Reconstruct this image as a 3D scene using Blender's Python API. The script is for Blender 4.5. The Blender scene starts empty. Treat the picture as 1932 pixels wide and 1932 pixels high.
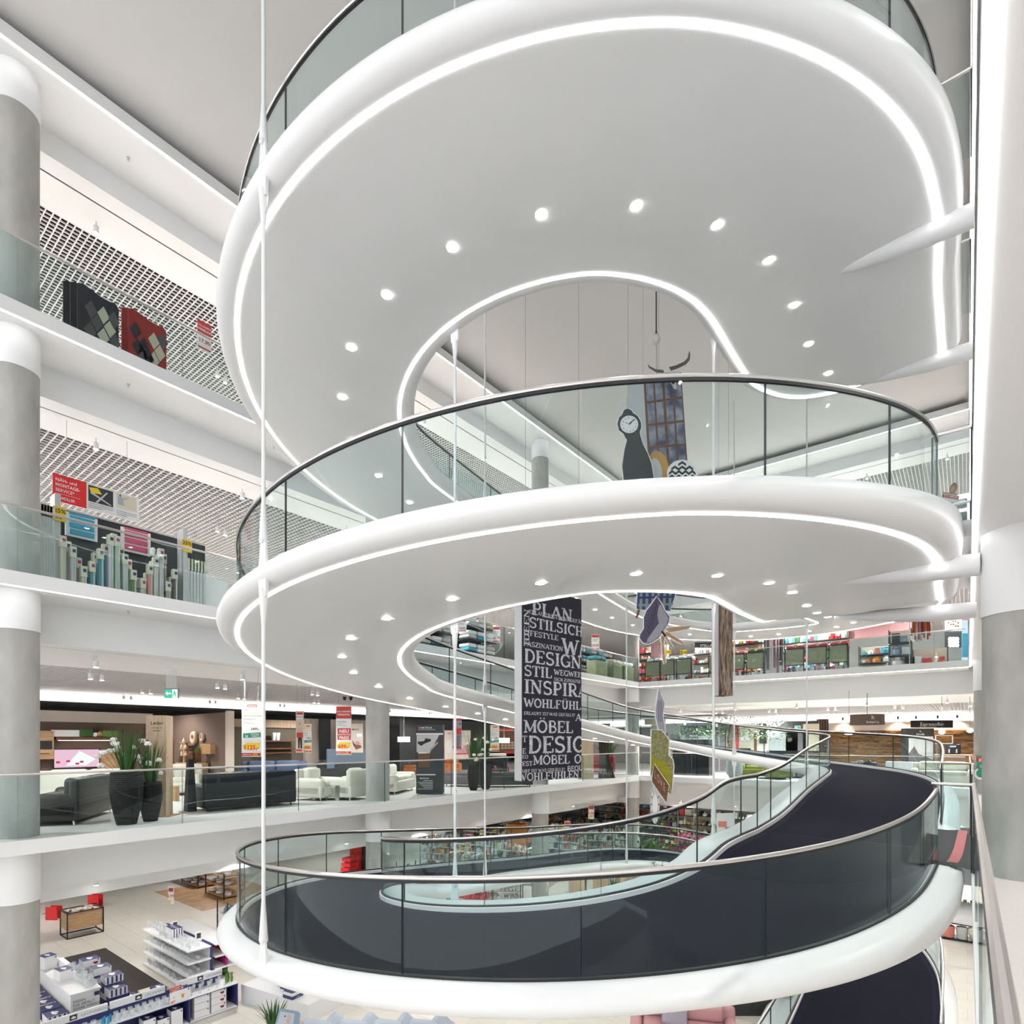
import bpy, math, random
from mathutils import Vector, Matrix
PI = math.pi
random.seed(7)
S = bpy.context.scene
COL = S.collection
# ---------------------------------------------------------------- camera, world, exposure
EYE = 1.63
FPX = 1090.0
YAW = math.radians(38.25)
CY, SY = math.cos(YAW), math.sin(YAW)
cam_d = bpy.data.cameras.new('camera')
cam_d.sensor_width = 36.0
cam_d.lens = 36.0 * FPX / 1932.0
cam_d.shift_x = 0.0
cam_d.shift_y = (1398.0 - 966.0) / 1932.0
cam_d.clip_start = 0.05
cam_d.clip_end = 300
cam = bpy.data.objects.new('camera', cam_d)
cam.location = (0, 0, EYE)
cam.rotation_euler = (PI / 2, 0, YAW)
COL.objects.link(cam)
S.camera = cam
W = bpy.data.worlds.new('world')
S.world = W
W.use_nodes = True
bg = W.node_tree.nodes['Background']
bg.inputs[0].default_value = (0.97, 0.98, 1.0, 1)
bg.inputs[1].default_value = 0.60
S.view_settings.view_transform = 'Standard'
S.view_settings.look = 'None'
S.view_settings.exposure = 1.56
S.view_settings.gamma = 1.0
S.view_settings.use_curve_mapping = False
try:
    S.cycles.transparent_max_bounces = 20
    S.cycles.max_bounces = 5
    S.cycles.diffuse_bounces = 3
    S.cycles.glossy_bounces = 2
    S.cycles.use_denoising = True
    S.cycles.use_adaptive_sampling = True
    S.cycles.adaptive_threshold = 0.08
except Exception:
    pass
LED_E = 2.6        # brightness of the light strips
SPOT_W = 11.0      # watts of one recessed ramp downlight
SHOP_W = 215.0      # watts of one shop ceiling spotlight
# storeys: floor heights
L0, L1, L2, L3, L4 = -4.4, 0.0, 4.4, 8.8, 13.2
XL, YB, XR = -12.15, 25.1, 0.04      # edges of the atrium opening (left, back, right)

def ray(px):
    k = (px - 966.0) / FPX
    return (CY * k - SY, SY * k + CY)          # X,Y per metre of depth

def on_floor(px, py, z):
    d = (EYE - z) * FPX / (py - 1398.0)
    a = ray(px)
    return Vector((a[0] * d, a[1] * d, z))

def on_x(px, X, py=None):
    a = ray(px)
    d = X / a[0]
    return Vector((X, a[1] * d, 0 if py is None else EYE + (1398.0 - py) * d / FPX))

def on_y(px, Y, py=None):
    a = ray(px)
    d = Y / a[1]
    return Vector((a[0] * d, Y, 0 if py is None else EYE + (1398.0 - py) * d / FPX))

def at_d(px, py, d):
    a = ray(px)
    return Vector((a[0] * d, a[1] * d, EYE + (1398.0 - py) * d / FPX))

# ---------------------------------------------------------------- materials
M = {}
def mat(name, col, rough=0.5, metal=0.0, var=0.06, scale=6.0, bump=0.0, emit=0.0, spec=0.5, stretch=None, col2=None, detail=4, coat=0.0):
    m = bpy.data.materials.new(name)
    m.use_nodes = True
    nt = m.node_tree
    b = nt.nodes['Principled BSDF']
    b.inputs['Roughness'].default_value = rough
    b.inputs['Metallic'].default_value = metal
    b.inputs['Specular IOR Level'].default_value = spec
    if coat:
        b.inputs['Coat Weight'].default_value = coat
    tc = nt.nodes.new('ShaderNodeTexCoord')
    mp = nt.nodes.new('ShaderNodeMapping')
    nt.links.new(tc.outputs['Object'], mp.inputs['Vector'])
    if stretch:
        mp.inputs['Scale'].default_value = stretch
    n = nt.nodes.new('ShaderNodeTexNoise')
    n.inputs['Scale'].default_value = scale
    n.inputs['Detail'].default_value = detail
    nt.links.new(mp.outputs['Vector'], n.inputs['Vector'])
    mx = nt.nodes.new('ShaderNodeMix')
    mx.data_type = 'RGBA'
    c2 = col2 if col2 else tuple(max(0, c * (1 - var * 2)) for c in col)
    mx.inputs[6].default_value = (*col, 1)
    mx.inputs[7].default_value = (*c2, 1)
    if col2:
        rp = nt.nodes.new('ShaderNodeMapRange')
        rp.inputs[1].default_value = 0.38
        rp.inputs[2].default_value = 0.62
        nt.links.new(n.outputs['Fac'], rp.inputs[0])
        nt.links.new(rp.outputs[0], mx.inputs[0])
    else:
        nt.links.new(n.outputs['Fac'], mx.inputs[0])
    nt.links.new(mx.outputs[2], b.inputs['Base Color'])
    if bump:
        bp = nt.nodes.new('ShaderNodeBump')
        bp.inputs['Strength'].default_value = bump
        bp.inputs['Distance'].default_value = 0.02
        nt.links.new(n.outputs['Fac'], bp.inputs['Height'])
        nt.links.new(bp.outputs[0], b.inputs['Normal'])
    if emit:
        nt.links.new(mx.outputs[2], b.inputs['Emission Color'])
        b.inputs['Emission Strength'].default_value = emit
    M[name] = m
    return m

def glass_mat(name, tint, refl=1.0, glint=0.0):
    m = bpy.data.materials.new(name)
    m.use_nodes = True
    nt = m.node_tree
    nt.nodes.clear()
    out = nt.nodes.new('ShaderNodeOutputMaterial')
    tr = nt.nodes.new('ShaderNodeBsdfTransparent')
    tr.inputs[0].default_value = (*tint, 1)
    gl = nt.nodes.new('ShaderNodeBsdfGlossy')
    gl.inputs['Roughness'].default_value = 0.01
    gl.inputs['Color'].default_value = (0.95, 1, 1, 1)
    lw = nt.nodes.new('ShaderNodeLayerWeight')
    lw.inputs[0].default_value = 0.5
    pw = nt.nodes.new('ShaderNodeMath'); pw.operation = 'POWER'; pw.inputs[1].default_value = 4.5
    nt.links.new(lw.outputs['Facing'], pw.inputs[0])
    mu = nt.nodes.new('ShaderNodeMath'); mu.operation = 'MULTIPLY_ADD'
    mu.inputs[1].default_value = 0.45 * refl; mu.inputs[2].default_value = 0.018 * refl
    nt.links.new(pw.outputs[0], mu.inputs[0])
    mx = nt.nodes.new('ShaderNodeMixShader')
    nt.links.new(mu.outputs[0], mx.inputs[0])
    nt.links.new(tr.outputs[0], mx.inputs[1])
    nt.links.new(gl.outputs[0], mx.inputs[2])
    if glint:
        df = nt.nodes.new('ShaderNodeBsdfDiffuse'); df.inputs[0].default_value = (0.9, 0.92, 0.93, 1)  # white diffuse mixed in to paint the bright sparkle of clear glass
        m3 = nt.nodes.new('ShaderNodeMixShader'); m3.inputs[0].default_value = glint
        nt.links.new(mx.outputs[0], m3.inputs[1]); nt.links.new(df.outputs[0], m3.inputs[2])
        nt.links.new(m3.outputs[0], out.inputs[0])
    else:
        nt.links.new(mx.outputs[0], out.inputs[0])
    M[name] = m

def emit_mat(name, col, strength):
    m = bpy.data.materials.new(name)
    m.use_nodes = True
    nt = m.node_tree
    nt.nodes.clear()
    out = nt.nodes.new('ShaderNodeOutputMaterial')
    e = nt.nodes.new('ShaderNodeEmission')
    e.inputs[0].default_value = (*col, 1)
    e.inputs[1].default_value = strength
    nt.links.new(e.outputs[0], out.inputs[0])
    M[name] = m

mat('white', (0.84, 0.84, 0.84), 0.45, var=0.01, scale=1.5)
mat('soffit', (0.83, 0.83, 0.83), 0.6, var=0.015, scale=0.8)
mat('rim', (0.82, 0.82, 0.82), 0.35, var=0.008, scale=1.2)
mat('ceilpaint', (0.68, 0.665, 0.655), 0.8, var=0.02, scale=0.5)
mat('plenum', (0.025, 0.022, 0.022), 0.95, spec=0.05)
mat('lattice', (0.80, 0.78, 0.77), 0.5, var=0.02)
mat('concrete', (0.58, 0.565, 0.53), 0.75, var=0.26, scale=3.2, bump=0.1, stretch=(1.4, 1.4, 0.5), detail=9)
mat('navy', (0.008, 0.0085, 0.016), 0.95, scale=260, col2=(0.016, 0.0165, 0.027), spec=0.1)
mat('navyborder', (0.010, 0.009, 0.026), 0.9, scale=60, spec=0.2)
mat('steel', (0.74, 0.70, 0.68), 0.28, 1.0, var=0.03)
mat('black', (0.012, 0.012, 0.014), 0.5)
mat('darkgrey', (0.05, 0.05, 0.055), 0.5)
mat('grey', (0.30, 0.30, 0.31), 0.5)
mat('lightgrey', (0.60, 0.60, 0.61), 0.5)
mat('carpetgrey', (0.64, 0.62, 0.60), 0.95, var=0.10, scale=30, bump=0.1)
mat('walkway', (0.70, 0.655, 0.63), 0.9, var=0.06, scale=25)
mat('carpetbrown', (0.028, 0.022, 0.021), 0.95, var=0.2, scale=60)
mat('tile', (0.72, 0.68, 0.615), 0.35, var=0.05, scale=3)
mat('joint', (0.50, 0.46, 0.41), 0.8)
mat('seam', (0.02, 0.035, 0.035), 0.3)
mat('rod', (0.80, 0.80, 0.80), 0.35, var=0.01)
glass_mat('glass', (0.905, 0.955, 0.955), 1.0)
glass_mat('glassware', (0.975, 0.985, 0.985), 2.2, 0.2)
emit_mat('led', (1.0, 0.995, 1.0), LED_E)
emit_mat('lamp', (1.0, 0.98, 0.95), 14.0)
emit_mat('cove', (1.0, 0.95, 0.88), 2.2)

# ---------------------------------------------------------------- mesh helpers
class MB:
    def __init__(s):
        s.v = []; s.f = []; s.mi = []; s.cur = 0
    def add(s, vs, fs):
        o = len(s.v)
        s.v += [tuple(v) for v in vs]
        s.f += [tuple(i + o for i in f) for f in fs]
        s.mi += [s.cur] * len(fs)
        return s
    def box(s, c, size, rz=0.0, taper=1.0):
        hx, hy, hz = size[0] / 2, size[1] / 2, size[2] / 2
        cs, sn = math.cos(rz), math.sin(rz)
        vs = []
        for z in (-1, 1):
            k = taper if z > 0 else 1.0
            for x, y in ((-1, -1), (1, -1), (1, 1), (-1, 1)):
                a, b = x * hx * k, y * hy * k
                vs.append((c[0] + a * cs - b * sn, c[1] + a * sn + b * cs, c[2] + z * hz))
        return s.add(vs, [(3, 2, 1, 0), (4, 5, 6, 7), (0, 1, 5, 4), (1, 2, 6, 5), (2, 3, 7, 6), (3, 0, 4, 7)])
    def bb(s, x0, y0, z0, x1, y1, z1):
        return s.box(((x0 + x1) / 2, (y0 + y1) / 2, (z0 + z1) / 2), (abs(x1 - x0), abs(y1 - y0), abs(z1 - z0)))
    def bevel(s, c, size, b, rz=0.0, n=3):
        # rounded box: rounded in plan and with softened top and bottom
        hx, hy, hz = size[0] / 2, size[1] / 2, size[2] / 2
        b = min(b, hx * .98, hy * .98, hz * .98)
        rings = []
        prof = [(-hz, b)] + [(-hz + b * (1 - math.cos(t)), b * (1 - math.sin(t))) for t in [PI / 2 * i / n for i in range(1, n + 1)]]
        prof += [(hz - (z + hz), o) for z, o in reversed(prof)]
        cs, sn = math.cos(rz), math.sin(rz)
        m = 4 * (n + 1)
        for z, o in prof:
            r = []
            for q, (sx, sy) in enumerate(((1, 1), (-1, 1), (-1, -1), (1, -1))):
                for i in range(n + 1):
                    t = PI / 2 * (q + i / n)
                    x = sx * (hx - b) + math.cos(t) * (b - o)
                    y = sy * (hy - b) + math.sin(t) * (b - o)
                    r.append((c[0] + x * cs - y * sn, c[1] + x * sn + y * cs, c[2] + z))
            rings.append(r)
        fs = [tuple(range(m))[::-1]]
        for k in range(len(rings) - 1):
            for i in range(m):
                j = (i + 1) % m
                fs.append((k * m + i, k * m + j, (k + 1) * m + j, (k + 1) * m + i))
        fs.append(tuple((len(rings) - 1) * m + i for i in range(m)))
        return s.add([p for r in rings for p in r], fs)
    def tube(s, pts, r, n=10, closed=False, cap=True):
        pts = [Vector(p) for p in pts]
        rad = r if isinstance(r, (list, tuple)) else [r] * len(pts)
        vs = []; fs = []; L = len(pts)
        up = Vector((0, 0, 1))
        last = None
        for i, p in enumerate(pts):
            if closed:
                t = pts[(i + 1) % L] - pts[i - 1]
            else:
                t = pts[min(i + 1, L - 1)] - pts[max(i - 1, 0)]
            if t.length < 1e-9: t = Vector((0, 0, 1))
            t.normalize()
            a = t.cross(up) if last is None else last - t * last.dot(t)
            if a.length < 1e-4: a = t.cross(Vector((1, 0, 0)))
            a.normalize(); last = a
            b = t.cross(a)
            for k in range(n):
                w = 2 * PI * k / n
                vs.append(p + (a * math.cos(w) + b * math.sin(w)) * rad[i])
        for i in range(L if closed else L - 1):
            j = (i + 1) % L
            for k in range(n):
                q = (k + 1) % n
                fs.append((i * n + k, i * n + q, j * n + q, j * n + k))
        if cap and not closed:
            fs.append(tuple(range(n))[::-1])
            fs.append(tuple((L - 1) * n + k for k in range(n)))
        return s.add(vs, fs)
    def lathe(s, prof, c=(0, 0, 0), n=16, cap=True, sx=1.0, sy=1.0):
        vs = []; fs = []
        for r, z in prof:
            for k in range(n):
                w = 2 * PI * k / n
                vs.append((c[0] + r * math.cos(w) * sx, c[1] + r * math.sin(w) * sy, c[2] + z))
        L = len(prof)
        for i in range(L - 1):
            for k in range(n):
                q = (k + 1) % n
                fs.append((i * n + k, i * n + q, (i + 1) * n + q, (i + 1) * n + k))
        if cap:
            fs.append(tuple(range(n))[::-1])
            fs.append(tuple((L - 1) * n + k for k in range(n)))
        return s.add(vs, fs)
    def ball(s, c, r, n=10, m=6, sq=(1, 1, 1)):
        prof = [(max(1e-3, math.sin(PI * i / m)) * r, -math.cos(PI * i / m) * r) for i in range(m + 1)]
        o = len(s.v)
        s.lathe(prof, (0, 0, 0), n)
        for i in range(o, len(s.v)):
            v = s.v[i]
            s.v[i] = (c[0] + v[0] * sq[0], c[1] + v[1] * sq[1], c[2] + v[2] * sq[2])
        return s
    def prism(s, pts, o, u, v, th):
        # flat outline pts (a,b) in frame o,u,v extruded back by th along -n
        o, u, v = Vector(o), Vector(u), Vector(v)
        nn = u.cross(v).normalized()
        a = [o + u * p[0] + v * p[1] for p in pts]
        b = [p - nn * th for p in a]
        n = len(pts)
        fs = [tuple(range(n)), tuple(range(2 * n - 1, n - 1, -1))]
        fs += [(i, n + i, n + (i + 1) % n, (i + 1) % n) for i in range(n)]
        return s.add(a + b, fs)
    def leaf(s, base, tip, w, bend=0.0, seg=3):
        base, tip = Vector(base), Vector(tip)
        d = tip - base
        sd = d.cross(Vector((0, 0, 1)))
        if sd.length < 1e-4: sd = Vector((1, 0, 0))
        sd.normalize()
        o = len(s.v)
        vs = []; fs = []
        for i in range(seg + 1):
            t = i / seg
            p = base + d * t + Vector((0, 0, bend * math.sin(PI * t)))
            h = sd * (w * (1 - t) ** 0.6 + 0.001)
            vs += [p - h, p + h]
        for i in range(seg):
            fs.append((2 * i, 2 * i + 1, 2 * i + 3, 2 * i + 2))
        return s.add(vs, fs)
    def build(s, name, m, parent=None, smooth=0.6, kind=None, label=None):
        me = bpy.data.meshes.new(name)
        me.from_pydata(s.v, [], s.f)
        ms = m if isinstance(m, (list, tuple)) else [m]
        for q in ms:
            me.materials.append(M[q] if isinstance(q, str) else q)
        if len(ms) > 1:
            me.polygons.foreach_set('material_index', s.mi)
        if smooth:
            me.polygons.foreach_set('use_smooth', [True] * len(me.polygons))
            me.set_sharp_from_angle(angle=smooth)
        me.update()
        o = bpy.data.objects.new(name, me)
        COL.objects.link(o)
        if parent: o.parent = parent
        if kind: o['kind'] = kind
        if label: o['label'] = label
        return o

def thing(name, label, cat, loc=(0, 0, 0), rz=0.0, group=None):
    o = bpy.data.objects.new(name, None)
    o.empty_display_size = 0.1
    COL.objects.link(o)
    o.location = loc
    o.rotation_euler = (0, 0, rz)
    o['label'] = label; o['category'] = cat
    if group: o['group'] = group
    return o

def tag(o, label, cat, group=None):
    o['label'] = label; o['category'] = cat
    if group: o['group'] = group
    return o

def dup(o, loc=None, rz=None, label=None, parent=None, scale=None):
    c = o.copy(); COL.objects.link(c)
    c.parent = parent
    if parent is None:
        if loc is not None: c.location = loc
        if rz is not None: c.rotation_euler = (0, 0, rz)
        if scale is not None: c.scale = scale if isinstance(scale, tuple) else (scale,) * 3
        if label: c['label'] = label
    for ch in list(KIDS.get(o.name, [])) or [x for x in o.children]:
        dup(ch, parent=c)
    return c
KIDS = {}

TXT = {}
def text2d(s, size=1.0, off=0.0, align='CENTER', spacing=1.0):
    key = (s, round(off, 4), align, spacing)
    if key not in TXT:
        cu = bpy.data.curves.new('lettering', 'FONT')
        cu.body = s; cu.size = 1.0; cu.offset = off; cu.align_x = align; cu.fill_mode = 'FRONT'
        cu.space_character = spacing
        cu.resolution_u = 2
        ob = bpy.data.objects.new('lettering', cu)
        me = bpy.data.meshes.new_from_object(ob)
        TXT[key] = ([(v.co.x, v.co.y) for v in me.vertices], [tuple(p.vertices) for p in me.polygons])
        bpy.data.objects.remove(ob); bpy.data.curves.remove(cu); bpy.data.meshes.remove(me)
    vs, fs = TXT[key]
    return [(x * size, y * size) for x, y in vs], fs

def put_text(mb, s, o, u, v, size, off=0.0, align='CENTER', sx=1.0, lift=0.004, spacing=1.0):
    vs, fs = text2d(s, size, off, align, spacing)
    o, u, v = Vector(o), Vector(u).normalized(), Vector(v).normalized()
    n = u.cross(v) * lift
    mb.add([o + u * (x * sx) + v * y + n for x, y in vs], fs)

def quad(mb, o, u, v, x0, y0, x1, y1, lift=0.003):
    o, u, v = Vector(o), Vector(u), Vector(v)
    n = u.cross(v).normalized() * lift
    mb.add([o + u * x + v * y + n for x, y in ((x0, y0), (x1, y0), (x1, y1), (x0, y1))], [(0, 1, 2, 3)])

def spot_light(loc, power, angle=130, blend=0.6, radius=0.06, color=(1, 0.97, 0.93), parent=None, aim=None):
    l = bpy.data.lights.new('lamp_light', 'SPOT')
    l.energy = power; l.spot_size = math.radians(angle); l.spot_blend = blend
    l.shadow_soft_size = radius; l.color = color
    o = bpy.data.objects.new('lamp_light', l)
    COL.objects.link(o)
    o.location = loc
    if aim is not None:
        o.rotation_euler = Vector(aim).to_track_quat('-Z', 'Y').to_euler()
    if parent: o.parent = parent
    return o
# ================================================================ building shell
def side_pt(side, o, s, z):
    if side == 'left': return (XL - o, s, z)
    if side == 'back': return (s, YB + o, z)
    return (XR + o, s, z)

def sbox(mb, side, o0, o1, s0, s1, z0, z1):
    a, b = side_pt(side, o0, s0, z0), side_pt(side, o1, s1, z1)
    mb.bb(min(a[0], b[0]), min(a[1], b[1]), z0, max(a[0], b[0]), max(a[1], b[1]), z1)

NT = [0]
def struct(mb, name, m, parent=None, smooth=0.6):
    if name == 'trim':
        NT[0] += 1; name = 'trim_%d' % NT[0]
    o = mb.build(name, m, parent, smooth)
    if parent is None: o['kind'] = 'structure'
    return o

RANGE = {'left': (-6.0, 44.0), 'back': (XL, 9.0), 'right': (-3.0, YB)}
EDGE = {'left': (-6.0, YB), 'back': (XL, XR), 'right': (-3.0, YB)}
DEEP = {'left': 18.0, 'back': 16.0, 'right': 9.0}
def storey_edge(side, F, floor_mat, with_floor=True, grid=True, pitch=0.125):
    BD = {L1: 1.12, L2: 1.08 if side == 'back' else .97, L3: .82, L4: .70}[F]
    BW = {('left', L2): 5.0, ('back', L2): 7.2}.get((side, F), 2.62)
    s0, s1 = RANGE[side]; e0, e1 = EDGE[side]; D = DEEP[side]
    mb = MB(); sbox(mb, side, 0.0, 1.26, e0, e1, F - 0.24, F - 0.004)
    fas = struct(mb, 'trim', 'white')
    if F > L1:
        mb = MB(); sbox(mb, side, 0.012, 0.048, e0, e1, F - 0.252, F - 0.238)
        mb.build('light_strip', 'led', fas)
    if with_floor:
        mb = MB(); sbox(mb, side, 0.03, D, s0, s1, F - 0.12, F)
        struct(mb, 'floor', floor_mat)
    mb = MB(); sbox(mb, side, 1.25, 1.66, e0 - (0 if side != 'back' else 1.3), s1, F - BD, F - 0.13)
    struct(mb, 'trim', 'white')
    mb = MB(); sbox(mb, side, 1.66, 1.70, s0, s1, F - BD + .012, F - BD + .06)
    trk = struct(mb, 'trim', 'black')
    mb = MB(); sbox(mb, side, 1.70, BW, s0, s1, F - BD, F - BD + .04)
    cl = struct(mb, 'ceiling', 'soffit')
    if grid:
        mb = MB(); sbox(mb, side, 1.7, D, s0, s1, F - 0.40, F - 0.36)
        mb.build('plenum_slab', 'plenum', cl)
        mb = MB()
        o0, o1 = BW, D
        z0, z1 = F - BD - .005, F - BD + .027
        n = int((o1 - o0) / pitch)
        for i in range(n + 1):
            o = o0 + i * pitch
            sbox(mb, side, o - 0.011, o + 0.011, s0, s1, z0, z1)
        n = int((s1 - s0) / pitch)
        for i in range(n + 1):
            s = s0 + i * pitch
            sbox(mb, side, o0, o1, s - 0.011, s + 0.011, z0 + 0.001, z1 - 0.001)
        mb.build('ceiling_grid', 'lattice', cl, 0, kind='stuff')
    if F == L1 and side != 'right':
        mb = MB(); sbox(mb, side, 2.45, 2.6, e0 - (2.5 if side == 'back' else 0), s1, F - 1.62, F - BD); struct(mb, 'trim', 'soffit')
    return fas

for side in ('left', 'back'):
    for F in (L1, L2, L3):
        storey_edge(side, F, 'carpetgrey', pitch=0.145)
    storey_edge(side, L4, 'white', with_floor=False)
storey_edge('right', L1, 'walkway', grid=False)
for F in (L2, L3, L4):
    storey_edge('right', F, 'white', grid=False)

# atrium ceiling
mb = MB(); mb.bb(-32, -6, L4 + 0.14, 10, 44, L4 + 0.3)
struct(mb, 'ceiling', 'ceilpaint')
# ground floor
mb = MB(); mb.bb(-31, -6, L0 - 0.3, 10, 44, L0 - 0.012)
gf = struct(mb, 'floor', 'joint')
# far walls of the shops
mb = MB(); mb.bb(-31.0, -6, L0, -30.6, 44, L4)
struct(mb, 'wall_left', 'white')
mb = MB(); mb.bb(-31, 41.3, L0, 10, 41.7, L4)
struct(mb, 'wall_back', 'white')
mb = MB(); mb.bb(9.0, -3, L0, 9.3, 44, L4)
struct(mb, 'wall_right', 'white')

# ground floor tiles in view (1.2 x 0.6 m), the rest of the floor is laid as larger slabs
tm = MB(); tm.box((0, 0, 0), (1.194, 0.594, 0.012))
tproto = None
for ix in range(-18, -6):
    for iy in range(3, 26):
        x = ix * 1.2 + (0.6 if iy % 2 else 0)
        y = iy * 0.6
        if tproto is None:
            tproto = tm.build('floor_tile', 'tile', gf); o = tproto
        else:
            o = tproto.copy(); COL.objects.link(o); o.parent = gf
        o.location = (x, y, L0 - 0.006)
mb = MB()
for ix in range(-25, 9):
    for iy in range(-5, 70):
        if -18 <= ix < -6 and 3 <= iy < 26: continue
        mb.box((ix * 1.2 + (0.6 if iy % 2 else 0), iy * 0.6, L0 - 0.006), (1.194, 0.594, 0.012))
mb.build('floor_tile_field', 'tile', gf, 0, kind='stuff')

# ---------------------------------------------------------------- columns
def column(x, y, r, F, top, label, cap=3.45):
    t = thing('round_column', label, 'column', (x, y, F))
    mb = MB(); mb.lathe([(r, 0), (r, cap)], n=40)
    mb.build('shaft', 'concrete', t)
    mb = MB(); mb.lathe([(r + 0.012, cap), (r + 0.012, top - 0.0)], n=40)
    mb.build('capital', 'white', t)
    return t
where = ['at the left picture edge', 'right of the black leather sofa', 'behind the lettered black banner', 'in the far left corner of the atrium']
lev = [(L0, 'ground floor'), (L1, 'sofa storey'), (L2, 'curtain storey'), (L3, 'top rug storey')]
for k, y in enumerate((2.5, 10.2, 17.9, 25.6)):
    for F, nm in lev:
        column(-12.75, y, 0.32, F, 4.16, 'round concrete column on the %s, %s' % (nm, where[k] if not (k == 1 and F != L1) else 'second from the left'), 3.5 if F > L0 else 3.3)
for F, nm in ((L0, 'ground floor'), (L1, 'landing storey'), (L2, 'storey above the camera'), (L3, 'top storey')):
    column(0.54, 9.3, 0.40, F, 4.16, 'thick round concrete column at the right edge on the %s' % nm, 3.15)
column(0.45, 23.2, 0.30, L1, 4.16, 'slim concrete column beside the bar, behind the thick right column', 3.2)

# ---------------------------------------------------------------- straight glass balustrades
def balustrade(side, F, s0, s1, label, first, step, hz=1.08, low=-0.03, off=0.07):
    t = thing('glass_balustrade', label, 'balustrade', side_pt(side, off, (s0 + s1) / 2, F))
    b = side_pt(side, off, (s0 + s1) / 2, F)
    def rel(o, s, z):
        p = side_pt(side, o, s, z); return (p[0] - b[0], p[1] - b[1], p[2] - b[2])
    cuts = [s0]; s = first
    while s < s1 - 0.05:
        if s > s0 + 0.05: cuts.append(s)
        s += step
    cuts.append(s1)
    for a, c in zip(cuts[:-1], cuts[1:]):
        m2 = MB()
        p, q = rel(off - 0.008, a + 0.006, F + low), rel(off + 0.008, c - 0.006, F + hz - 0.03)
        m2.bb(min(p[0], q[0]), min(p[1], q[1]), p[2], max(p[0], q[0]), max(p[1], q[1]), q[2])
        m2.mi = [1 if (i in ((2, 4) if side != 'back' else (3, 5))) else 0 for i in range(6)]
        m2.build('glass_pane', ['glass', 'seam'], t, 0)
    m2 = MB(); m2.tube([rel(off, s0, F + hz), rel(off, s1, F + hz)], 0.021, 10)
    m2.build('handrail', 'steel', t)
    m2 = MB()
    p, q = rel(off - 0.014, s0, F + low - 0.01), rel(off + 0.014, s1, F + low + 0.012)
    m2.bb(min(p[0], q[0]), min(p[1], q[1]), p[2], max(p[0], q[0]), max(p[1], q[1]), q[2])
    m2.build('base_channel', 'darkgrey', t, 0)
    return t
for F, nm in ((L1, 'in front of the sofas'), (L2, 'in front of the curtain rolls'), (L3, 'in front of the hanging rugs')):
    balustrade('left', F, -4.0, YB, 'long straight glass balustrade %s on the left' % nm, 2.42 - 2.53 * 3, 2.53)
for F, nm in ((L1, 'in front of the espresso bar and armchairs'), (L2, 'in front of the bedding department'), (L3, 'at the back of the top storey')):
    balustrade('back', F, XL + 0.1, XR - 0.1, 'straight glass balustrade %s' % nm, XL + 2.5, 2.53)
balustrade('right', L1, -2.0, 9.05, 'glass balustrade with thick steel handrail beside the camera', 1.9, 2.4, hz=1.10, off=0.02)
balustrade('right', L1, 12.35, YB, 'glass balustrade beyond the landing along the right walkway', 15, 2.4, hz=1.10, off=0.02)
for F, nm in ((L2, 'above the landing'), (L3, 'at the very top right')):
    balustrade('right', F, -2.0, 9.1, 'glass balustrade of the right walkway %s, near part' % nm, 1.9, 2.4, off=0.02)
    balustrade('right', F, 12.4, YB, 'glass balustrade of the right walkway %s, far part' % nm, 15, 2.4, off=0.02)

# ---------------------------------------------------------------- ceiling spotlights of the shops
def spot_fixture(loc, label, group, light, aim=(0, 0, -1), tilt=False):
    t = thing('ceiling_spotlight', label, 'spotlight', loc, 0, group)
    mb = MB(); mb.tube([(0, 0, .10), (0, 0, .0)], .012, 6); mb.build('stem', 'white', t)
    mb = MB(); mb.lathe([(.05, -.14), (.052, 0)], n=12); mb.build('housing', 'white', t)
    mb = MB(); mb.lathe([(.044, -.146), (.044, -.138)], n=12); mb.build('lens', 'lamp', t)
    if light:
        spot_light((0, 0, -.17), SHOP_W * light, 150, .5, .05, (1, .965, .92), t, aim)
    return t
sname = {L1: 'ground floor', L2: 'sofa storey', L3: 'curtain storey', L4: 'rug storey'}
for F in (L1, L2, L3, L4):
    for side, ss, oo in (('left', [1.0 + 3.1 * k for k in range(8)], (2.15, 5.0, 8.6, 12.4)), ('back', [-11 + 2.6 * k for k in range(5)], (2.15, 5.2, 9.5))):
        for oi, o in enumerate(oo):
            for si, s in enumerate(ss):
                lab = 'white ceiling spotlight, %s, %s side' % (sname[F], side)
                g = 'shop spotlights'
                s2 = s + (0.7 if oi % 2 else 0)
                z = F - {L1: 1.24, L2: 1.2 if side == 'back' else 1.09, L3: .94, L4: .82}[F]
                if F == L1 and oi: z = F - 1.5
                lit = ((1.0 if side == 'back' else .33) if F == L1 else (1.5 if side == 'back' else (.6 if F == L2 else 1.1))) if (si + oi) % 2 == 0 else 0
                spot_fixture(side_pt(side, o, s2, z), lab + (', on the white band' if oi == 0 else ', %s row of the grid' % ('', 'first', 'second', 'third')[oi]), g, lit)
                if oi and F > L1:
                    spot_fixture(side_pt(side, o + .12, s2 + .28, z), lab + ', right twin in the %s row of the grid' % ('', 'first', 'second', 'third')[oi], g, 0)

# sprinkler heads on the soffits of the left edge
for F, nm in ((L2, 'sofa storey'), (L3, 'curtain storey'), (L4, 'rug storey')):
    for k, y in enumerate((4.2, 7.2)):
        mb = MB(); mb.lathe([(.035, 0), (.03, -.015), (.012, -.02), (.012, -.05), (.025, -.055)], (XL - .65, y, F - .24), 10)
        tag(mb.build('sprinkler', 'lightgrey'), 'small sprinkler head under the slab edge over the %s, %s one' % (nm, ('near', 'far')[k]), 'sprinkler')

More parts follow.
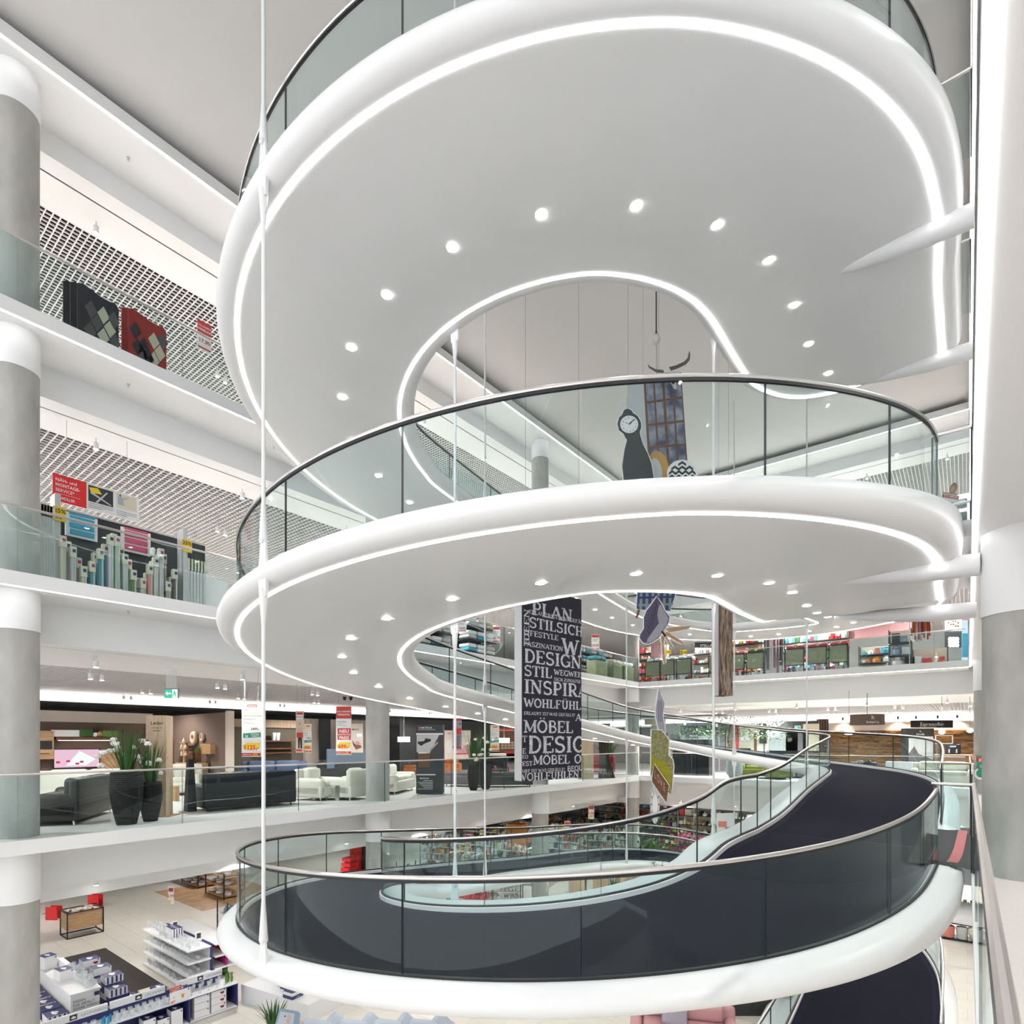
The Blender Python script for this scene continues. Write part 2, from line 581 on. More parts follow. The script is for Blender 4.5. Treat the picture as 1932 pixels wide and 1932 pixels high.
for F in (L1, L2, L3, L4):  # unseen spotlights added on the right side to fill the ramp soffit
    for oi, o in enumerate((2.2, 5.2)):
        for si in range(4):
            z = F - ({L1: 1.24, L2: 1.09, L3: .94, L4: .82}[F] if oi == 0 else .34)
            spot_fixture(side_pt('right', o, 3.0 + 5.5 * si, z), 'white added fill spotlight, %s, right side, %s from the camera, %s row' % (sname[F], ('first', 'second', 'third', 'fourth')[si], ('edge', 'inner')[oi]), 'added fill spotlights', .46 if (si + oi) % 2 == 0 else .23)
# ================================================================ spiral ramp
def catmull(p, q, r, s, t):
    return 0.5 * ((2 * q) + (r - p) * t + (2 * p - 5 * q + 4 * r - s) * t * t + (3 * q - p - 3 * r + s) * t ** 3)

OC, OR_ = Vector((-5.8, 9.0)), 5.5
IC, IR = Vector((-6.06, 9.0)), 2.87
PAIRS = [  # outer glass line, inner glass line, height of the deck above the lower landing
    ((-.34, 10.6), (-3.19, 10.6), 0.0), ((-.36, 12.4), (-3.2, 12.4), .11), ((-.40, 15), (-3.22, 14.8), .42),
    ((-.60, 17.0), (-3.25, 16.8), .60), ((-1.25, 18.8), (-3.3, 18.0), .72), ((-2.5, 20.2), (-3.7, 18.75), .82),
    ((-4.2, 21.4), (-4.9, 19.4), .95), ((-6.6, 22.5), (-6.7, 20.2), 1.20), ((-9.2, 22.2), (-8.05, 19.9), 1.50),
    ((-10.8, 20.5), (-8.9, 18.7), 1.72), ((-11.3, 18), (-9.1, 17.2), 1.92), ((-11.3, 15), (-9.12, 15), 2.18),
    ((-11.3, 12), (-9.13, 12), 2.50)]
zz = {180: 2.80, 195: 2.96, 210: 3.11, 225: 3.24, 240: 3.35, 255: 3.46, 270: 3.56, 285: 3.66, 300: 3.76, 315: 3.87, 330: 4.00, 345: 4.18, 360: 4.38}
for a, z in zz.items():
    w = math.radians(a)
    PAIRS.append(((OC.x + OR_ * math.cos(w), OC.y + OR_ * math.sin(w)), (IC.x + IR * math.cos(w), IC.y + IR * math.sin(w)), z))
UPPER_JOIN = [((-.34, 10.6), (-3.19, 10.6), 4.40)]
UPPER_TOP = [((-.34, 10.5), (-3.19, 10.5), 4.40), ((-.34, 11.4), (-3.12, 11.4), 4.40), ((-.34, 12.1), (-2.72, 12.15), 4.40), ((-.34, 12.45), (-2.1, 12.5), 4.40), ((-.34, 12.52), (-1.3, 12.52), 4.40), ((-.34, 12.53), (-.38, 12.53), 4.40)]

def sample(pairs, sub=8):
    P = [(Vector(a), Vector(b), c) for a, b, c in pairs]
    rows = []
    n = len(P)
    for i in range(n - 1):
        p, q, r, s = P[max(i - 1, 0)], P[i], P[i + 1], P[min(i + 2, n - 1)]
        for k in range(sub):
            t = k / sub
            rows.append((catmull(p[0], q[0], r[0], s[0], t), catmull(p[1], q[1], r[1], s[1], t), catmull(p[2], q[2], r[2], s[2], t)))
    rows.append(P[-1])
    return rows

def normals(path, flip):
    out = []
    for i in range(len(path)):
        t = path[min(i + 1, len(path) - 1)] - path[max(i - 1, 0)]
        if t.length < 1e-6: t = Vector((0, 1))
        t.normalize()
        n = Vector((t.y, -t.x))
        out.append(-n if flip else n)
    return out

RIM = [(-.045, .02), (-.044, .095), (-.03, .10), (.03, .10), (.11, .092), (.19, .06), (.245, .01), (.265, -.05), (.245, -.11), (.19, -.155), (.12, -.178), (.075, -.182)]
def ramp(base, label, top=False, start=0):
    pairs = PAIRS + (UPPER_TOP if top else UPPER_JOIN)
    rows = sample(pairs)
    rows = rows[start:]
    t = thing('spiral_ramp', label, 'ramp', (-6, 9, base))
    B = Vector((-6, 9))
    O = [r[0] - B for r in rows]; I = [r[1] - B for r in rows]; Z = [r[2] for r in rows]
    NO, NI = normals(O, False), normals(I, True)
    N = len(rows)
    DR = []
    for r in rows:
        if r[2] > 3.6: e = .30 * min(1, max(0, (r[2] - 3.85) / .5)) ** 1.2
        else: e = .30 * max(0, min(1, (15.5 - r[0].y) / 3.5)) if r[2] < .7 else 0
        DR.append(e)
    LZ = [.2 if 9.2 < r[0].y < 12.3 and r[0].x > -.5 else 1.0 for r in rows]
    def strip(path, nor, off, dz):
        if path is O and dz > .05:
            return [(path[i].x + nor[i].x * off, path[i].y + nor[i].y * off, Z[i] + dz * LZ[i]) for i in range(N)]
        return [(path[i].x + nor[i].x * off, path[i].y + nor[i].y * off, Z[i] + dz + (DR[i] * dz / .184 if dz < 0 else 0)) for i in range(N)]
    def grid(lines, name, m, closed=False, smooth=0.7):
        mb = MB(); n = len(lines)
        vs = [lines[j][i] for i in range(N) for j in range(n)]
        fs = []
        for i in range(N - 1):
            for j in range(n if closed else n - 1):
                k = (j + 1) % n
                fs.append((i * n + j, (i + 1) * n + j, (i + 1) * n + k, i * n + k))
        if closed:
            fs.append(tuple(range(n))); fs.append(tuple((N - 1) * n + j for j in range(n))[::-1])
        mb.add(vs, fs)
        return mb.build(name, m, t, smooth)
    # rim and soffit shell
    lines = [strip(O, NO, o, d) for o, d in RIM] + [strip(O, NO, -.08, -.184)]
    a, b = strip(O, NO, -.10, -.184), strip(I, NI, -.10, -.184)
    for u, dz in ((.18, -.03), (.40, -.06), (.62, -.06), (.72, -.045), (.86, -.015)):
        lines.append([(a[i][0] * (1 - u) + b[i][0] * u, a[i][1] * (1 - u) + b[i][1] * u, a[i][2] + dz) for i in range(N)])
    lines += [strip(I, NI, -.08, -.184)] + [strip(I, NI, o, d) for o, d in reversed([(o - .30, d) for o, d in RIM[:3]] + RIM[3:])]
    grid(lines, 'ramp_shell', 'rim')
    # carpet with darker border
    a, b = strip(O, NO, -.03, .03), strip(I, NI, -.33, .03)
    a2, b2 = strip(O, NO, -.17, .032), strip(I, NI, -.47, .032)
    mid = [[(a2[i][0] * (1 - u) + b2[i][0] * u, a2[i][1] * (1 - u) + b2[i][1] * u, a2[i][2]) for i in range(N)] for u in (.33, .67)]
    grid([a2] + mid + [b2], 'carpet', 'navy')
    grid([a, a2], 'carpet_border', 'navyborder'); grid([b2, b], 'carpet_border', 'navyborder')
    # light strips let into the underside
    for path, nor in ((O, NO), (I, NI)):
        grid([strip(path, nor, .031, -.178), strip(path, nor, .029, -.190), strip(path, nor, -.029, -.190), strip(path, nor, -.031, -.178)], 'light_strip', 'led', True, 0)
    # balustrades: glass panes in a dark channel, steel handrail with black gasket
    def fence(path, nor, i0, i1, phase, plen=1.73):
        pts = [Vector((path[i].x, path[i].y, Z[i])) for i in range(N)]
        acc = [0]
        for i in range(1, N): acc.append(acc[-1] + (pts[i] - pts[i - 1]).length)
        def at(s):
            s = min(max(s, 0), acc[-1])
            k = 0
            lo, hi = 0, N - 2
            while lo < hi:
                md = (lo + hi + 1) // 2
                if acc[md] <= s: lo = md
                else: hi = md - 1
            k = lo
            u = (s - acc[k]) / max(1e-6, acc[k + 1] - acc[k])
            p = pts[k].lerp(pts[k + 1], u); n = nor[k].lerp(nor[k + 1], u); n.normalize()
            return p, n
        sA, sB = acc[i0], acc[i1]
        cuts = [sA]; s = phase - plen * 40
        while s < sB - .3:
            if s > sA + .3: cuts.append(s)
            s += plen
        cuts.append(sB)
        for a0, a1 in zip(cuts[:-1], cuts[1:]):
            m = max(1, int((a1 - a0) / .2))
            vs = []; fs = []; mi = []
            for q in range(m + 1):
                p, n = at(a0 + .006 + (a1 - a0 - .012) * q / m)
                for off, dz in ((.009, .07), (.009, 1.0), (-.009, 1.0), (-.009, .07)):
                    vs.append((p.x + n.x * off, p.y + n.y * off, p.z + dz))
            for q in range(m):
                for j in range(4):
                    fs.append((q * 4 + j, (q + 1) * 4 + j, (q + 1) * 4 + (j + 1) % 4, q * 4 + (j + 1) % 4)); mi.append(0)
            fs += [(0, 1, 2, 3), (m * 4 + 3, m * 4 + 2, m * 4 + 1, m * 4)]; mi += [1, 1]
            mb = MB(); mb.add(vs, fs); mb.mi = mi
            mb.build('glass_pane', ['glass', 'seam'], t, 0.5)
        m = int((sB - sA) / .15)
        sm = [at(sA + (sB - sA) * q / m) for q in range(m + 1)]
        mb = MB(); mb.tube([(p.x, p.y, p.z + 1.045) for p, n in sm], .022, 10)
        mb.build('handrail', 'steel', t)
        for z0, z1, w, nm in ((.998, 1.026, .013, 'gasket'), (.10, .122, .02, 'glazing_channel')):
            vs = []; fs = []
            for p, n in sm:
                for off, dz in ((w, z0), (w, z1), (-w, z1), (-w, z0)):
                    vs.append((p.x + n.x * off, p.y + n.y * off, p.z + dz))
            for q in range(m):
                for j in range(4):
                    fs.append((q * 4 + j, (q + 1) * 4 + j, (q + 1) * 4 + (j + 1) % 4, q * 4 + (j + 1) % 4))
            mb = MB(); mb.add(vs, fs); mb.build(nm, 'black', t, 0.5)
        return at, acc
    iS = next(i for i in range(N) if rows[i][0].y > 12.36)
    iE = next(i for i in range(N - 1, 0, -1) if rows[i][2] < 4.39 and rows[i][0].y < 9.2)
    accO = 0
    # pane joints of the outer balustrade fall at 267.5 + 18 k degrees of the front arc
    arcs = 0; target = None
    ptsO = [Vector((O[i].x, O[i].y, Z[i])) for i in range(N)]
    for i in range(1, N):
        arcs += (ptsO[i] - ptsO[i - 1]).length
        ang = math.degrees(math.atan2(rows[i][0].y - 9, rows[i][0].x + 5.8)) % 360
        if target is None and rows[i][2] > 3.2 and ang > 267.2: target = arcs
    fence(O, NO, iS, iE, target)
    IG = [I[i] - NI[i] * .30 for i in range(N)]
    fence(IG, NI, 0, N - 1, 0.9, 1.6)
    # bridge plate between ramp and walkway
    mb = MB(); mb.bb(5.62, .28, -.19, 6.08, 3.42, .02)
    mb.build('landing_plate', 'rim', t)
    # recessed downlights
    mb = MB(); last = None; cnt = 0
    for i in range(1, N - 1):
        p = O[i].lerp(I[i], .61)
        if last is not None and (p - last).length < 1.03: continue
        if last is None and rows[i][0].y < 11.2: continue
        if top and rows[i][0].y > 12.0 and rows[i][2] > 4.2: continue
        last = p; cnt += 1
        z = Z[i] - .184 - .053 - DR[i]
        m2 = MB(); m2.lathe([(.062, .012), (.062, -.012)], (p.x, p.y, z), 14)
        m2.build('downlight', 'lamp', t)
        if cnt % 2 == 0:
            spot_light((p.x, p.y, z - .03), SPOT_W * 2, 140, .8, .07, parent=t)
    return t
ramp(L2, 'top turn of the white spiral ramp with light strips and downlights overhead', top=True)
ramp(L1, 'middle turn of the white spiral ramp, between landing and curtain storey')
ramp(L0, 'lowest turn of the spiral ramp with navy carpet and curved glass')

# landing stubs: round steel tubes that carry the ramp off the right walkway
for F, lab in ((L1, 'white support tube under the near landing'), (L2, 'white tapered support tube under the middle landing'), (L3, 'white tapered support tube under the top landing')):
    for y, w in ((9.3, 'camera side'), (12.5, 'far side')):
        mb = MB(); mb.tube([(0.12, y, F - .56), (-.5, y, F - .54), (-1.2, y, F - .48), (-2.0, y, F - .40)], [.14, .14, .11, .03], 20)
        tag(mb.build('support_tube', 'rim'), lab + ', ' + w, 'tube')
for F, lab in ((L1, 'on the landing with the red stripe'), (L2, 'on the middle landing'), (L3, 'on the top landing')):
    for y, dz, w in ((9.06, 0.0, 'near'), (12.36, .16, 'far')):
        t = thing('landing_balustrade', 'short glass end panel with steel rail %s, %s side' % (lab, w), 'balustrade', (-.15, y, F))
        mb = MB(); mb.bb(-.2, -.008, .02, .19, .008, 1.06 + dz); mb.mi = [0, 0, 0, 1, 0, 1]
        mb.build('glass_pane', ['glass', 'seam'], t, 0)
        mb = MB(); mb.tube([(-.21, 0, 1.09 + dz), (.2, 0, 1.09 + dz)], .021, 10); mb.build('handrail', 'steel', t)
        for x in (-.2, .19):
            mb = MB(); mb.box((x, 0, .54 + dz / 2), (.02, .03, 1.06 + dz)); mb.build('post', 'black', t, 0)

# suspension rods
def rod(x, y, decks, label, nx, ny, top=L4 + .14):
    t = thing('suspension_rod', label, 'rod', (x, y, decks[-1][0]))
    z0 = decks[-1][0]
    ups = [top] + [d - .16 for d, _ in decks[:-1]]
    a = math.atan2(ny, nx)
    for (dk, _), up in zip(decks, ups):
        lo = dk + .10
        mb = MB(); mb.tube([(0, 0, lo + .38 - z0), (0, 0, up - .30 - z0)], .021, 12); mb.build('rod', 'rod', t)
        mb = MB(); mb.tube([(0, 0, lo + .20 - z0), (0, 0, lo + .34 - z0), (0, 0, lo + .62 - z0)], [.048, .04, .022], 12)
        mb.build('socket', 'rod', t)
        mb = MB(); mb.box((0, 0, lo + .10 - z0), (.16, .03, .34), a + PI / 2, .55); mb.build('lug_plate', 'rod', t)
        for sg in (-1, 1):
            mb = MB(); mb.tube([(sg * .012 * math.cos(a), sg * .012 * math.sin(a), lo + .2 - z0), (sg * .035 * math.cos(a), sg * .035 * math.sin(a), lo + .2 - z0)], .038, 14); mb.build('pin', 'rod', t)
        if up < top - 1:
            mb = MB(); mb.tube([(0, 0, up - .10 - z0), (0, 0, up - .22 - z0), (0, 0, up - .46 - z0)], [.05, .042, .022], 12); mb.build('socket', 'rod', t)
            mb = MB(); mb.box((0, 0, up - .06 - z0), (.13, .03, .20), a + PI / 2, 1.3); mb.build('lug_plate', 'rod', t)
            for sg in (-1, 1):
                mb = MB(); mb.tube([(sg * .012 * math.cos(a), sg * .012 * math.sin(a), up - .1 - z0), (sg * .035 * math.cos(a), sg * .035 * math.sin(a), up - .1 - z0)], .034, 14); mb.build('pin', 'rod', t)
def deckz(dz): return [(L2 + dz, 0), (L1 + dz, 0), (L0 + dz, 0)]
w = math.radians(267)
rod(OC.x + 5.70 * math.cos(w), OC.y + 5.70 * math.sin(w), deckz(3.54), 'white suspension rod at the outer rim, leftmost in the picture', 0, -1)
rod(-6.06, 6.30, deckz(3.56), 'white suspension rod at the front inner rim of the ramp', 0, 1)
rod(-3.36, 9.75, [(L2 + 4.36, 0), (L1 + 4.36, 0), (L0 + 4.36, 0)], 'white suspension rod at the right inner rim beside the landing', -1, 0)
rod(-8.93, 10.3, deckz(2.66), 'white suspension rod at the left inner rim, just left of the banner', 1, 0)
rod(-8.93, 17.5, deckz(1.89), 'white suspension rod at the left inner rim far behind the banner', 1, 0)
rod(-6.15, 19.85, deckz(1.12), 'thin far suspension rod at the back inner rim', 0, -1)
rod(-3.62, 18.25, deckz(.77), 'far suspension rod at the back right corner of the inner rim', -1, -1)
# ================================================================ furnishing materials and builders
mat('oak', (0.52, 0.33, 0.17), 0.5, scale=3.0, stretch=(1, 1, 9), col2=(0.40, 0.24, 0.12))
mat('palewood', (0.56, 0.43, 0.30), 0.6, scale=3.0, stretch=(6, 6, 0.6), col2=(0.46, 0.34, 0.23))
mat('walnut', (0.20, 0.085, 0.035), 0.45, scale=4.0, stretch=(1, 1, 8), col2=(0.12, 0.05, 0.02))
mat('barwood', (0.22, 0.10, 0.028), 0.45, scale=9.0, stretch=(0.6, 1, 5), col2=(0.07, 0.028, 0.010))
mat('barwood2', (0.35, 0.18, 0.05), 0.4, scale=9.0, stretch=(0.6, 1, 5), col2=(0.16, 0.07, 0.02))
mat('brownwall', (0.17, 0.115, 0.09), 0.85, var=0.04)
mat('olivewall', (0.13, 0.115, 0.085), 0.85, var=0.05)
mat('creamwall', (0.62, 0.54, 0.47), 0.8, var=0.03)
mat('blackleather', (0.012, 0.013, 0.017), 0.42, scale=25, bump=0.12, spec=0.3)
mat('brownleather', (0.030, 0.027, 0.024), 0.45, scale=25, bump=0.12)
mat('whiteleather', (0.72, 0.69, 0.60), 0.45, scale=25, bump=0.06, var=0.03)
mat('blueleather', (0.16, 0.23, 0.40), 0.45, scale=25, bump=0.06)
mat('orangeleather', (0.50, 0.14, 0.025), 0.4, scale=25, bump=0.06)
mat('redleather', (0.28, 0.012, 0.02), 0.35, scale=25, bump=0.06)
mat('taupe', (0.13, 0.11, 0.12), 0.7, scale=25)
mat('limefabric', (0.22, 0.26, 0.03), 0.8, scale=40, bump=0.1)
mat('pinkfabric', (0.55, 0.30, 0.31), 0.85, scale=40, bump=0.1)
mat('greyfabric', (0.42, 0.47, 0.54), 0.9, scale=40, bump=0.1)
mat('lilacfabric', (0.38, 0.36, 0.42), 0.9, scale=30, bump=0.1)
mat('pot', (0.012, 0.011, 0.011), 0.6, scale=45, bump=0.4, col2=(0.03, 0.027, 0.025), spec=0.15)
mat('leafgreen', (0.045, 0.14, 0.02), 0.55, var=0.25, scale=4)
mat('leafdark', (0.02, 0.06, 0.02), 0.55, var=0.25, scale=4)
mat('leaflime', (0.16, 0.30, 0.05), 0.55, var=0.2, scale=4)
mat('petal', (0.85, 0.84, 0.78), 0.6, var=0.04)
mat('pinkpetal', (0.70, 0.10, 0.25), 0.6, var=0.1)
mat('yellowpetal', (0.80, 0.50, 0.03), 0.6, var=0.1)
mat('paper', (0.84, 0.84, 0.84), 0.7, var=0.01)
mat('red', (0.52, 0.03, 0.03), 0.5, var=0.04)
mat('brightred', (0.75, 0.02, 0.02), 0.45, var=0.04)
mat('salered', (0.60, 0.06, 0.05), 0.6, var=0.03)
mat('yellow', (0.85, 0.60, 0.03), 0.6, var=0.03)
mat('paleyellow', (0.80, 0.74, 0.50), 0.7, var=0.06, scale=20)
mat('green', (0.02, 0.26, 0.14), 0.6, var=0.03)
mat('orange', (0.80, 0.27, 0.03), 0.5, var=0.05)
mat('skin', (0.62, 0.36, 0.25), 0.6, var=0.05)
mat('hair', (0.42, 0.24, 0.11), 0.6, var=0.15, scale=15)
mat('denim', (0.06, 0.07, 0.12), 0.8, var=0.15, scale=20)
mat('navyprint', (0.035, 0.04, 0.15), 0.45, var=0.04)
mat('boxwhite', (0.80, 0.80, 0.81), 0.45, var=0.02)
mat('blueglass', (0.03, 0.35, 0.62), 0.15)
mat('teal', (0.04, 0.28, 0.34), 0.6)
mat('skyblue', (0.05, 0.38, 0.58), 0.6)
mat('rose', (0.72, 0.10, 0.20), 0.6)
mat('coral', (0.75, 0.25, 0.20), 0.6)
mat('mint', (0.45, 0.60, 0.42), 0.5)
mat('cream', (0.72, 0.66, 0.52), 0.6)
mat('beige', (0.55, 0.46, 0.34), 0.7)
mat('cardlabel', (0.70, 0.70, 0.54), 0.6, var=0.03)
mat('poly', (0.62, 0.63, 0.60), 0.15, var=0.12, scale=9, stretch=(1, 1, 0.3))
mat('magenta', (0.50, 0.02, 0.22), 0.3)
mat('plum', (0.10, 0.085, 0.15), 0.75, scale=10, bump=0.1)
mat('olivepanel', (0.24, 0.25, 0.15), 0.55, scale=5, stretch=(1, 1, 12), col2=(0.32, 0.32, 0.20))
mat('steelblue', (0.20, 0.29, 0.38), 0.6)
mat('charcoal', (0.035, 0.038, 0.042), 0.5)
mat('bannerblack', (0.016, 0.015, 0.030), 0.7, var=0.05)
mat('chalk', (0.80, 0.80, 0.82), 0.8, scale=28, col2=(0.42, 0.42, 0.46), detail=8)
mat('gold', (0.55, 0.30, 0.08), 0.35, 0.4)
mat('pearl', (0.70, 0.66, 0.62), 0.3)
mat('concretepot', (0.34, 0.40, 0.41), 0.8, scale=5, var=0.2)
mat('kraft', (0.48, 0.31, 0.17), 0.7, scale=5, stretch=(4, 4, .5), col2=(0.38, 0.24, 0.12))
mat('clearplastic', (0.65, 0.67, 0.66), 0.1, var=0.1)
emit_mat('warmlamp', (1.0, 0.86, 0.66), 6.0)
emit_mat('shadelamp', (1.0, 0.90, 0.80), 2.2)
emit_mat('exitgreen', (0.10, 0.62, 0.42), 0.35)
emit_mat('exitwhite', (0.9, 1.0, 0.95), 0.42)
emit_mat('screen', (0.75, 0.50, 0.62), 0.38)
emit_mat('screenwhite', (0.80, 0.92, 0.98), 0.40)
emit_mat('screenred', (0.75, 0.06, 0.10), 0.3)
emit_mat('screenlight', (0.55, 0.75, 1.0), 0.4)
UC = Vector((CY, SY, 0)); ZV = Vector((0, 0, 1)); NC = Vector((SY, -CY, 0))
def fr(rz):   # frame facing local -Y after turning by rz: u to the viewer's right, n towards viewer
    return Vector((math.cos(rz), math.sin(rz), 0))
CAMRZ = YAW

def box_part(t, name, m, c, size, rz=0, b=0.0, taper=1.0, label=None):
    mb = MB()
    if b: mb.bevel(c, size, b, rz)
    else: mb.box(c, size, rz, taper)
    return mb.build(name, m, t, 0.6 if b else 0, label=label)

def sofa(label, loc, rz, L, D, H, m, n=2, arms=True, feet='black', cat='sofa', name='sofa', back=True, seat=.43, group=None):
    # back at +Y, front faces -Y
    t = thing(name, label, cat, loc, rz, group)
    aw = .22 if arms else 0
    box_part(t, 'base', m, (0, 0, seat * .5 + .03), (L, D, seat * .75), b=.05)
    w = (L - 2 * aw) / n
    for i in range(n):
        x = -L / 2 + aw + w * (i + .5)
        box_part(t, 'seat_cushion', m, (x, -.06, seat + .02), (w - .015, D - .22, .17), b=.06)
        if back:
            box_part(t, 'back_cushion', m, (x, D / 2 - .22, seat + .26), (w - .02, .24, H - seat - .06), b=.09)
    if back:
        box_part(t, 'backrest', m, (0, D / 2 - .09, H * .5 + .04), (L, .17, H - .14), b=.06)
    if arms:
        for s in (-1, 1):
            box_part(t, 'armrest', m, (s * (L / 2 - aw / 2), -.02, .36), (aw, D - .04, .50), b=.09)
    for sx in (-1, 1):
        for sy in (-1, 1):
            mb = MB(); mb.tube([(sx * (L / 2 - .1), sy * (D / 2 - .1), 0), (sx * (L / 2 - .13), sy * (D / 2 - .13), .14)], .018, 8)
            mb.build('foot', feet, t)
    return t

def grass(mb, n, h, spread, seed, base=0, w=.012):
    r = random.Random(seed)
    for i in range(n):
        a = r.uniform(0, 2 * PI); q = r.uniform(0, .10); k = r.uniform(.25, 1) * spread
        hh = h * r.uniform(.55, 1)
        b0 = (q * math.cos(a), q * math.sin(a), base)
        mb.leaf(b0, (k * math.cos(a), k * math.sin(a), base + hh), w, hh * .12, 4)

def planter(label, loc, h, r, ph, spread, flowers, seed, name='floor_planter', n=70, square=False, potm='pot', group=None):
    t = thing(name, label, 'planter', loc, 0, group)
    mb = MB()
    if square:
        mb.lathe([(r * .62, 0), (r * .95, h * .18), (r * 1.15, h * .5), (r * 1.1, h * .9), (r * 1.02, h), (r * .9, h), (r * .88, h - .06)], n=4)
        mb.build('pot', potm, t, 0)
    else:
        pr = []
        m = 26
        for i in range(m + 1):
            z = i / m
            rr = r * (.66 + .44 * math.sin(min(1, z * 1.35) * PI / 2) - .16 * max(0, z - .6) ** 1.2)
            pr.append((rr, z * h)); pr.append((rr * 1.035, (z + .5 / m) * h) if i < m else (rr * .9, h))
        pr.append((r * .85, h - .05))
        mb.lathe(pr, n=28)
        mb.build('pot', potm, t, 0.3)
    mb = MB(); mb.lathe([(r * .84, h - .07), (.01, h - .05)], n=16); mb.build('soil', 'black', t)
    mb = MB(); grass(mb, n, ph, spread, seed, h - .08); mb.build('grass_blades', 'leafgreen', t, 0, kind='stuff')
    rr = random.Random(seed + 1)
    for i in range(flowers):
        a = rr.uniform(0, 2 * PI); q = spread * rr.uniform(.2, .95); z = h + ph * rr.uniform(.12, .62)
        c = (q * math.cos(a), q * math.sin(a), z)
        mb = MB()
        for k in range(7):
            w = 2 * PI * k / 7 + i
            mb.ball((c[0] + .032 * math.cos(w), c[1] + .032 * math.sin(w), c[2] + .012 * (k % 3)), .034, 6, 4)
        mb.ball((c[0], c[1], c[2] + .02), .036, 6, 4)
        f = mb.build('flower', 'petal', t, 1.0)
        mb = MB(); mb.tube([(c[0] * .25, c[1] * .25, h - .05), c], .004, 5); mb.build('stem', 'leafgreen', f)
    return t

def chest(label, loc, rz, w, d, h, nx, ny, m='oak', name='chest_of_drawers', handle='walnut', cat='chest'):
    t = thing(name, label, cat, loc, rz)
    box_part(t, 'body', m, (0, 0, h / 2), (w, d, h), b=.008)
    for i in range(nx):
        for j in range(ny):
            x = -w / 2 + w / nx * (i + .5); z = .06 + (h - .1) / ny * (j + .5)
            dr = box_part(t, 'drawer', m, (x, -d / 2 - .008, z), (w / nx - .012, .018, (h - .1) / ny - .012))
            box_part(dr, 'handle', handle, (x, -d / 2 - .024, z + .03), (w / nx * .4, .016, .022))
    return t

def board(label, name, cat, o, u, w, h, th, m, items, edge=None, wires=None, group=None, bow=None):
    """flat printed board; o = lower left corner, u = unit vector to the right. items: ('t',text,x,y,size,mat[,bold,align,sx]) ('r',x0,y0,x1,y1,mat) ('p',pts,mat) in fractions from the TOP left"""
    o = Vector(o); u = Vector(u).normalized(); n = u.cross(ZV)
    t = thing(name, label, cat, o, 0, group)
    mb = MB(); mb.prism([(0, 0), (w, 0), (w, h), (0, h)], (0, 0, 0), u, ZV, th)
    mb.build('board', m, t, 0)
    groups = {}
    lift = .003
    for it in items:
        k = it[0]
        if k == 'r':
            _, x0, y0, x1, y1, mm = it
            g = groups.setdefault(('printed_panel', mm, round(lift, 4)), MB())
            quad(g, (0, 0, 0), u, ZV, x0 * w, (1 - y1) * h, x1 * w, (1 - y0) * h, lift)
        elif k == 'p':
            _, pts, mm = it
            g = groups.setdefault(('printed_shape', mm, round(lift, 4)), MB())
            vs = [u * (x * w) + ZV * ((1 - y) * h) + n * lift for x, y in pts]
            g.add(vs, [tuple(range(len(vs)))])
        else:
            _, s, x, y, size, mm = it[:6]
            bold = it[6] if len(it) > 6 else 0
            al = it[7] if len(it) > 7 else 'CENTER'
            sx = it[8] if len(it) > 8 else 1.0
            g = groups.setdefault(('lettering', mm, round(lift, 4)), MB())
            put_text(g, s, u * (x * w) + ZV * ((1 - y) * h), u, ZV, size * h, bold, al, sx, lift)
        lift += .0006
    for (nm, mm, _), g in groups.items():
        g.build(nm, mm, t, 0)
    if wires == 'auto':
        top = o.z + h; wires = max(.05, min(c for c in (L1 - 1.12, L2 - .97, L3 - .82, L4 - .7, 99) if c > top) - top)
    if wires:
        for x in (.15, .85):
            mb = MB(); p = u * (x * w) + ZV * h
            mb.tube([p, p + ZV * wires], .003, 5); mb.build('wire', 'grey', t)
    return t

def px_board(label, name, cat, px0, py0, px1, py1, d, m, items, th=.012, wires=None, group=None):
    a = at_d(px0, py1, d); w = (px1 - px0) * d / FPX; h = (py1 - py0) * d / FPX
    return board(label, name, cat, a, UC, w, h, th, m, items, wires=wires, group=group)

def lines(x0, x1, y0, n, dy, mm, hgt=.006):
    return [('r', x0, y0 + k * dy, x1 - (.12 if k % 3 == 2 else 0), y0 + k * dy + hgt, mm) for k in range(n)]

def blob(c, r, n=10, ry=None):
    ry = ry or r
    return [(c[0] + r * math.cos(2 * PI * k / n), c[1] + ry * math.sin(2 * PI * k / n)) for k in range(n)]

GOODS = ['paper', 'cream', 'beige', 'red', 'leafgreen', 'charcoal', 'lightgrey', 'orange', 'skyblue', 'kraft', 'mint', 'coral', 'yellow']
def goods(label, loc, rz, w, d, h, levels, seed, mats=GOODS, tall=.26, dense=.11, name='shelf_goods', bottles=False):
    r = random.Random(seed)
    mb = MB()
    for k in range(levels):
        z = .08 + k * (h - .1) / levels
        x = -w / 2 + .05
        while x < w / 2 - .05:
            bw = r.uniform(.5, 1.3) * dense; bh = r.uniform(.4, 1.0) * tall
            mb.cur = r.randrange(len(mats))
            for y in (-d * .28, d * .12):
                q = r.random()
                if q < .5: mb.box((x + bw / 2, y + r.uniform(-.03, .03), z + bh / 2), (bw * .88, d * .3, bh), r.uniform(-.1, .1))
                elif q < .8: mb.lathe([(bw * .42, 0), (bw * .45, bh * .6), (bw * .2, bh * .75), (bw * .2, bh)], (x + bw / 2, y, z), 7)
                else: mb.lathe([(bw * .2, 0), (bw * .45, bh * .45), (bw * .48, bh * .5)], (x + bw / 2, y, z), 7)
            x += bw
    o = mb.build(name, mats, None, 0.5, kind='stuff')
    o.location = loc; o.rotation_euler = (0, 0, rz)
    o['label'] = label; o['category'] = 'goods'
    return o

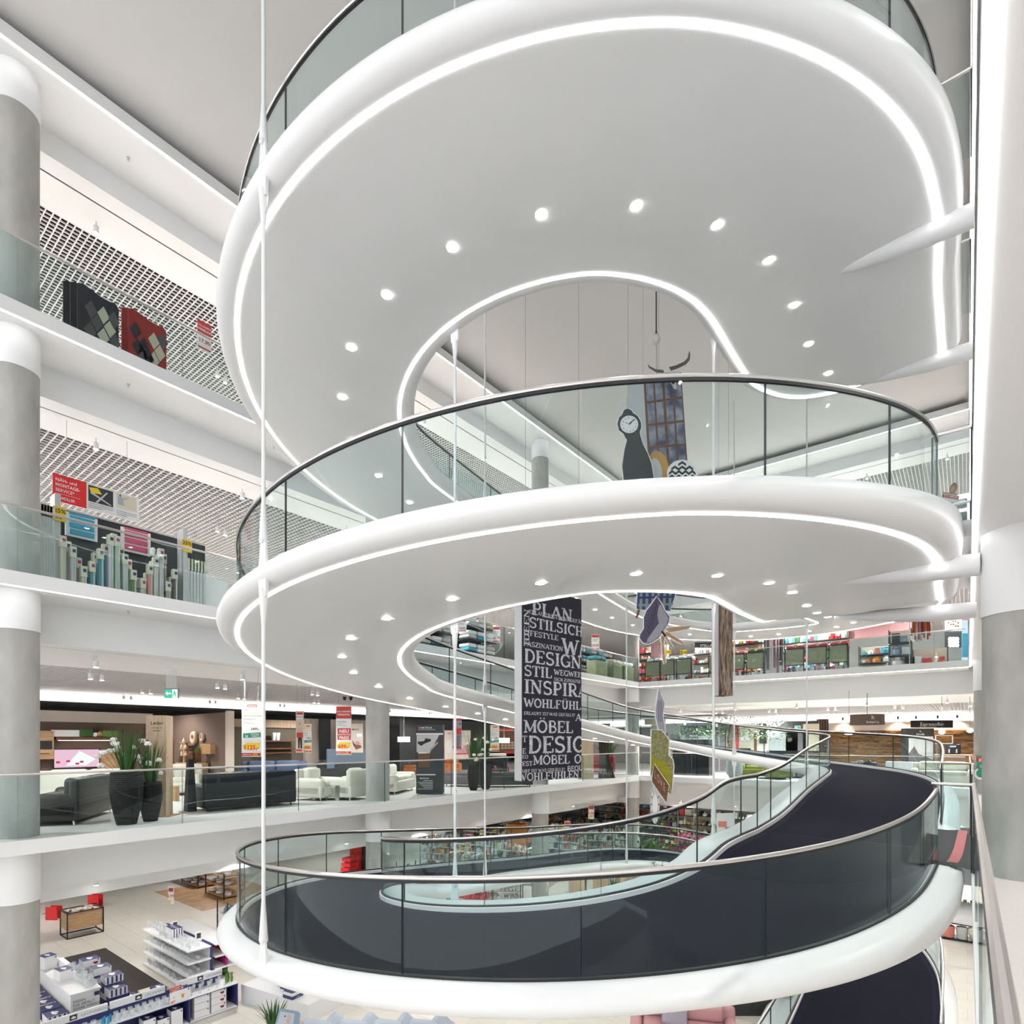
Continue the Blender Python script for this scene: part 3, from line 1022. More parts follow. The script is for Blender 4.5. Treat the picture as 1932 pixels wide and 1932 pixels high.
def shelf_unit(label, loc, rz, w, d, h, levels, frame='charcoal', boardm='cream', back=None, name='shelf_unit', cat='shelf', posts=True):
    t = thing(name, label, cat, loc, rz)
    for k in range(levels):
        z = .05 + k * (h - .1) / levels
        box_part(t, 'shelf_board', boardm, (0, 0, z), (w, d, .03))
    if posts:
        for sx in (-1, 1):
            for sy in (-1, 1):
                box_part(t, 'post', frame, (sx * (w / 2), sy * (d / 2 - .02), h / 2), (.03, .03, h))
    if back: box_part(t, 'back_panel', back, (0, d / 2 - .01, h / 2), (w, .02, h))
    return t
# ================================================================ sofa storey (level 1, left)
Z0 = Vector((0, 0, 0))
# dark open ceiling zone and light cove at the back of the storey
mb = MB(); mb.bb(-25.8, -6, 3.05, -25.5, 42, 3.42); struct(mb, 'trim', 'white')
mb = MB(); mb.bb(-25.49, -6, 3.10, -25.44, 42, 3.36); mb.build('light_cove', 'cove', bpy.data.objects['trim_%d' % NT[0]])
mb = MB(); mb.bb(-30.5, -6, 3.05, -25.8, 42, 3.10); struct(mb, 'ceiling', 'darkgrey')
mb = MB(); mb.bb(-30.2, -6, 0, -30.0, 42, 3.05); struct(mb, 'wall_left', 'black')  # black sheet before the white wall, standing in for the dark void
# display partitions
def partition(label, x0, y0, x1, y1, h, m, th=.12, name='display_wall', lintel=None):
    a, b = Vector((x0, y0, 0)), Vector((x1, y1, 0)); c = (a + b) / 2; d = b - a
    t = thing(name, label, 'display wall', (c.x, c.y, 0), math.atan2(d.y, d.x))
    box_part(t, 'panel', m, (0, 0, h / 2), (d.length, th, h))
    if lintel: box_part(t, 'lintel', lintel, (0, -.03, h - .16), (d.length, th + .08, .32))
    return t
partition('dark brown display wall with pale lintel behind the television', -20.6, 1.0, -20.6, 7.4, 2.5, 'brownwall', lintel='creamwall')
partition('brown partition with two wooden rings behind the oak chest', -22.2, 8.72, -18.0, 8.62, 2.52, 'brownwall')
box_part(thing('partition_post', 'white end post of the brown partition', 'post', (-17.9, 8.62, 0)), 'post_body', 'creamwall', (0, 0, 1.28), (.16, .2, 2.56))
partition('olive display wall with whitewashed lintel behind the blue sofa', -22.6, 9.2, -22.6, 14.3, 2.5, 'olivewall', lintel='palewood')
partition('cream display wall beside the blue sideboard', -20.2, 12.6, -20.2, 15.6, 2.5, 'creamwall')
partition('black display wall behind the orange recliner', -22.4, 16.2, -22.4, 27.5, 2.75, 'charcoal')
partition('dark grey return wall right of the concrete column', -22.4, 16.0, -18.5, 16.0, 2.6, 'charcoal')
def wall_x(px0, py0, px1, py1, X):
    a, b = on_x(px0, X, py1), on_x(px1, X, py0)
    q = on_x((px0 + px1) / 2, X, py0).z, on_x((px0 + px1) / 2, X, py1).z
    return a.y, b.y, q[1], q[0]
def wallthing(name, label, cat, m, px0, py0, px1, py1, X, th, b=0):
    y0, y1, z0, z1 = wall_x(px0, py0, px1, py1, X)
    t = thing(name, label, cat, (X + th / 2, (y0 + y1) / 2, z0))
    box_part(t, 'body', m, (0, 0, (z1 - z0) / 2), (th, abs(y1 - y0), z1 - z0), b=b)
    return t, abs(y1 - y0), z1 - z0
XW = -20.5
t, w, h = wallthing('wall_cabinet', 'pale oak wall cabinet with glass bay left of the television', 'cabinet', 'oak', 60, 1379, 95, 1432, XW, .35)
box_part(t, 'glass_bay', 'black', (.18, 0, h * .5), (.01, w * .8, h * .3)); box_part(t, 'handle', 'walnut', (.19, 0, h * .2), (.02, w * .5, .02))
t, w, h = wallthing('wall_shelf', 'oak wall shelf lit from below with green books', 'shelf', 'walnut', 101, 1391, 216, 1396, XW, .25)
box_part(t, 'shelf_light', 'shadelamp', (.02, 0, -.012), (.03, w * .9, .012))
sh_y0, sh_y1, sz, _ = wall_x(101, 1391, 216, 1391, XW)
for i in range(9):
    y = on_x(147 + i * 2.6, XW).y
    tag(box_part(None, 'book', 'leafgreen', (-20.3, y, sz + .13), (.18, .035, .22)), 'green-spined book in the row on the lit wall shelf', 'book', 'green books on the wall shelf')
tag(box_part(None, 'picture_print', 'paper', (-20.3, on_x(123, XW).y, sz + .11), (.02, .75, .19)), 'unframed landscape print leaning on the lit wall shelf', 'picture')
pt = thing('potted_grass', 'tiny potted grass in white pot on the wall shelf', 'plant', (-20.3, on_x(175, XW).y, sz + .02))
mb = MB(); mb.lathe([(.05, 0), (.07, .12)], n=12); mb.build('pot', 'paper', pt)
mb = MB(); grass(mb, 24, .2, .12, 3, .1, .008); mb.build('grass_blades', 'leafdark', pt, 0, kind='stuff')
tag(MB().ball((-20.3, on_x(184, XW).y, sz + .1), .09).build('wooden_ball', 'oak'), 'wooden ball ornament on the wall shelf', 'ornament')
tag(box_part(None, 'gift_box', 'leaflime', (-20.3, on_x(203, XW).y, sz + .11), (.18, .42, .18)), 'lime green box at the right end of the wall shelf', 'box')
y0, y1, z0, z1 = wall_x(98, 1414, 182, 1447, XW)
t = thing('television', 'flat television showing a pink board game picture', 'television', (-20.3, (y0 + y1) / 2, z0))
W_, H_ = abs(y1 - y0), z1 - z0
box_part(t, 'casing', 'black', (0, 0, H_ / 2), (.05, W_ + .05, H_ + .05))
mb = MB(); mb.box((.028, 0, H_ / 2), (.004, W_, H_)); mb.build('screen', 'screen', t, 0)
mb = MB(); mb.add([(.032, W_ * a, H_ * b) for a, b in ((-.25, .1), (.05, .92), (.42, .45), (.2, .1))], [(0, 1, 2, 3)]); mb.build('board_picture', 'screenwhite', t, 0)
for a, b in ((-.2, .35), (.0, .2), (.1, .3), (-.42, .3)):
    mb = MB(); mb.box((.034, W_ * a, H_ * b), (.003, .09, .06)); mb.build('game_piece', 'screenred', t, 0)
t, w, h = wallthing('sideboard', 'pale oak sideboard right of the television', 'sideboard', 'oak', 184, 1414, 222, 1470, XW, .4)
# white sofa with headrests, dark corner sofa at the glass
p = on_floor(150, 1516, 0)
sofa('cream leather sofa with adjustable headrest in front of the television', (p.x - .2, p.y + .3, 0), math.radians(-115), 2.1, .95, .9, 'whiteleather', n=2)
sofa('dark brown leather sofa with its back to the big woven planter', (-14.75, 3.72, 0), math.radians(-33), 2.3, 1.15, .92, 'brownleather', n=2, feet='steel')
# planters
planter('large black woven planter with white blossoms, left of the pair', tuple(on_floor(239, 1555, 0)), 1.02, .255, 1.05, .55, 16, 5)
planter('smaller black woven planter with white blossoms beside the large one', tuple(on_floor(284, 1549, 0)), .80, .19, .95, .42, 10, 8)
# wooden pillar sign
p = on_floor(295, 1541, 0)
t = thing('wooden_pillar', 'pale wooden pillar lettered Leder behind the planters', 'pillar', (p.x - .1, p.y + .1, 0), YAW + .15)
box_part(t, 'post', 'palewood', (0, 0, 1.09), (.40, .34, 2.18)); box_part(t, 'foot_plate', 'oak', (.02, 0, .01), (.6, .5, .02))
mb = MB()
put_text(mb, 'Leder', (.02, -.171, 1.98), (1, 0, 0), ZV, .11, .004); put_text(mb, 'so sitzen Sie', (.02, -.171, 1.90), (1, 0, 0), ZV, .045); put_text(mb, 'bequem', (.02, -.171, 1.84), (1, 0, 0), ZV, .045)
mb.build('lettering', 'black', t, 0)
t = thing('driftwood_bundle', 'dark driftwood branches with seed head standing by the wooden pillar', 'ornament', (p.x + .12, p.y - .22, 0))
for k in range(5):
    mb = MB(); mb.tube([(0, 0, .0), (.03 * (k - 2), .02, .7), (.05 * (k - 2), .03 * math.sin(k), 1.3), (.03 * (k - 2), 0, 1.5 + .08 * (k % 3))], [.02, .016, .012, .03], 6); mb.build('branch', 'walnut', t)
t = thing('lantern_stand', 'slim black lantern stand on a wooden base right of the pillar', 'lantern', tuple(on_floor(324, 1535, 0) + Vector((.1, .35, 0))))
box_part(t, 'body', 'blackleather', (0, 0, .62), (.22, .2, 1.2), taper=.55); box_part(t, 'base', 'palewood', (0, .05, .012), (.5, .4, .024))
# oak chest with decoration
chest('light oak chest of drawers against the brown partition', (-19.75, 8.28, 0), 0, 1.35, .45, .92, 3, 4)
tw = thing('oak_rack', 'narrow oak rack with bottles left of the chest top', 'rack', (-20.55, 8.42, .92))
box_part(tw, 'upright', 'oak', (0, 0, .33), (.12, .12, .66))
for z in (.22, .45, .66): box_part(tw, 'shelf_board', 'oak', (0, 0, z), (.5, .2, .02))
for i, (x, z) in enumerate(((-.18, .46), (.0, .67), (.15, .46), (.16, .23), (-.15, .23))):
    tag(MB().lathe([(.035, 0), (.045, .06), (.02, .1), (.02, .15)], (-20.55 + x, 8.36, .92 + z), 8).build('small_bottle', 'cream'), 'small ceramic bottle on the narrow oak rack', 'bottle', 'bottles on the oak rack')
for i, (px, py, r) in enumerate(((366, 1392, .22), (381, 1391, .15))):
    q = on_y(px, 8.55, py)
    mb = MB(); k = 20; rr = r * .68
    mb.tube([(q.x + rr * math.cos(2 * PI * a / k), 8.55, q.z + rr * math.sin(2 * PI * a / k)) for a in range(k)], r * .33, 10, True)
    tag(mb.build('wooden_ring', 'palewood'), ('larger' if i == 0 else 'smaller') + ' round wooden ring hung on the brown partition', 'wall ring')
t = thing('sculpture', 'brown horse head sculpture on black plinth on the chest', 'sculpture', (-19.55, 8.2, .92))
box_part(t, 'plinth', 'black', (0, 0, .03), (.3, .16, .06)); mb = MB(); mb.tube([(0, 0, .05), (0, 0, .2), (-.03, 0, .32), (-.12, 0, .34)], [.05, .07, .08, .04], 8); mb.build('head', 'walnut', t)
t = thing('table_plant', 'small green plant on the oak chest', 'plant', (-19.5, 8.35, .92))
mb = MB(); grass(mb, 30, .18, .2, 12, .35, .02); mb.build('leaves', 'leaflime', t, 0, kind='stuff'); box_part(t, 'pot', 'walnut', (0, 0, .2), (.2, .14, .35))
tag(box_part(None, 'wall_bracket', 'oak', (-19.1, 8.5, 1.38), (.7, .16, .32)), 'oak wall bracket shelf above the chest, lit from below', 'shelf')
tag(box_part(None, 'log_pillar', 'walnut', (-21.2, 8.1, .85), (.34, .3, 1.7)), 'column of stacked cut logs left of the oak chest', 'log column')
# armchair cream left of sofa, glass table
p = on_floor(338, 1502, 0)
sofa('cream leather armchair between lantern and oak chest', (p.x - .5, p.y + .3, 0), math.radians(60), 1.0, .9, .95, 'whiteleather', n=1, name='armchair', cat='armchair')
def glass_table(label, loc, rz, w, d, h, legm, lw=.12):
    t = thing('glass_table', label, 'table', loc, rz)
    box_part(t, 'glass_top', 'glassware', (0, 0, h), (w, d, .015)); 
    for sx in (-1, 1):
        for sy in (-1, 1): box_part(t, 'leg', legm, (sx * (w / 2 - lw * .6), sy * (d / 2 - lw * .6), h / 2 - .005), (lw, lw, h - .01))
    return t
p = on_floor(345, 1513, 0)
glass_table('glass coffee table with oak legs left of the black sofa', (p.x - .1, p.y + .35, 0), .3, .9, .7, .43, 'oak')
# black leather sofa with its back to the railing
a, b = on_floor(393, 1533, 0), on_floor(560, 1519, 0)
c = (a + b) / 2; dv = b - a
rz = math.atan2(dv.y, dv.x) + PI
sofa('long black leather sofa with its back to the railing', (c.x - .48, c.y, 0), rz, dv.length + .1, .95, .92, 'blackleather', n=4)
# (local +Y of this sofa points at the railing)
# blue sofa and walnut shelf
p = on_floor(505, 1492, 0)
sofa('pale blue leather sofa in front of the walnut shelf', (p.x - 2.2, p.y + 1.5, 0), math.radians(60), 2.3, .95, .9, 'blueleather', n=2)
for py, k in ((1397, 0), (1411, 1), (1419, 2)):
    y0, y1, z0, z1 = wall_x(493, py, 553, py + 2.5, -22.4)
    tag(box_part(None, 'wall_board', 'walnut', (-22.35, (y0 + y1) / 2, (z0 + z1) / 2), (.3, abs(y1 - y0), .05)), 'walnut wall board behind the blue sofa, %s of three' % ('top', 'middle', 'lowest')[k], 'shelf')
for px in (516, 524):
    q = on_x(px, -22.3, 1397)
    tag(MB().lathe([(.07, 0), (.10, .30), (.09, .32)], (q.x, q.y, q.z), 12).build('white_vase', 'paper'), 'tall white vase on the top walnut board, %s' % ('left' if px == 516 else 'right'), 'vase')
# white armchairs, glass table at the column, white sofa behind it
p = on_floor(592, 1510, 0)
sofa('white leather armchair facing right, left of the concrete column', (p.x - .15, p.y + .25, 0), math.radians(105), .95, 1.0, .88, 'whiteleather', n=1, name='armchair', cat='armchair', feet='steel')
p = on_floor(668, 1508, 0)
sofa('white leather armchair facing left, beside the concrete column', (p.x - .25, p.y - .05, 0), math.radians(-75 + 360), .95, 1.0, .88, 'whiteleather', n=1, name='armchair', cat='armchair', feet='steel')
p = on_floor(625, 1508, 0)
glass_table('low glass table on steel block legs between white armchairs', (p.x, p.y, 0), .45, .85, .65, .42, 'steel', .11)
p = on_floor(750, 1497, 0)
sofa('white leather sofa seen from behind, right of the concrete column', (p.x - .5, p.y + .25, 0), math.radians(-60 - 180), 1.9, .9, .85, 'whiteleather', n=2, feet='steel')
p = on_floor(640, 1478, 0)
chest('dark grey and walnut media sideboard behind the white armchairs', (p.x - .2, p.y + .3, 0), YAW + .2, 1.9, .45, .75, 2, 1, 'charcoal', name='media_sideboard', cat='sideboard')
tag(box_part(None, 'blue_backboard', 'steelblue', (-19.2, 13.9, .95), (.08, 1.9, .75)), 'blue grey back panel above the media sideboard', 'panel')
t = thing('wood_sculpture', 'tall narrow wooden sculpture on the media sideboard', 'sculpture', (p.x - .35, p.y + .2, .75))
mb = MB(); mb.tube([(0, 0, 0), (.02, 0, .3), (-.02, 0, .5), (0, 0, .66)], [.07, .05, .06, .03], 8); mb.build('body', 'walnut', t)
for (x, y), lab in (((-19.95, 13.35), 'narrow black wall panel left of the price banner'), ((-19.95, 14.35), 'black wall panel behind the price banner')):
    tag(box_part(None, 'wall_panel', 'charcoal', (x, y, 1.7), (.06, .5, 1.6)), lab, 'panel')
# coffee table with flowers
p = on_floor(655, 1497, 0)
t = thing('coffee_table', 'low dark wooden coffee table with white flowers', 'table', (p.x - .6, p.y + 1.1, 0), .3)
box_part(t, 'top', 'walnut', (0, 0, .36), (1.2, .7, .05)); box_part(t, 'base', 'charcoal', (0, 0, .17), (.7, .4, .34))
for k in range(5): tag(MB().ball((p.x - .85 + .13 * k, p.y + 1.05 + .06 * (k % 2), .44), .075, 8, 5).build('white_bloom', 'petal'), 'white bloom lying on the low dark coffee table', 'flower', 'blooms on the coffee table')
tag(MB().ball((p.x - .1, p.y + 1.3, .49), .11, 10, 6).build('brown_ball', 'pot'), 'round brown wicker ball on the coffee table', 'ball')
# recliner, ottoman, black chairs
p = on_floor(868, 1466, 0)
sofa('orange leather recliner with high back', (p.x - 1.2, p.y + .6, 0), YAW + .3, .95, .9, 1.1, 'orangeleather', n=1, name='recliner', cat='recliner')
p = on_floor(746, 1470, 0)
sofa('orange leather ottoman behind the dark exhibition stand', (p.x - .6, p.y + 1.6, 0), YAW, .9, .6, .5, 'orangeleather', n=1, arms=False, back=False, name='ottoman', cat='ottoman')
p = on_floor(880, 1486, 0)
sofa('aubergine grey upholstered chaise behind the ribbed planters', (p.x - .5, p.y + .4, 0), YAW - .4, 1.3, .8, .45, 'taupe', n=1, arms=False, back=False, name='chaise', cat='chaise')
for k, px in enumerate((935, 962)):
    p = on_floor(px, 1480, 0)
    t = thing('lounge_chair', 'black lounge chair with red seat frame left of the banner, %s one' % ('left', 'right')[k], 'chair', (p.x - 1.4, p.y + 1.0, 0), YAW)
    box_part(t, 'seat', 'blackleather', (0, 0, .42), (.75, .7, .14), b=.05); box_part(t, 'backrest', 'blackleather', (0, .3, .75), (.75, .16, .6), b=.06)
    box_part(t, 'headrest', 'whiteleather', (0, .3, 1.05), (.66, .17, .14), b=.05)
    for sx in (-1, 1): box_part(t, 'side_frame', 'redleather', (sx * .42, 0, .3), (.07, .75, .6))
p = on_floor(945, 1487, 0)
sofa('low black upholstered bench left of the banner', (p.x - .4, p.y + .5, 0), YAW + .1, 2.2, .8, .42, 'charcoal', n=2, arms=False, back=False, name='bench', cat='bench')
planter('grey ribbed square planter with grass, left of the pair', tuple(on_floor(893, 1491, 0)), .82, .23, 1.25, .42, 8, 21, n=60, square=True)
planter('taller grey ribbed square planter with grass and white flowers', tuple(on_floor(916, 1489, 0)), 1.0, .25, 1.2, .45, 8, 31, n=60, square=True)
# exhibition stand
px_board('dark exhibition stand with interior photo and small white print', 'exhibition_stand', 'stand', 785, 1367, 836, 1497, 17.6, 'charcoal', [
    ('r', .07, .033, .12, .058, 'brightred'), ('r', .12, .033, .16, .058, 'skyblue'), ('t', 'ARTECA', .17, .058, .035, 'paper', .012, 'LEFT', 1.25), ('r', .07, .072, .7, .078, 'lightgrey'),
    ('r', 0, .125, 1, .148, 'paper'), ('r', .02, .15, .98, .52, 'lightgrey'), ('p', [(.02, .40), (.5, .42), (.86, .15), (.98, .15), (.98, .52), (.02, .52)], 'darkgrey'),
    ('p', [(.06, .25), (.3, .24), (.34, .2), (.55, .21), (.55, .24), (.3, .28), (.2, .31), (.07, .28)], 'black'), ('p', [(.08, .40), (.42, .40), (.34, .46), (.1, .45)], 'paper'),
    ('r', .08, .42, .5, .62, 'walnut'), ('p', [(.5, .36), (.8, .25), (.82, .27), (.52, .39)], 'palewood'),
    ('r', .02, .72, .72, .735, 'paper'), ('t', 'MODULIA', .14, .79, .03, 'paper', .012, 'LEFT'), ] + [('r', .62 - .07 * (5 + (k * 3) % 4), .81 + k * .024, .62, .818 + k * .024, 'lightgrey') for k in range(6)], th=.35)
# hanging price banners
def price(label, px0, py0, px1, py1, d, title, old, new, top='show'):
    it = []
    if top == 'show':
        it += [('r', 0, 0, 1, .25, 'paleyellow'), ('r', .28, .05, .78, .10, 'red'), ('t', 'SEGMÜLLER', .53, .088, .028, 'paper', .01), ('r', .1, .115, .95, .2, 'paper'), ('t', 'MÖBEL-SHOW', .53, .165, .036, 'red', .012)]
    else:
        it += [('r', 0, 0, 1, .25, 'salered'), ('t', 'AUS UNSERER', .5, .12, .045, 'paper', .012), ('t', 'WERBUNG', .5, .185, .052, 'paper', .015)]
    it += [('t', title, .08, .325, .038, 'charcoal', .008, 'LEFT'), ('r', .08, .345, .5, .351, 'grey'), ('r', .08, .37, .35, .376, 'grey'), ('r', .08, .39, .68, .396, 'grey'), ('r', .04, .43, .98, .433, 'lightgrey')]
    if top == 'show':
        it += [('t', old, .70, .515, .062, 'black', .02), ('p', [(.08, .575), (.98, .555), (.98, .64), (.08, .66)], 'green'), ('t', '25', .26, .645, .055, 'paper', .02), ('t', 'AKTIONS', .68, .60, .036, 'paper', .012), ('t', 'RABATT', .70, .635, .036, 'paper', .012)]
    else:
        it += [('r', .1, .45, .96, .69, 'salered'), ('t', 'NEU', .53, .545, .10, 'paper', .02), ('t', 'ERÖFFNUNGS', .53, .595, .04, 'paper', .01), ('t', 'PREIS', .53, .68, .09, 'paper', .02)]
    it += [('p', [(.06, .80), (.3, .74), (.95, .745), (.9, .84), (.4, .88), (.1, .86)], 'yellow'), ('t', new, .5, .865, .11, 'brightred', .03), ('r', .01, .93, .98, .985, 'red'), ('t', 'SEGMÜLLER', .28, .97, .03, 'paper', .01), ('p', [(.5, .985), (.6, .94), (.8, .93), (.86, .985)], 'orange')]
    return px_board(label, 'price_banner', 'banner', px0, py0, px1, py1, d, 'paper', it, wires='auto')
price('hanging price banner Polstergarnitur 1125 with pale yellow top', 456, 1324, 493, 1428, 14.6, 'Polstergarnitur', '3499,-', '1125,-')
price('hanging price banner with red top reading Neu Preis 699', 634, 1333, 663, 1424, 16.6, 'Sofa 2-Sitzer', '', '699,-', 'red')
price('narrow hanging price banner 3758 behind the standing figure print', 573, 1366, 588, 1420, 18.5, 'Garnitur', '3995,-', '3758,-')
price('hanging price banner 2700 left of the black lettered banner', 925, 1368, 942, 1418, 19.5, 'Polstergarnitur', '2795,-', '2700,-')
for s in (650, 662):
    q = at_d(s, 1318, 16.6)
    mb = MB(); mb.lathe([(.03, -.05), (.06, .05)], (q.x, q.y, q.z), 10)
    tag(mb.build('ceiling_hook', 'black'), 'black cone ceiling holder above the red price banner, %s' % ('left' if s == 650 else 'right'), 'holder')
px_board('hanging beige banner with a standing figure in beige jumper', 'figure_banner', 'banner', 558, 1341, 573, 1420, 18.2, 'creamwall', [
    ('r', .1, .04, .9, .09, 'red'), ('r', .12, .1, .88, .2, 'paper'), ('t', 'MÖBEL', .5, .165, .05, 'red', .01), ('p', blob((.5, .31), .14, 10, .045), 'skin'), ('p', [(.2, .4), (.8, .4), (.9, .62), (.1, .62)], 'beige'), ('r', .12, .52, .9, .64, 'red'), ('p', [(.28, .64), (.78, .64), (.82, .9), (.62, .9), (.55, .7), (.48, .9), (.32, .9)], 'black'), ('r', .05, .92, .8, .97, 'salered')], wires='auto')
px_board('poster of a recliner headed MASS left of the concrete column', 'wall_poster', 'poster', 663, 1365, 685, 1420, 21.5, 'creamwall', [('t', 'MASS', .35, .24, .1, 'charcoal', .01), ('r', .42, .32, .95, .55, 'lightgrey'), ('r', .46, .35, .92, .45, 'paper'), ('p', [(.05, .55), (.3, .7), (.8, .75), (.9, .82), (.4, .9), (.15, .75)], 'walnut'), ('p', [(.3, .62), (.6, .6), (.85, .72), (.4, .74)], 'pinkfabric')])
px_board('beige furniture poster behind the orange recliner', 'wall_poster', 'poster', 834, 1378, 888, 1432, 22.0, 'creamwall', [('t', 'SO BEQUEM', .45, .14, .09, 'charcoal', .006), ('r', .3, .2, .95, .215, 'grey'), ('p', [(.15, .35), (.3, .33), (.34, .75), (.2, .78)], 'lightgrey'), ('p', [(.5, .6), (.9, .5), (.95, .8), (.55, .85)], 'pinkfabric'), ('r', .5, .8, .9, .84, 'red')])
px_board('hanging red and lilac banner with a smiling figure in red', 'figure_banner', 'banner', 854, 1355, 871, 1415, 18.0, 'lilacfabric', [('r', 0, 0, 1, .08, 'red'), ('p', blob((.38, .24), .22, 12, .12), 'hair'), ('p', blob((.38, .23), .13, 10, .065), 'skin'), ('p', [(.1, .36), (.6, .32), (.95, .3), (.9, .5), (.1, .5)], 'brightred'), ('p', blob((.8, .18), .13, 10, .04), 'green')] + lines(.1, .9, .55, 9, .035, 'taupe', .015) + [('r', 0, .88, .9, .94, 'red')], wires='auto')
px_board('red framed poster of wood stacks left of the lettered banner', 'wall_poster', 'poster', 942, 1372, 974, 1422, 24.0, 'walnut', [('r', 0, .05, .85, .16, 'salered'), ('t', 'MARKENKOMPETENZ', .42, .135, .06, 'paper', .005), ('r', .3, .9, 1, 1, 'red')] + [('r', .1 + .2 * (k % 4), .55 + .1 * (k // 4), .26 + .2 * (k % 4), .62 + .1 * (k // 4), 'beige') for k in range(12)])
for px, py, d, lab in ((762, 1395, 20.5, 'right of the concrete column'), (951, 1397, 21.5, 'left of the lettered banner')):
    q = at_d(px, py, d)
    t = thing('pendant_lamp', 'rectangular pendant lamp with round cut-outs, ' + lab, 'lamp', tuple(q), YAW)
    box_part(t, 'shade', 'shadelamp', (0, 0, 0), (.40, .2, .18)); mb = MB(); mb.tube([(0, 0, .09), (0, 0, 3.42 - q.z)], .006, 5); mb.build('cord', 'lightgrey', t)
    for i in range(4):
        for j in range(2):
            mb = MB(); mb.tube([(-.15 + .1 * i, -.101, -.045 + .09 * j), (-.15 + .1 * i, -.106, -.045 + .09 * j)], .03, 10); mb.build('cut_out', 'warmlamp', t)
# emergency exit sign
q = at_d(323, 1308, 14.4)
t = board('green and white emergency exit sign hanging from the grid ceiling', 'exit_sign', 'sign', q - UC * .17 - ZV * .12, UC, .34, .24, .05, 'grey', [('r', .03, .1, .58, .97, 'exitgreen'), ('r', .58, .1, .97, .97, 'exitwhite'), ('p', [(.08, .52), (.25, .3), (.25, .46), (.5, .46), (.5, .58), (.25, .58), (.25, .74)], 'exitwhite'), ('p', [(.7, .25), (.8, .25), (.8, .4), (.92, .5), (.85, .55), (.8, .5), (.9, .85), (.82, .85), (.75, .62), (.65, .85), (.6, .8), (.7, .5), (.66, .42)], 'exitgreen')])
mb = MB(); mb.box((UC.x * .17, UC.y * .17, .50), (.25, .03, .52), YAW); mb.build('hanger_plate', 'glassware', t, 0)
# right of the banner: curtain, red bench, plants
p = on_floor(1112, 1470, 0)
tag(box_part(None, 'wood_screen', 'palewood', (p.x - .3, p.y + .2, 1.2), (.08, 1.2, 2.4)), 'pale wooden screen right of the lettered banner', 'screen')
t = thing('curtain', 'gathered dark olive curtain right of the lettered banner', 'curtain', (p.x + .15, p.y + 1.0, 0), YAW)
mb = MB(); n = 40
vs = []
for i in range(n + 1):
    a = i / n
    for z, k in ((0, 1.0), (.9, .55), (2.4, .75)):
        vs.append(((a - .5) * .75 * k + (.12 if z == 0 else 0), .05 * math.sin(a * 50), z))
mb.add(vs, [(i * 3 + j, (i + 1) * 3 + j, (i + 1) * 3 + j + 1, i * 3 + j + 1) for i in range(n) for j in range(2)]); mb.build('cloth', 'olivewall', t, 1.0)
p = on_floor(1142, 1463, 0)
sofa('dark red leather bench with brown back right of the curtain', (p.x - 1.0, p.y + 1.0, 0), YAW - .6, 1.6, .8, .95, 'redleather', n=1, arms=False, name='bench_sofa', cat='bench')
t = thing('palm_plant', 'broad leafed green plant behind the red bench', 'plant', tuple(on_floor(1168, 1462, 0) + Vector((-1.5, 1.5, 0))))
mb = MB(); grass(mb, 60, 1.3, .9, 44, .5, .05); mb.build('leaves', 'leafgreen', t, 0, kind='stuff'); mb = MB(); mb.lathe([(.2, 0), (.26, .5)], n=14); mb.build('pot', 'concretepot', t)
# ================================================================ curtain storey (level 2, left)
XD = -13.75
def upbox(name, label, cat, m, px0, py0, px1, py1, X, th, floor=None, b=0):
    y0, y1, z0, z1 = wall_x(px0, py0, px1, py1, X)
    if floor is not None: z0 = floor
    t = tag(box_part(None, name, m, (X - th / 2, (y0 + y1) / 2, (z0 + z1) / 2), (th, abs(y1 - y0), z1 - z0), b=b), label, cat)
    return t
ya, yb = on_x(72, XD).y, on_x(388, XD).y
t = thing('display_wall', 'dark perforated display wall behind the curtain rolls', 'display wall', (XD - .06, (ya + yb) / 2, L2))
box_part(t, 'panel', 'charcoal', (0, 0, .86), (.06, yb - ya, 1.72)); box_part(t, 'top_rail', 'lightgrey', (.02, 0, 1.73), (.12, yb - ya, .03))
for px, lab in ((106, 'left'), (346, 'right')):
    y = on_x(px, -13.3).y
    t = thing('display_post', 'pale grey display post with yellow tag, %s of the curtain rolls' % lab, 'post', (-13.35, y, L2))
    box_part(t, 'post', 'lightgrey', (0, 0, .90), (.3, .09, 1.8))
    tg = box_part(t, 'price_tag', 'yellow', (.18, .02, 1.42), (.01, .20, .26), label='yellow price tag')
    mb = MB(); put_text(mb, '25%', (.186, .02, 1.44), (0, 1, 0), ZV, .11, .012); put_text(mb, '5%', (.186, .0, 1.33), (0, 1, 0), ZV, .09, .012); mb.build('lettering', 'black', tg, 0)
for px0, py0, px1, py1, m, lab in ((123, 972, 184, 1016, 'skyblue', 'sky blue'), (228, 1000, 284, 1044, 'rose', 'rose pink')):
    y0, y1, z0, z1 = wall_x(px0, py0, px1, py1, -13.65)
    t = thing('blind_sample', 'white framed %s folded blind sample on the dark wall' % lab, 'blind', (-13.66, (y0 + y1) / 2, z0))
    w, h = abs(y1 - y0), z1 - z0
    box_part(t, 'frame', 'paper', (0, 0, h / 2), (.03, w, h))
    for k in range(3): box_part(t, 'fold', m, (.03, 0, h * (.2 + .28 * k)), (.03, w * .78, h * .22), b=.012)
    box_part(t, 'head_rail', m, (.03, 0, h * .97), (.04, w * .8, .03))
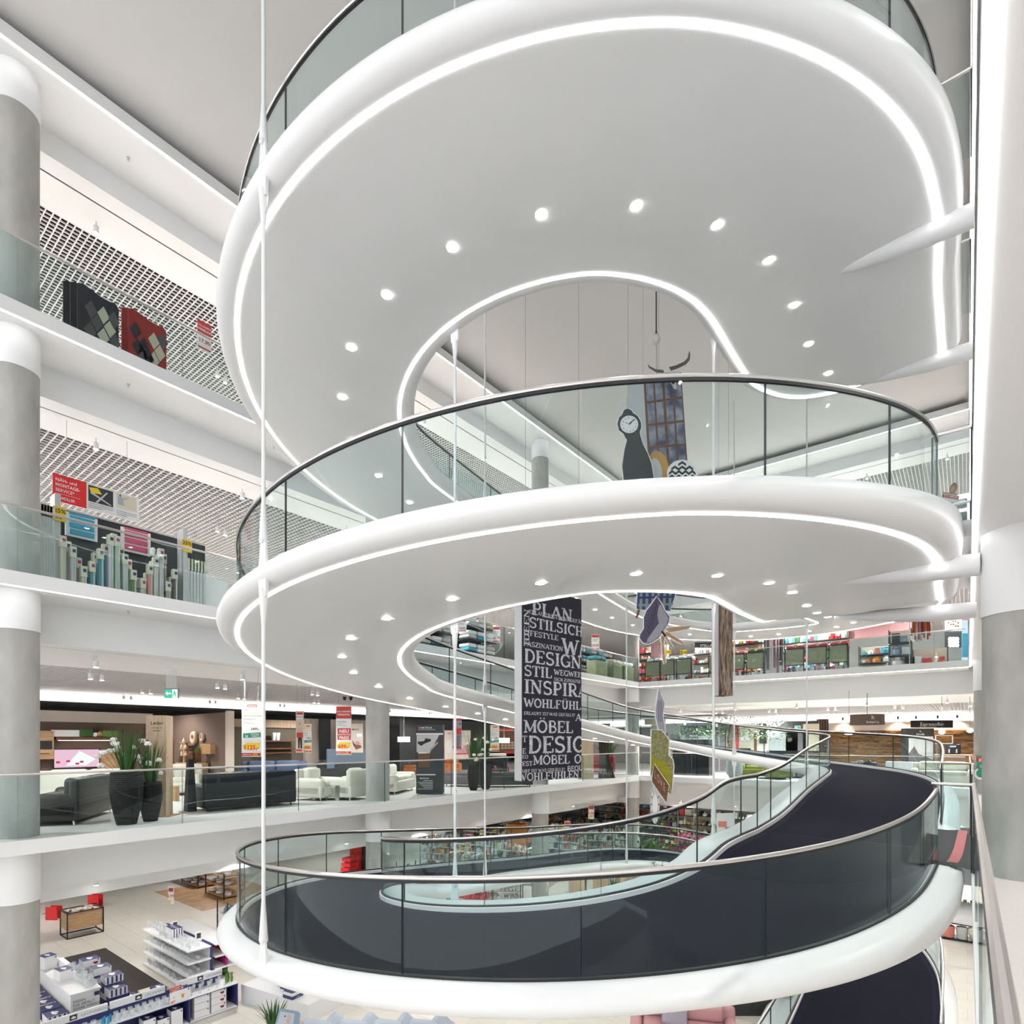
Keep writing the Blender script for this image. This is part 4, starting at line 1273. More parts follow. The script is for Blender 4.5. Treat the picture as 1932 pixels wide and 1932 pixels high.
rolls = [(118, 1012, 'cream'), (127, 1022, 'beige'), (137, 1032, 'lightgrey'), (147, 1053, 'beige'), (157, 1069, 'cream'), (166, 1070, 'steelblue'), (173, 1060, 'teal'), (179, 1044, 'skyblue'), (189, 1036, 'teal'), (198, 1028, 'skyblue'),
         (208, 1010, 'lightgrey'), (214, 1008, 'skyblue'), (220, 1012, 'mint'), (227, 1034, 'mint'), (235, 1046, 'lightgrey'), (242, 1056, 'mint'), (251, 1076, 'leaflime'), (261, 1091, 'mint'), (269, 1092, 'cream'), (277, 1082, 'cream'), (282, 1066, 'coral'),
         (288, 1060, 'rose'), (293, 1052, 'cream'), (299, 1048, 'rose'), (303, 1036, 'lightgrey'), (308, 1046, 'coral'), (316, 1098, 'beige'), (322, 1090, 'cream'), (329, 1075, 'olivewall')]
cname = {'cream': 'cream', 'beige': 'beige', 'lightgrey': 'pale grey', 'steelblue': 'slate blue', 'teal': 'teal', 'skyblue': 'sky blue', 'mint': 'mint green', 'leaflime': 'lime green', 'coral': 'coral', 'rose': 'rose pink', 'olivewall': 'olive'}
ordn = ['first', 'second', 'third', 'fourth', 'fifth', 'sixth', 'seventh', 'eighth', 'ninth', 'tenth']
seen = {}
for i, (px, py, m) in enumerate(rolls):
    X = -13.12 - .13 * (i % 2)
    q = on_x(px, X, py); h = q.z - L2
    seen[m] = seen.get(m, 0) + 1
    t = thing('curtain_roll', 'standing %s curtain roll with card head, %s of its colour from left' % (cname[m], ordn[seen[m] - 1]), 'curtain roll', (X, q.y, L2), 0, 'curtain rolls')
    mb = MB(); mb.tube([(0, 0, 0), (0, 0, h - .16)], .038, 8); mb.build('rolled_fabric', m, t)
    mb = MB(); mb.tube([(.03, .03, 0), (.03, .03, h - .16)], .02, 6); mb.build('plastic_sleeve', 'poly', t)
    box_part(t, 'card_head', 'cardlabel', (0, 0, h - .1), (.11, .10, .2)); box_part(t, 'label_patch', 'navyprint' if i % 3 else 'magenta', (.057, .01, h - .08), (.004, .05, .06))
for k in range(5):
    q = on_x(76 + k * 5.5, -13.2, 985)
    t = thing('wrapped_rod', 'plastic wrapped curtain rod beside the left column, %s from left' % ordn[k], 'curtain rod', (q.x, q.y, L2), 0, 'wrapped curtain rods')
    mb = MB(); mb.tube([(0, 0, 0), (0, 0, 1.35)], .035, 8); mb.build('sleeve', 'clearplastic', t); box_part(t, 'card_head', 'cardlabel', (0, 0, 1.42), (.09, .08, .2))
for k in range(6):
    q = on_x(355 + k * 6, -13.25, 1056)
    t = thing('wrapped_rod', 'plastic wrapped rod right of the display post, %s from left' % ordn[k], 'curtain rod', (q.x, q.y, L2), 0, 'wrapped rods')
    mb = MB(); mb.tube([(0, 0, 0), (0, 0, .95)], .035, 8); mb.build('sleeve', 'clearplastic', t); box_part(t, 'card_head', 'cardlabel', (0, 0, 1.05), (.1, .09, .25))
tag(box_part(None, 'white_cabinet', 'paper', (-13.6, on_x(405, -13.5).y, L2 + .45), (.4, .5, .9)), 'small white cabinet behind the ramp edge, right of the rods', 'cabinet')
t = thing('artificial_blossom', 'white artificial blossom bunch between the rose curtain rolls', 'flowers', tuple(on_x(292, -13.05, 1044)))
for k in range(7):
    mb = MB(); mb.ball((.02 * math.cos(k), .07 * math.cos(k * 2.1), .06 * math.sin(k * 1.7)), .05, 7, 5); mb.build('blossom', 'petal', t)
# hanging service sign
XS = -14.0
y0, y1, z0, z1 = wall_x(99, 895, 262, 962, XS)
za, zb = 1.63 + 506 * 11.26 / 1090, 1.63 + (1398 - 946) * 11.3 / 1090
za, zb = 6.86, 6.33
t = board('red and white hanging sewing service sign below the grid ceiling', 'service_sign', 'sign', (XS, y0, zb), (0, 1, 0), y1 - y0, za - zb, .012, 'paper', [
    ('r', 0, 0, .37, 1, 'brightred'), ('t', 'NÄH- und', .03, .25, .17, 'paper', .008, 'LEFT', .9), ('t', 'MONTAGE-', .03, .44, .17, 'paper', .012, 'LEFT', .85), ('t', 'SERVICE*', .03, .63, .17, 'paper', .002, 'LEFT', .85), ('r', .03, .70, .30, .71, 'paper'), ('t', 'SEGMÜLLER', .03, .9, .14, 'paper', .014, 'LEFT', .8),
    ('r', .39, .06, .68, .68, 'charcoal'), ('p', [(.40, .15), (.5, .1), (.55, .3), (.42, .35)], 'yellow'), ('p', [(.43, .3), (.66, .62), (.65, .65), (.41, .36)], 'lightgrey'), ('p', [(.6, .18), (.62, .17), (.5, .66), (.47, .66)], 'lightgrey'),
    ('r', .72, .06, .97, .62, 'cream'), ('p', [(.73, .2), (.79, .16), (.82, .5), (.74, .5)], 'greyfabric'), ('p', blob((.765, .13), .012, 8, .05), 'walnut'), ('p', [(.79, .22), (.86, .14), (.865, .17), (.8, .28)], 'greyfabric')] + lines(.39, .68, .74, 3, .07, 'grey', .02) + lines(.72, .97, .74, 3, .07, 'grey', .02), wires='auto')
# ================================================================ rug storey (level 3, left)
def rug(label, px0, px1, pytop, X, m, cells, n_layers, group=None):
    a, b = on_x(px0, X), on_x(px1, X)
    top = on_x(px0, X, pytop).z; w = b.y - a.y
    t = thing('hanging_rug', label, 'rug', (X, a.y, L3))
    h = top - L3
    for k in range(n_layers):
        mb = MB(); o = -.09 * k
        pts = [(o, 0), (w + o, 0), (w + o, h - .12), (w * .9 + o, h - .03), (w * .78 + o, h - .06), (w * .55 + o, h - .05), (w * .3 + o, h + .0), (w * .12 + o, h + .03), (o, h - .02)]
        mb.prism(pts, (-.07 * k, 0, 0), (0, 1, 0), ZV, .03)
        mb.build('pile', m, t, 0)
    for (u, v, mm) in cells:
        s = w * .15; hh = h * .125
        c = (u * w, v * h)
        mb = MB(); mb.prism([(c[0] - s, c[1]), (c[0], c[1] - hh), (c[0] + s, c[1]), (c[0], c[1] + hh)], (.004, 0, 0), (0, 1, 0), ZV, .004)
        mb.build('lozenge', mm, t, 0)
    for u in (.35, .7):
        mb = MB(); k = 10
        mb.tube([(-.02, u * w + .05 * math.cos(2 * PI * q / k), h + .02 + .05 * math.sin(2 * PI * q / k)) for q in range(k)], .008, 6, True); mb.build('hanger_ring', 'steel', t)
    return t
mat('rugblack', (0.022, 0.02, 0.028), 0.95, scale=120, var=.15)
mat('rugred', (0.34, 0.022, 0.016), 0.95, scale=120, var=.15)
mat('ruggrey', (0.10, 0.09, 0.09), 0.95, scale=120, var=.15)
mat('rugcream', (0.60, 0.57, 0.42), 0.95, scale=120, var=.15)
rug('black hanging rug with cream and grey lozenges', 146, 224, 532, -13.0, 'rugblack', [(.62, .72, 'rugcream'), (.62, .42, 'rugcream'), (.78, .57, 'rugcream'), (.32, .72, 'ruggrey'), (.30, .42, 'ruggrey'), (.46, .57, 'ruggrey'), (.90, .42, 'ruggrey'), (.88, .72, 'ruggrey')], 3)
rug('red hanging rug with cream, black and grey lozenges', 242, 314, 580, -13.0, 'rugred', [(.66, .70, 'rugcream'), (.66, .42, 'rugcream'), (.82, .56, 'rugcream'), (.40, .56, 'rugblack'), (.36, .42, 'ruggrey'), (.52, .42, 'rugblack'), (.18, .72, 'rugblack'), (.9, .76, 'ruggrey'), (.24, .5, 'rugblack')], 2)
q0 = on_x(372, -13.1, 655)
board('red and white price sign standing right of the red rug', 'price_sign', 'sign', q0, (0, 1, 0), .30, .62, .012, 'paper', [('r', 0, 0, 1, .42, 'salered'), ('t', 'AUS UNSERER', .5, .2, .1, 'paper', .004, 'CENTER', .8), ('t', 'WERBUNG', .5, .34, .12, 'paper', .01, 'CENTER', .9), ('t', '17,90', .5, .74, .18, 'brightred', .02), ('r', .05, .9, .95, .96, 'salered')])
q0 = on_x(392, -13.1, 735)
t = thing('wire_basket', 'white wire basket at the rug storey edge beside the ramp', 'basket', (-13.2, q0.y, L3), 0)
for z in (.02, .2, .4):
    mb = MB(); mb.tube([(-.2, 0, z), (.2, 0, z), (.2, .6, z), (-.2, .6, z)], .008, 6, True); mb.build('hoop', 'paper', t)
for x, y in ((-.2, 0), (.2, 0), (.2, .6), (-.2, .6), (.2, .3), (-.2, .3)):
    mb = MB(); mb.tube([(x, y, 0), (x, y, .42)], .008, 6); mb.build('upright', 'paper', t)
# bedding racks of the curtain storey further back
def bedding_rack(label, loc, rz, seed):
    t = thing('bedding_rack', label, 'rack', loc, rz)
    box_part(t, 'back_panel', 'charcoal', (0, .3, .85), (1.5, .04, 1.7))
    for z in (.3, .75, 1.2): box_part(t, 'shelf_board', 'black', (0, 0, z), (1.5, .6, .04))
    r = random.Random(seed)
    for z in (.32, .77, 1.22):
        for x in (-.48, .02, .5):
            for k in range(2):
                mm = r.choice(['paper', 'paper', 'lightgrey', 'cream', 'skyblue'])
                mb = MB(); mb.bevel((loc[0] * 0 + x, -.02, z + .09 + .15 * k), (.44, .5, .14), .06)
                o = mb.build('folded_duvet', mm, None, 1.0); o.location = loc; o.rotation_euler = (0, 0, rz)
                tag(o, 'folded %s duvet stacked on a black bedding rack' % {'paper': 'white', 'lightgrey': 'pale grey', 'cream': 'cream', 'skyblue': 'blue'}[mm], 'duvet', 'duvets on the racks')
    return t
for k, y in enumerate((10.9, 13.2, 15.4, 19.4, 21.1, 22.75, 24.35)):
    bedding_rack('black bedding rack with folded duvets, %s along the left side' % ordn[k], (-13.75, y, L2), PI / 2, 60 + k)
for px0, py0, px1, py1, d, new, lab in ((1116, 1197, 1131, 1226, 25.6, '29,90', 'left of the far column'), (864, 1168, 880, 1192, 19.6, '49,90', 'seen through the ramp opening, left'), (930, 1182, 944, 1212, 20.8, '29,90', 'seen through the ramp opening, right')):
    px_board('white price sign %s over the bedding, %s' % (new, lab), 'price_sign', 'sign', px0, py0, px1, py1, d, 'paper', [('r', .05, .03, .95, .2, 'salered'), ('r', .1, .3, .8, .33, 'grey'), ('r', .1, .4, .7, .43, 'grey'), ('t', new, .5, .78, .2, 'brightred', .02), ('r', .05, .9, .95, .96, 'salered')], wires='auto')

for k, y in enumerate((22.2, 23.6, 24.8)):
    t = thing('fabric_bin', 'olive fabric bin with pillows beside the far corner, %s' % ordn[k], 'display bin', (-12.75, y, L2)); box_part(t, 'bin_body', 'olivepanel', (0, 0, .36), (.5, 1.0, .72), b=.03)
    for j in range(2):
        mb = MB(); mb.bevel((0, 0, 0), (.45, .5, .2), .09); o = mb.build('pillow', ('teal', 'cream', 'paper')[k], None, 1.0); o.location = (-12.75, y - .24 + .48 * j, L2 + .83); tag(o, '%s pillow on the olive fabric bin beside the far corner' % ('teal', 'cream', 'white')[k], 'pillow', 'pillows on the fabric bins')
# ================================================================ printed boards hanging in the void
SER = {}
def glyph_strokes(c):
    T, t = .17, .085     # stem and hairline
    def arc(cx, cy, rx, ry, a0, a1, n=9): return [(cx + rx * math.cos(math.radians(a0 + (a1 - a0) * i / n)), cy + ry * math.sin(math.radians(a0 + (a1 - a0) * i / n))) for i in range(n + 1)]
    S_ = []; F = []
    def st(pts, w): S_.append((pts, w))
    def sf(x, y, w=.30): S_.append(([(x - w / 2, y), (x + w / 2, y)], t * .9))
    lo, hi = .045, .955
    if c in 'AÄ': st([(.1, lo), (.4, hi)], t); st([(.4, hi), (.7, lo)], T); st([(.2, .33), (.6, .33)], t); sf(.1, lo, .24); sf(.7, lo, .28); w = .8
    elif c == 'B': st([(.18, lo), (.18, hi)], T); st([(.1, hi), (.4, hi)] + arc(.4, .74, .16, .215, 90, -90) + [(.2, .52)], t * 1.3); st([(.4, .52)] + arc(.42, .28, .2, .235, 90, -90) + [(.1, lo)], t * 1.4); w = .7
    elif c == 'C': st(arc(.42, .5, .32, .455, 50, 310, 14), T * .85); st([(.66, .98), (.66, .72)], t * .8); w = .74
    elif c == 'D': st([(.18, lo), (.18, hi)], T); st([(.08, hi), (.34, hi)] + arc(.34, .5, .33, .455, 90, -90, 12) + [(.08, lo)], t * 1.5); w = .76
    elif c in 'EF':
        st([(.18, lo), (.18, hi)], T); st([(.06, hi), (.60, hi)], t); st([(.18, .52), (.46, .52)], t); st([(.60, hi), (.60, .76)], t); st([(.46, .42), (.46, .62)], t * .8)
        if c == 'E': st([(.06, lo), (.62, lo)], t); st([(.62, lo), (.62, .25)], t)
        else: sf(.2, lo, .34)
        w = .68
    elif c == 'G': st(arc(.42, .5, .32, .455, 50, 330, 14), T * .85); st([(.66, .98), (.66, .72)], t * .8); st([(.68, .05), (.68, .42)], T * .8); sf(.64, .43, .3); w = .8
    elif c == 'H': st([(.18, lo), (.18, hi)], T); st([(.62, lo), (.62, hi)], T); st([(.18, .5), (.62, .5)], t); [sf(x, y) for x in (.18, .62) for y in (lo, hi)]; w = .8
    elif c in 'I!': st([(.2, .28 if c == '!' else lo), (.2, hi)], T); (sf(.2, hi), sf(.2, lo, .3 if c == 'I' else .16)); w = .4
    elif c == 'L': st([(.18, lo), (.18, hi)], T); sf(.18, hi); st([(.06, lo), (.58, lo)], t); st([(.58, lo), (.58, .28)], t); w = .64
    elif c == 'M': st([(.15, lo), (.15, hi)], t); st([(.8, lo), (.8, hi)], T); st([(.15, hi), (.47, .12)], T); st([(.47, .12), (.8, hi)], t); sf(.15, lo, .26); sf(.8, lo, .3); sf(.1, hi, .2); sf(.86, hi, .2); w = .96
    elif c == 'N': st([(.15, lo), (.15, hi)], t); st([(.66, lo), (.66, hi)], t); st([(.15, hi), (.66, lo)], T); sf(.15, lo, .26); sf(.66, hi, .26); sf(.1, hi, .2); w = .82
    elif c in 'OÖQ': st(arc(.4, .5, .31, .455, 0, 360, 20), T * .85); w = .8
    elif c in 'PR':
        st([(.18, lo), (.18, hi)], T); st([(.06, hi), (.38, hi)] + arc(.38, .71, .2, .245, 90, -90) + [(.2, .465)], t * 1.4); sf(.18, lo, .32)
        if c == 'R': st([(.36, .46), (.64, lo)], T); sf(.66, lo, .2)
        w = .68 if c == 'P' else .74
    elif c == 'S': st(arc(.34, .73, .22, .225, 30, 250, 9) + arc(.34, .27, .24, .23, 80, -150, 9)[0:], T * .8); st([(.55, .98), (.55, .76)], t * .8); st([(.12, .02), (.12, .26)], t * .8); w = .68
    elif c == 'T': st([(.35, lo), (.35, hi)], T); st([(.05, hi), (.65, hi)], t); st([(.05, hi), (.05, .74)], t); st([(.65, hi), (.65, .74)], t); sf(.35, lo, .34); w = .7
    elif c in 'UÜ': st([(.18, hi), (.18, .35)] + arc(.4, .33, .22, .285, 180, 360, 9) + [(.62, hi)], T * .85); sf(.18, hi); sf(.62, hi, .26); w = .8
    elif c == 'W': st([(.08, hi), (.3, lo)], T); st([(.3, lo), (.5, .85)], t); st([(.5, .85), (.7, lo)], T); st([(.7, lo), (.92, hi)], t); sf(.08, hi, .26); sf(.92, hi, .24); w = 1.0
    elif c == 'Y': st([(.1, hi), (.38, .5)], T); st([(.66, hi), (.38, .5)], t); st([(.38, .5), (.38, lo)], T); sf(.1, hi, .26); sf(.66, hi, .24); sf(.38, lo, .32); w = .76
    elif c == 'Z': st([(.08, hi), (.6, hi)], t); st([(.6, hi), (.08, lo)], T); st([(.08, lo), (.62, lo)], t); st([(.08, hi), (.08, .76)], t); st([(.62, lo), (.62, .24)], t); w = .68
    else: w = .32
    if c in 'ÄÖÜ':
        cx = .4
        for s in (-1, 1): st([(cx + s * .13 - .05, 1.16), (cx + s * .13 + .05, 1.16)], .11)
    if c == '!': st([(.14, .08), (.26, .08)], .12)
    return S_, w

XS_ = 1.5
def serif_text(mb, s, x, z, size, maxx, o, u, lift=.004, vert=False):
    o, u = Vector(o), Vector(u); n = u.cross(ZV) * lift
    pen = 0
    for c in s:
        st, w = glyph_strokes(c)
        for pts, wd in st:
            L = []; R_ = []
            for i, p in enumerate(pts):
                a, b = pts[max(0, i - 1)], pts[min(len(pts) - 1, i + 1)]
                dx, dy = b[0] - a[0], b[1] - a[1]; l = math.hypot(dx, dy) or 1
                nx, ny = -dy / l * wd / 2, dx / l * wd / 2
                L.append((p[0] + nx, p[1] + ny)); R_.append((p[0] - nx, p[1] - ny))
            vs = []
            for q in L + R_:
                gx, gz = (pen + q[0]) * size * XS_, q[1] * size
                if vert: X, Zz = x - gz, z + gx
                else: X, Zz = x + gx, z + gz
                X = min(max(X, 0.002), maxx)
                vs.append(o + u * X + ZV * Zz + n)
            k = len(pts)
            if (not vert) and (x + pen * size * XS_ > maxx or x + (pen + w) * size * XS_ < 0): continue
            mb.add(vs, [(i, i + 1, k + i + 1, k + i) for i in range(k - 1)])
        pen += w
    return pen * size
# banner: a four-sided lettered fabric box
A0 = Vector((ray(985)[0] * 12.5, ray(985)[1] * 12.5, 0))
ud = math.radians(48.5)
ub = UC * math.sin(ud) + Vector((-SY, CY, 0)) * math.cos(ud)
WB = 1.92; ZB0, ZB1 = EYE - .875, 5.0
t = thing('lettered_banner', 'tall black hanging banner box covered in white chalk lettering', 'banner', (A0.x, A0.y, ZB0))
nb = ub.cross(ZV)
mb = MB(); mb.prism([(0, 0), (WB, 0), (WB, ZB1 - ZB0), (0, ZB1 - ZB0)], (0, 0, 0), ub, ZV, .03); mb.build('front_cloth', 'bannerblack', t, 0)
ul = -(nb) * 1.0
mb = MB(); mb.prism([(-.24, .005), (-.005, .005), (-.005, ZB1 - ZB0 - .005), (-.24, ZB1 - ZB0 - .005)], -ub * .0 - UC * .005, -ul, ZV, .03); mb.build('side_cloth', 'lightgrey', t, 0)
mb = MB(); mb.prism([(0.01, .005), (WB - .01, .005), (WB - .01, ZB1 - ZB0 - .005), (.01, ZB1 - ZB0 - .005)], -nb * .22, ub, ZV, .03); mb.build('back_cloth', 'bannerblack', t, 0)
mb = MB()
kz = 12.5 / FPX
def bl(s, x, py, size, vert=False): serif_text(mb, s, x, (1398 - py) * kz + .875 - size / 2, size, WB, (0, 0, 0), ub, vert=vert)
for s, x, py, size in (('PLAN', .28, 1143, .30), ('ERLAUBT IST WAS GEFÄLLT', .2, 1151, .085), ('STILSICHER', .2, 1171, .235), ('LIFESTYLE', .03, 1192, .125), ('WAS', 1.25, 1207, .38), ('FASZINATION', .03, 1213, .11), ('DESIGN', .05, 1236, .30), ('STIL', .05, 1264, .24), ('WEGWEISER', .98, 1261, .13), ('SICH ZUHAUSE FÜHLEN', .98, 1275, .075),
                       ('INSPIRATION', .05, 1294, .31), ('WOHLFÜHLEN', .05, 1325, .20), ('ERLAUBT IST WAS GEFÄLLT!', .05, 1345, .07), ('A', 1.70, 1349, .18), ('MÖBEL', .04, 1370, .28), ('T', .0, 1394, .14), ('E', .0, 1417, .12), ('DESIGN', .16, 1405, .38), ('EO', .0, 1428, .08), ('EST', .0, 1441, .1), ('MÖBEL', .32, 1435, .21), ('O', 1.66, 1435, .21), ('UBT IST WAS GEFÄLLT!', .0, 1455, .07), ('BEQUEM', 1.42, 1454, .12)):
    bl(s, x, py, size)
serif_text(mb, 'IDEEN', .21, 2.95, .16, WB, (0, 0, 0), ub, vert=True)
# bottom row is cut by the hem
serif_text(mb, 'WOHLFÜHLEN', -.12, .005, .17, WB, (0, 0, 0), ub)
mb.build('lettering', 'chalk', t, 0)
for x in (.1, WB - .1):
    m2 = MB(); m2.tube([ub * x + ZV * (ZB1 - ZB0), ub * x + ZV * (L4 + .1 - ZB0)], .004, 5); m2.build('wire', 'grey', t)

def cut(t, name, pts, d, m, th=.012, lift=0.0, org=None):
    """flat board piece from an outline given as picture positions at distance d, built in world units around the thing's origin"""
    P = [at_d(x, y, d) - org for x, y in pts]
    uv = [(p.dot(UC), p.z) for p in P]
    base = P[0] - UC * uv[0][0] - ZV * uv[0][1]
    mb = MB(); mb.prism(uv, base + NC * lift, UC, ZV, th)
    return mb.build(name, m, t, 0)
def grow(pts, k):
    n = len(pts); cx = sum(p[0] for p in pts) / n; cy = sum(p[1] for p in pts) / n
    out = []
    for i, p in enumerate(pts):
        a, b = pts[i - 1], pts[(i + 1) % n]
        dx, dy = b[0] - a[0], b[1] - a[1]; l = math.hypot(dx, dy) or 1
        out.append((p[0] + dy / l * k, p[1] - dx / l * k))
    return out
def area(pts): return sum(pts[i - 1][0] * p[1] - p[0] * pts[i - 1][1] for i, p in enumerate(pts))
def outline(pts, k=2.0):
    g = grow(pts, k)
    return g if abs(area(g)) > abs(area(pts)) else grow(pts, -k)
def ell(cx, cy, rx, ry, n=24, rot=0):
    c, s = math.cos(rot), math.sin(rot)
    return [(cx + rx * math.cos(2 * PI * k / n) * c - ry * math.sin(2 * PI * k / n) * s, cy + rx * math.cos(2 * PI * k / n) * s + ry * math.sin(2 * PI * k / n) * c) for k in range(n)]
def wire(t, org, px, py, d, top=L4 + .13, r=.003):
    p = at_d(px, py, d) - org
    mb = MB(); mb.tube([p, (p.x, p.y, top - org.z)], r, 5); mb.build('wire', 'grey', t)
# --- grandfather clock
d = 11.6; org = at_d(1200, 916, d)
t = thing('clock_cutout', 'printed board of a curvy black long-case clock with white dial', 'clock board', tuple(org))
cl = [(1179, 960), (1177, 905), (1174, 880), (1178, 850), (1183, 830), (1180, 826), (1176, 818), (1168, 812), (1165, 800), (1168, 788), (1174, 782), (1177, 774), (1184, 771), (1191, 774), (1195, 780), (1203, 785), (1209, 796), (1210, 806), (1207, 815), (1208, 822), (1213, 838), (1222, 856), (1229, 875), (1233, 900), (1234, 925), (1233, 960)]
cut(t, 'white_backing', outline(cl, 1.8), d, 'paper', .012, -.002, org); cut(t, 'clock_case', cl, d, 'charcoal', .004, .004, org)
cut(t, 'dial', ell(1187, 801, 17, 16.5, 28, .15), d, 'paper', .003, .008, org)
num = MB(); o = at_d(1187, 801, d) - org
for k in range(1, 13):
    a = math.radians(90 - 30 * k) + .12; r = 13 * d / FPX
    put_text(num, str(k), o + UC * (r * math.cos(a)) + ZV * (r * math.sin(a) - .018), UC, ZV, .05, 0, 'CENTER', 1, .012)
num.build('numerals', 'black', t, 0)
cut(t, 'hour_hand', [(1186, 801), (1188, 802), (1181, 797), (1180, 798)], d, 'black', .002, .011, org); cut(t, 'minute_hand', [(1186, 800), (1188, 802), (1198, 791), (1197, 790)], d, 'black', .002, .011, org)
wire(t, org, 1185, 771, d)
# --- glazed cabinet
d = 12.4; org = at_d(1250, 880, d)
t = thing('cabinet_cutout', 'printed board of a grey cabinet with brown glazed doors', 'cabinet board', tuple(org))
cb = [(1185, 723), (1213, 711), (1285, 703), (1297, 930), (1196, 932)]
cut(t, 'board', outline(cb, 1), d, 'lightgrey', .012, -.002, org)
mat('denimglass', (0.05, 0.06, 0.14), 0.35, scale=3, col2=(0.35, 0.36, 0.42))
cut(t, 'side_panel', [(1187, 726), (1213, 715), (1226, 932), (1197, 932)], d, 'lightgrey', .003, .004, org)
cut(t, 'door_frame', [(1214, 715), (1285, 703), (1301, 930), (1227, 932)], d, 'walnut', .003, .004, org)
for r in range(5):
    for c in range(4):
        def pp(a, b):
            x0, y0 = 1215 + 13 * b, 716 + 215 * b; x1, y1 = 1285 + 15 * b, 704 + 226 * b
            return (x0 + (x1 - x0) * a, y0 + (y1 - y0) * a)
        a0 = .04 + .24 * c + (.02 if c > 1 else 0); a1 = a0 + .19; b0 = .02 + .196 * r; b1 = b0 + .175
        cut(t, 'pane', [pp(a0, b0), pp(a1, b0), pp(a1, b1), pp(a0, b1)], d, 'denimglass', .003, .008, org)
wire(t, org, 1213, 711, d); 
# --- skull, ring mirror, pouf, bowl
d = 12.2; org = at_d(1272, 735, d)
t = thing('skull_cutout', 'printed board of a horned cattle skull above the cabinet board', 'skull board', tuple(org))
cut(t, 'skull', [(1253, 702), (1278, 700), (1281, 712), (1275, 722), (1277, 733), (1272, 735), (1268, 727), (1262, 716)], d, 'lightgrey', .008, .01, org)
cut(t, 'horn', [(1262, 693), (1275, 690), (1290, 683), (1297, 676), (1300, 662), (1302, 670), (1301, 680), (1294, 688), (1280, 695), (1266, 700)], d, 'taupe', .008, .012, org)
cut(t, 'horn', [(1224, 694), (1222, 687), (1226, 692), (1236, 697), (1252, 699), (1252, 704), (1238, 703)], d, 'taupe', .008, .012, org)
cut(t, 'eye_socket', ell(1270, 722, 3, 4, 10), d, 'black', .003, .014, org)
d = 11.8; org = at_d(1240, 880, d)
t = thing('mirror_cutout', 'printed board of a golden oval ring mirror beside the clock', 'mirror board', tuple(org))
cut(t, 'mirror_face', ell(1238, 889, 11, 25, 24, -.15), d, 'lightgrey', .004, .004, org)
o1, i1 = ell(1242, 885, 20, 34, 28, -.15), ell(1238, 889, 11, 25, 28, -.15)
mb = MB(); A = [at_d(x, y, d) - org + NC * .01 for x, y in o1]; B_ = [at_d(x, y, d) - org + NC * .01 for x, y in i1]
A2 = [p - NC * .012 for p in A]; B2 = [p - NC * .012 for p in B_]
n = 28; mb.add(A + B_ + A2 + B2, [f for k in range(n) for f in ((k, (k + 1) % n, n + (k + 1) % n, n + k), (2 * n + k, 3 * n + k, 3 * n + (k + 1) % n, 2 * n + (k + 1) % n), (k, 2 * n + k, 2 * n + (k + 1) % n, (k + 1) % n), (n + k, n + (k + 1) % n, 3 * n + (k + 1) % n, 3 * n + k))])
mb.build('ring_frame', 'gold', t, 0)
d = 11.5; org = at_d(1287, 890, d)
t = thing('pouf_cutout', 'printed board of a round black and white zigzag pouf', 'pouf board', tuple(org))
pf = ell(1287, 893, 27, 24, 28)
cut(t, 'white_backing', outline(pf, 1.6), d, 'paper', .012, -.002, org); cut(t, 'pouf', pf, d, 'paper', .003, .003, org)
for r in range(6):
    y = 870 + r * 8.4
    hw = math.sqrt(max(0, 1 - ((y - 893) / 24) ** 2)) * 26
    k = max(2, int(hw * 2 / 6)); xs = [1287 - hw + 2 * hw * i / k for i in range(k + 1)]
    for i in range(k):
        ya, yb2 = (y, y + 5) if i % 2 else (y + 5, y)
        cut(t, 'zigzag', [(xs[i], ya), (xs[i + 1], yb2), (xs[i + 1], yb2 + 4.8), (xs[i], ya + 4.8)], d, 'black', .002, .006, org)
d = 10.9; org = at_d(1222, 912, d)
t = thing('bowl_cutout', 'printed board of a small glass bowl in front of the clock board', 'bowl board', tuple(org))
cut(t, 'bowl', [(1206, 903), (1238, 904), (1236, 920), (1208, 920)], d, 'pearl', .01, .004, org); cut(t, 'reflex', [(1212, 906), (1220, 906), (1219, 916), (1213, 916)], d, 'skyblue', .002, .007, org)
# --- egg lamp on pulley
d = 11.0; org = at_d(1238, 640, d)
t = thing('egg_pendant', 'cream egg-shaped pendant on a dark cord under the top ramp', 'pendant', tuple(org))
mb = MB(); mb.ball((0, 0, 0), .085, 14, 8, (1, 1, 1.12)); mb.build('egg', 'pearl', t)
mb = MB(); mb.tube([(0, 0, .1), (0, 0, L4 + .1 - org.z)], .012, 6); mb.build('cord', 'darkgrey', t)
mb = MB(); mb.tube([(0, 0, -.1), (.005, 0, -.2), (0, 0, -1.3)], .003, 5); mb.build('string', 'grey', t)
mb = MB(); mb.lathe([(.02, .09), (.015, .15)], n=8); mb.build('cap', 'black', t)
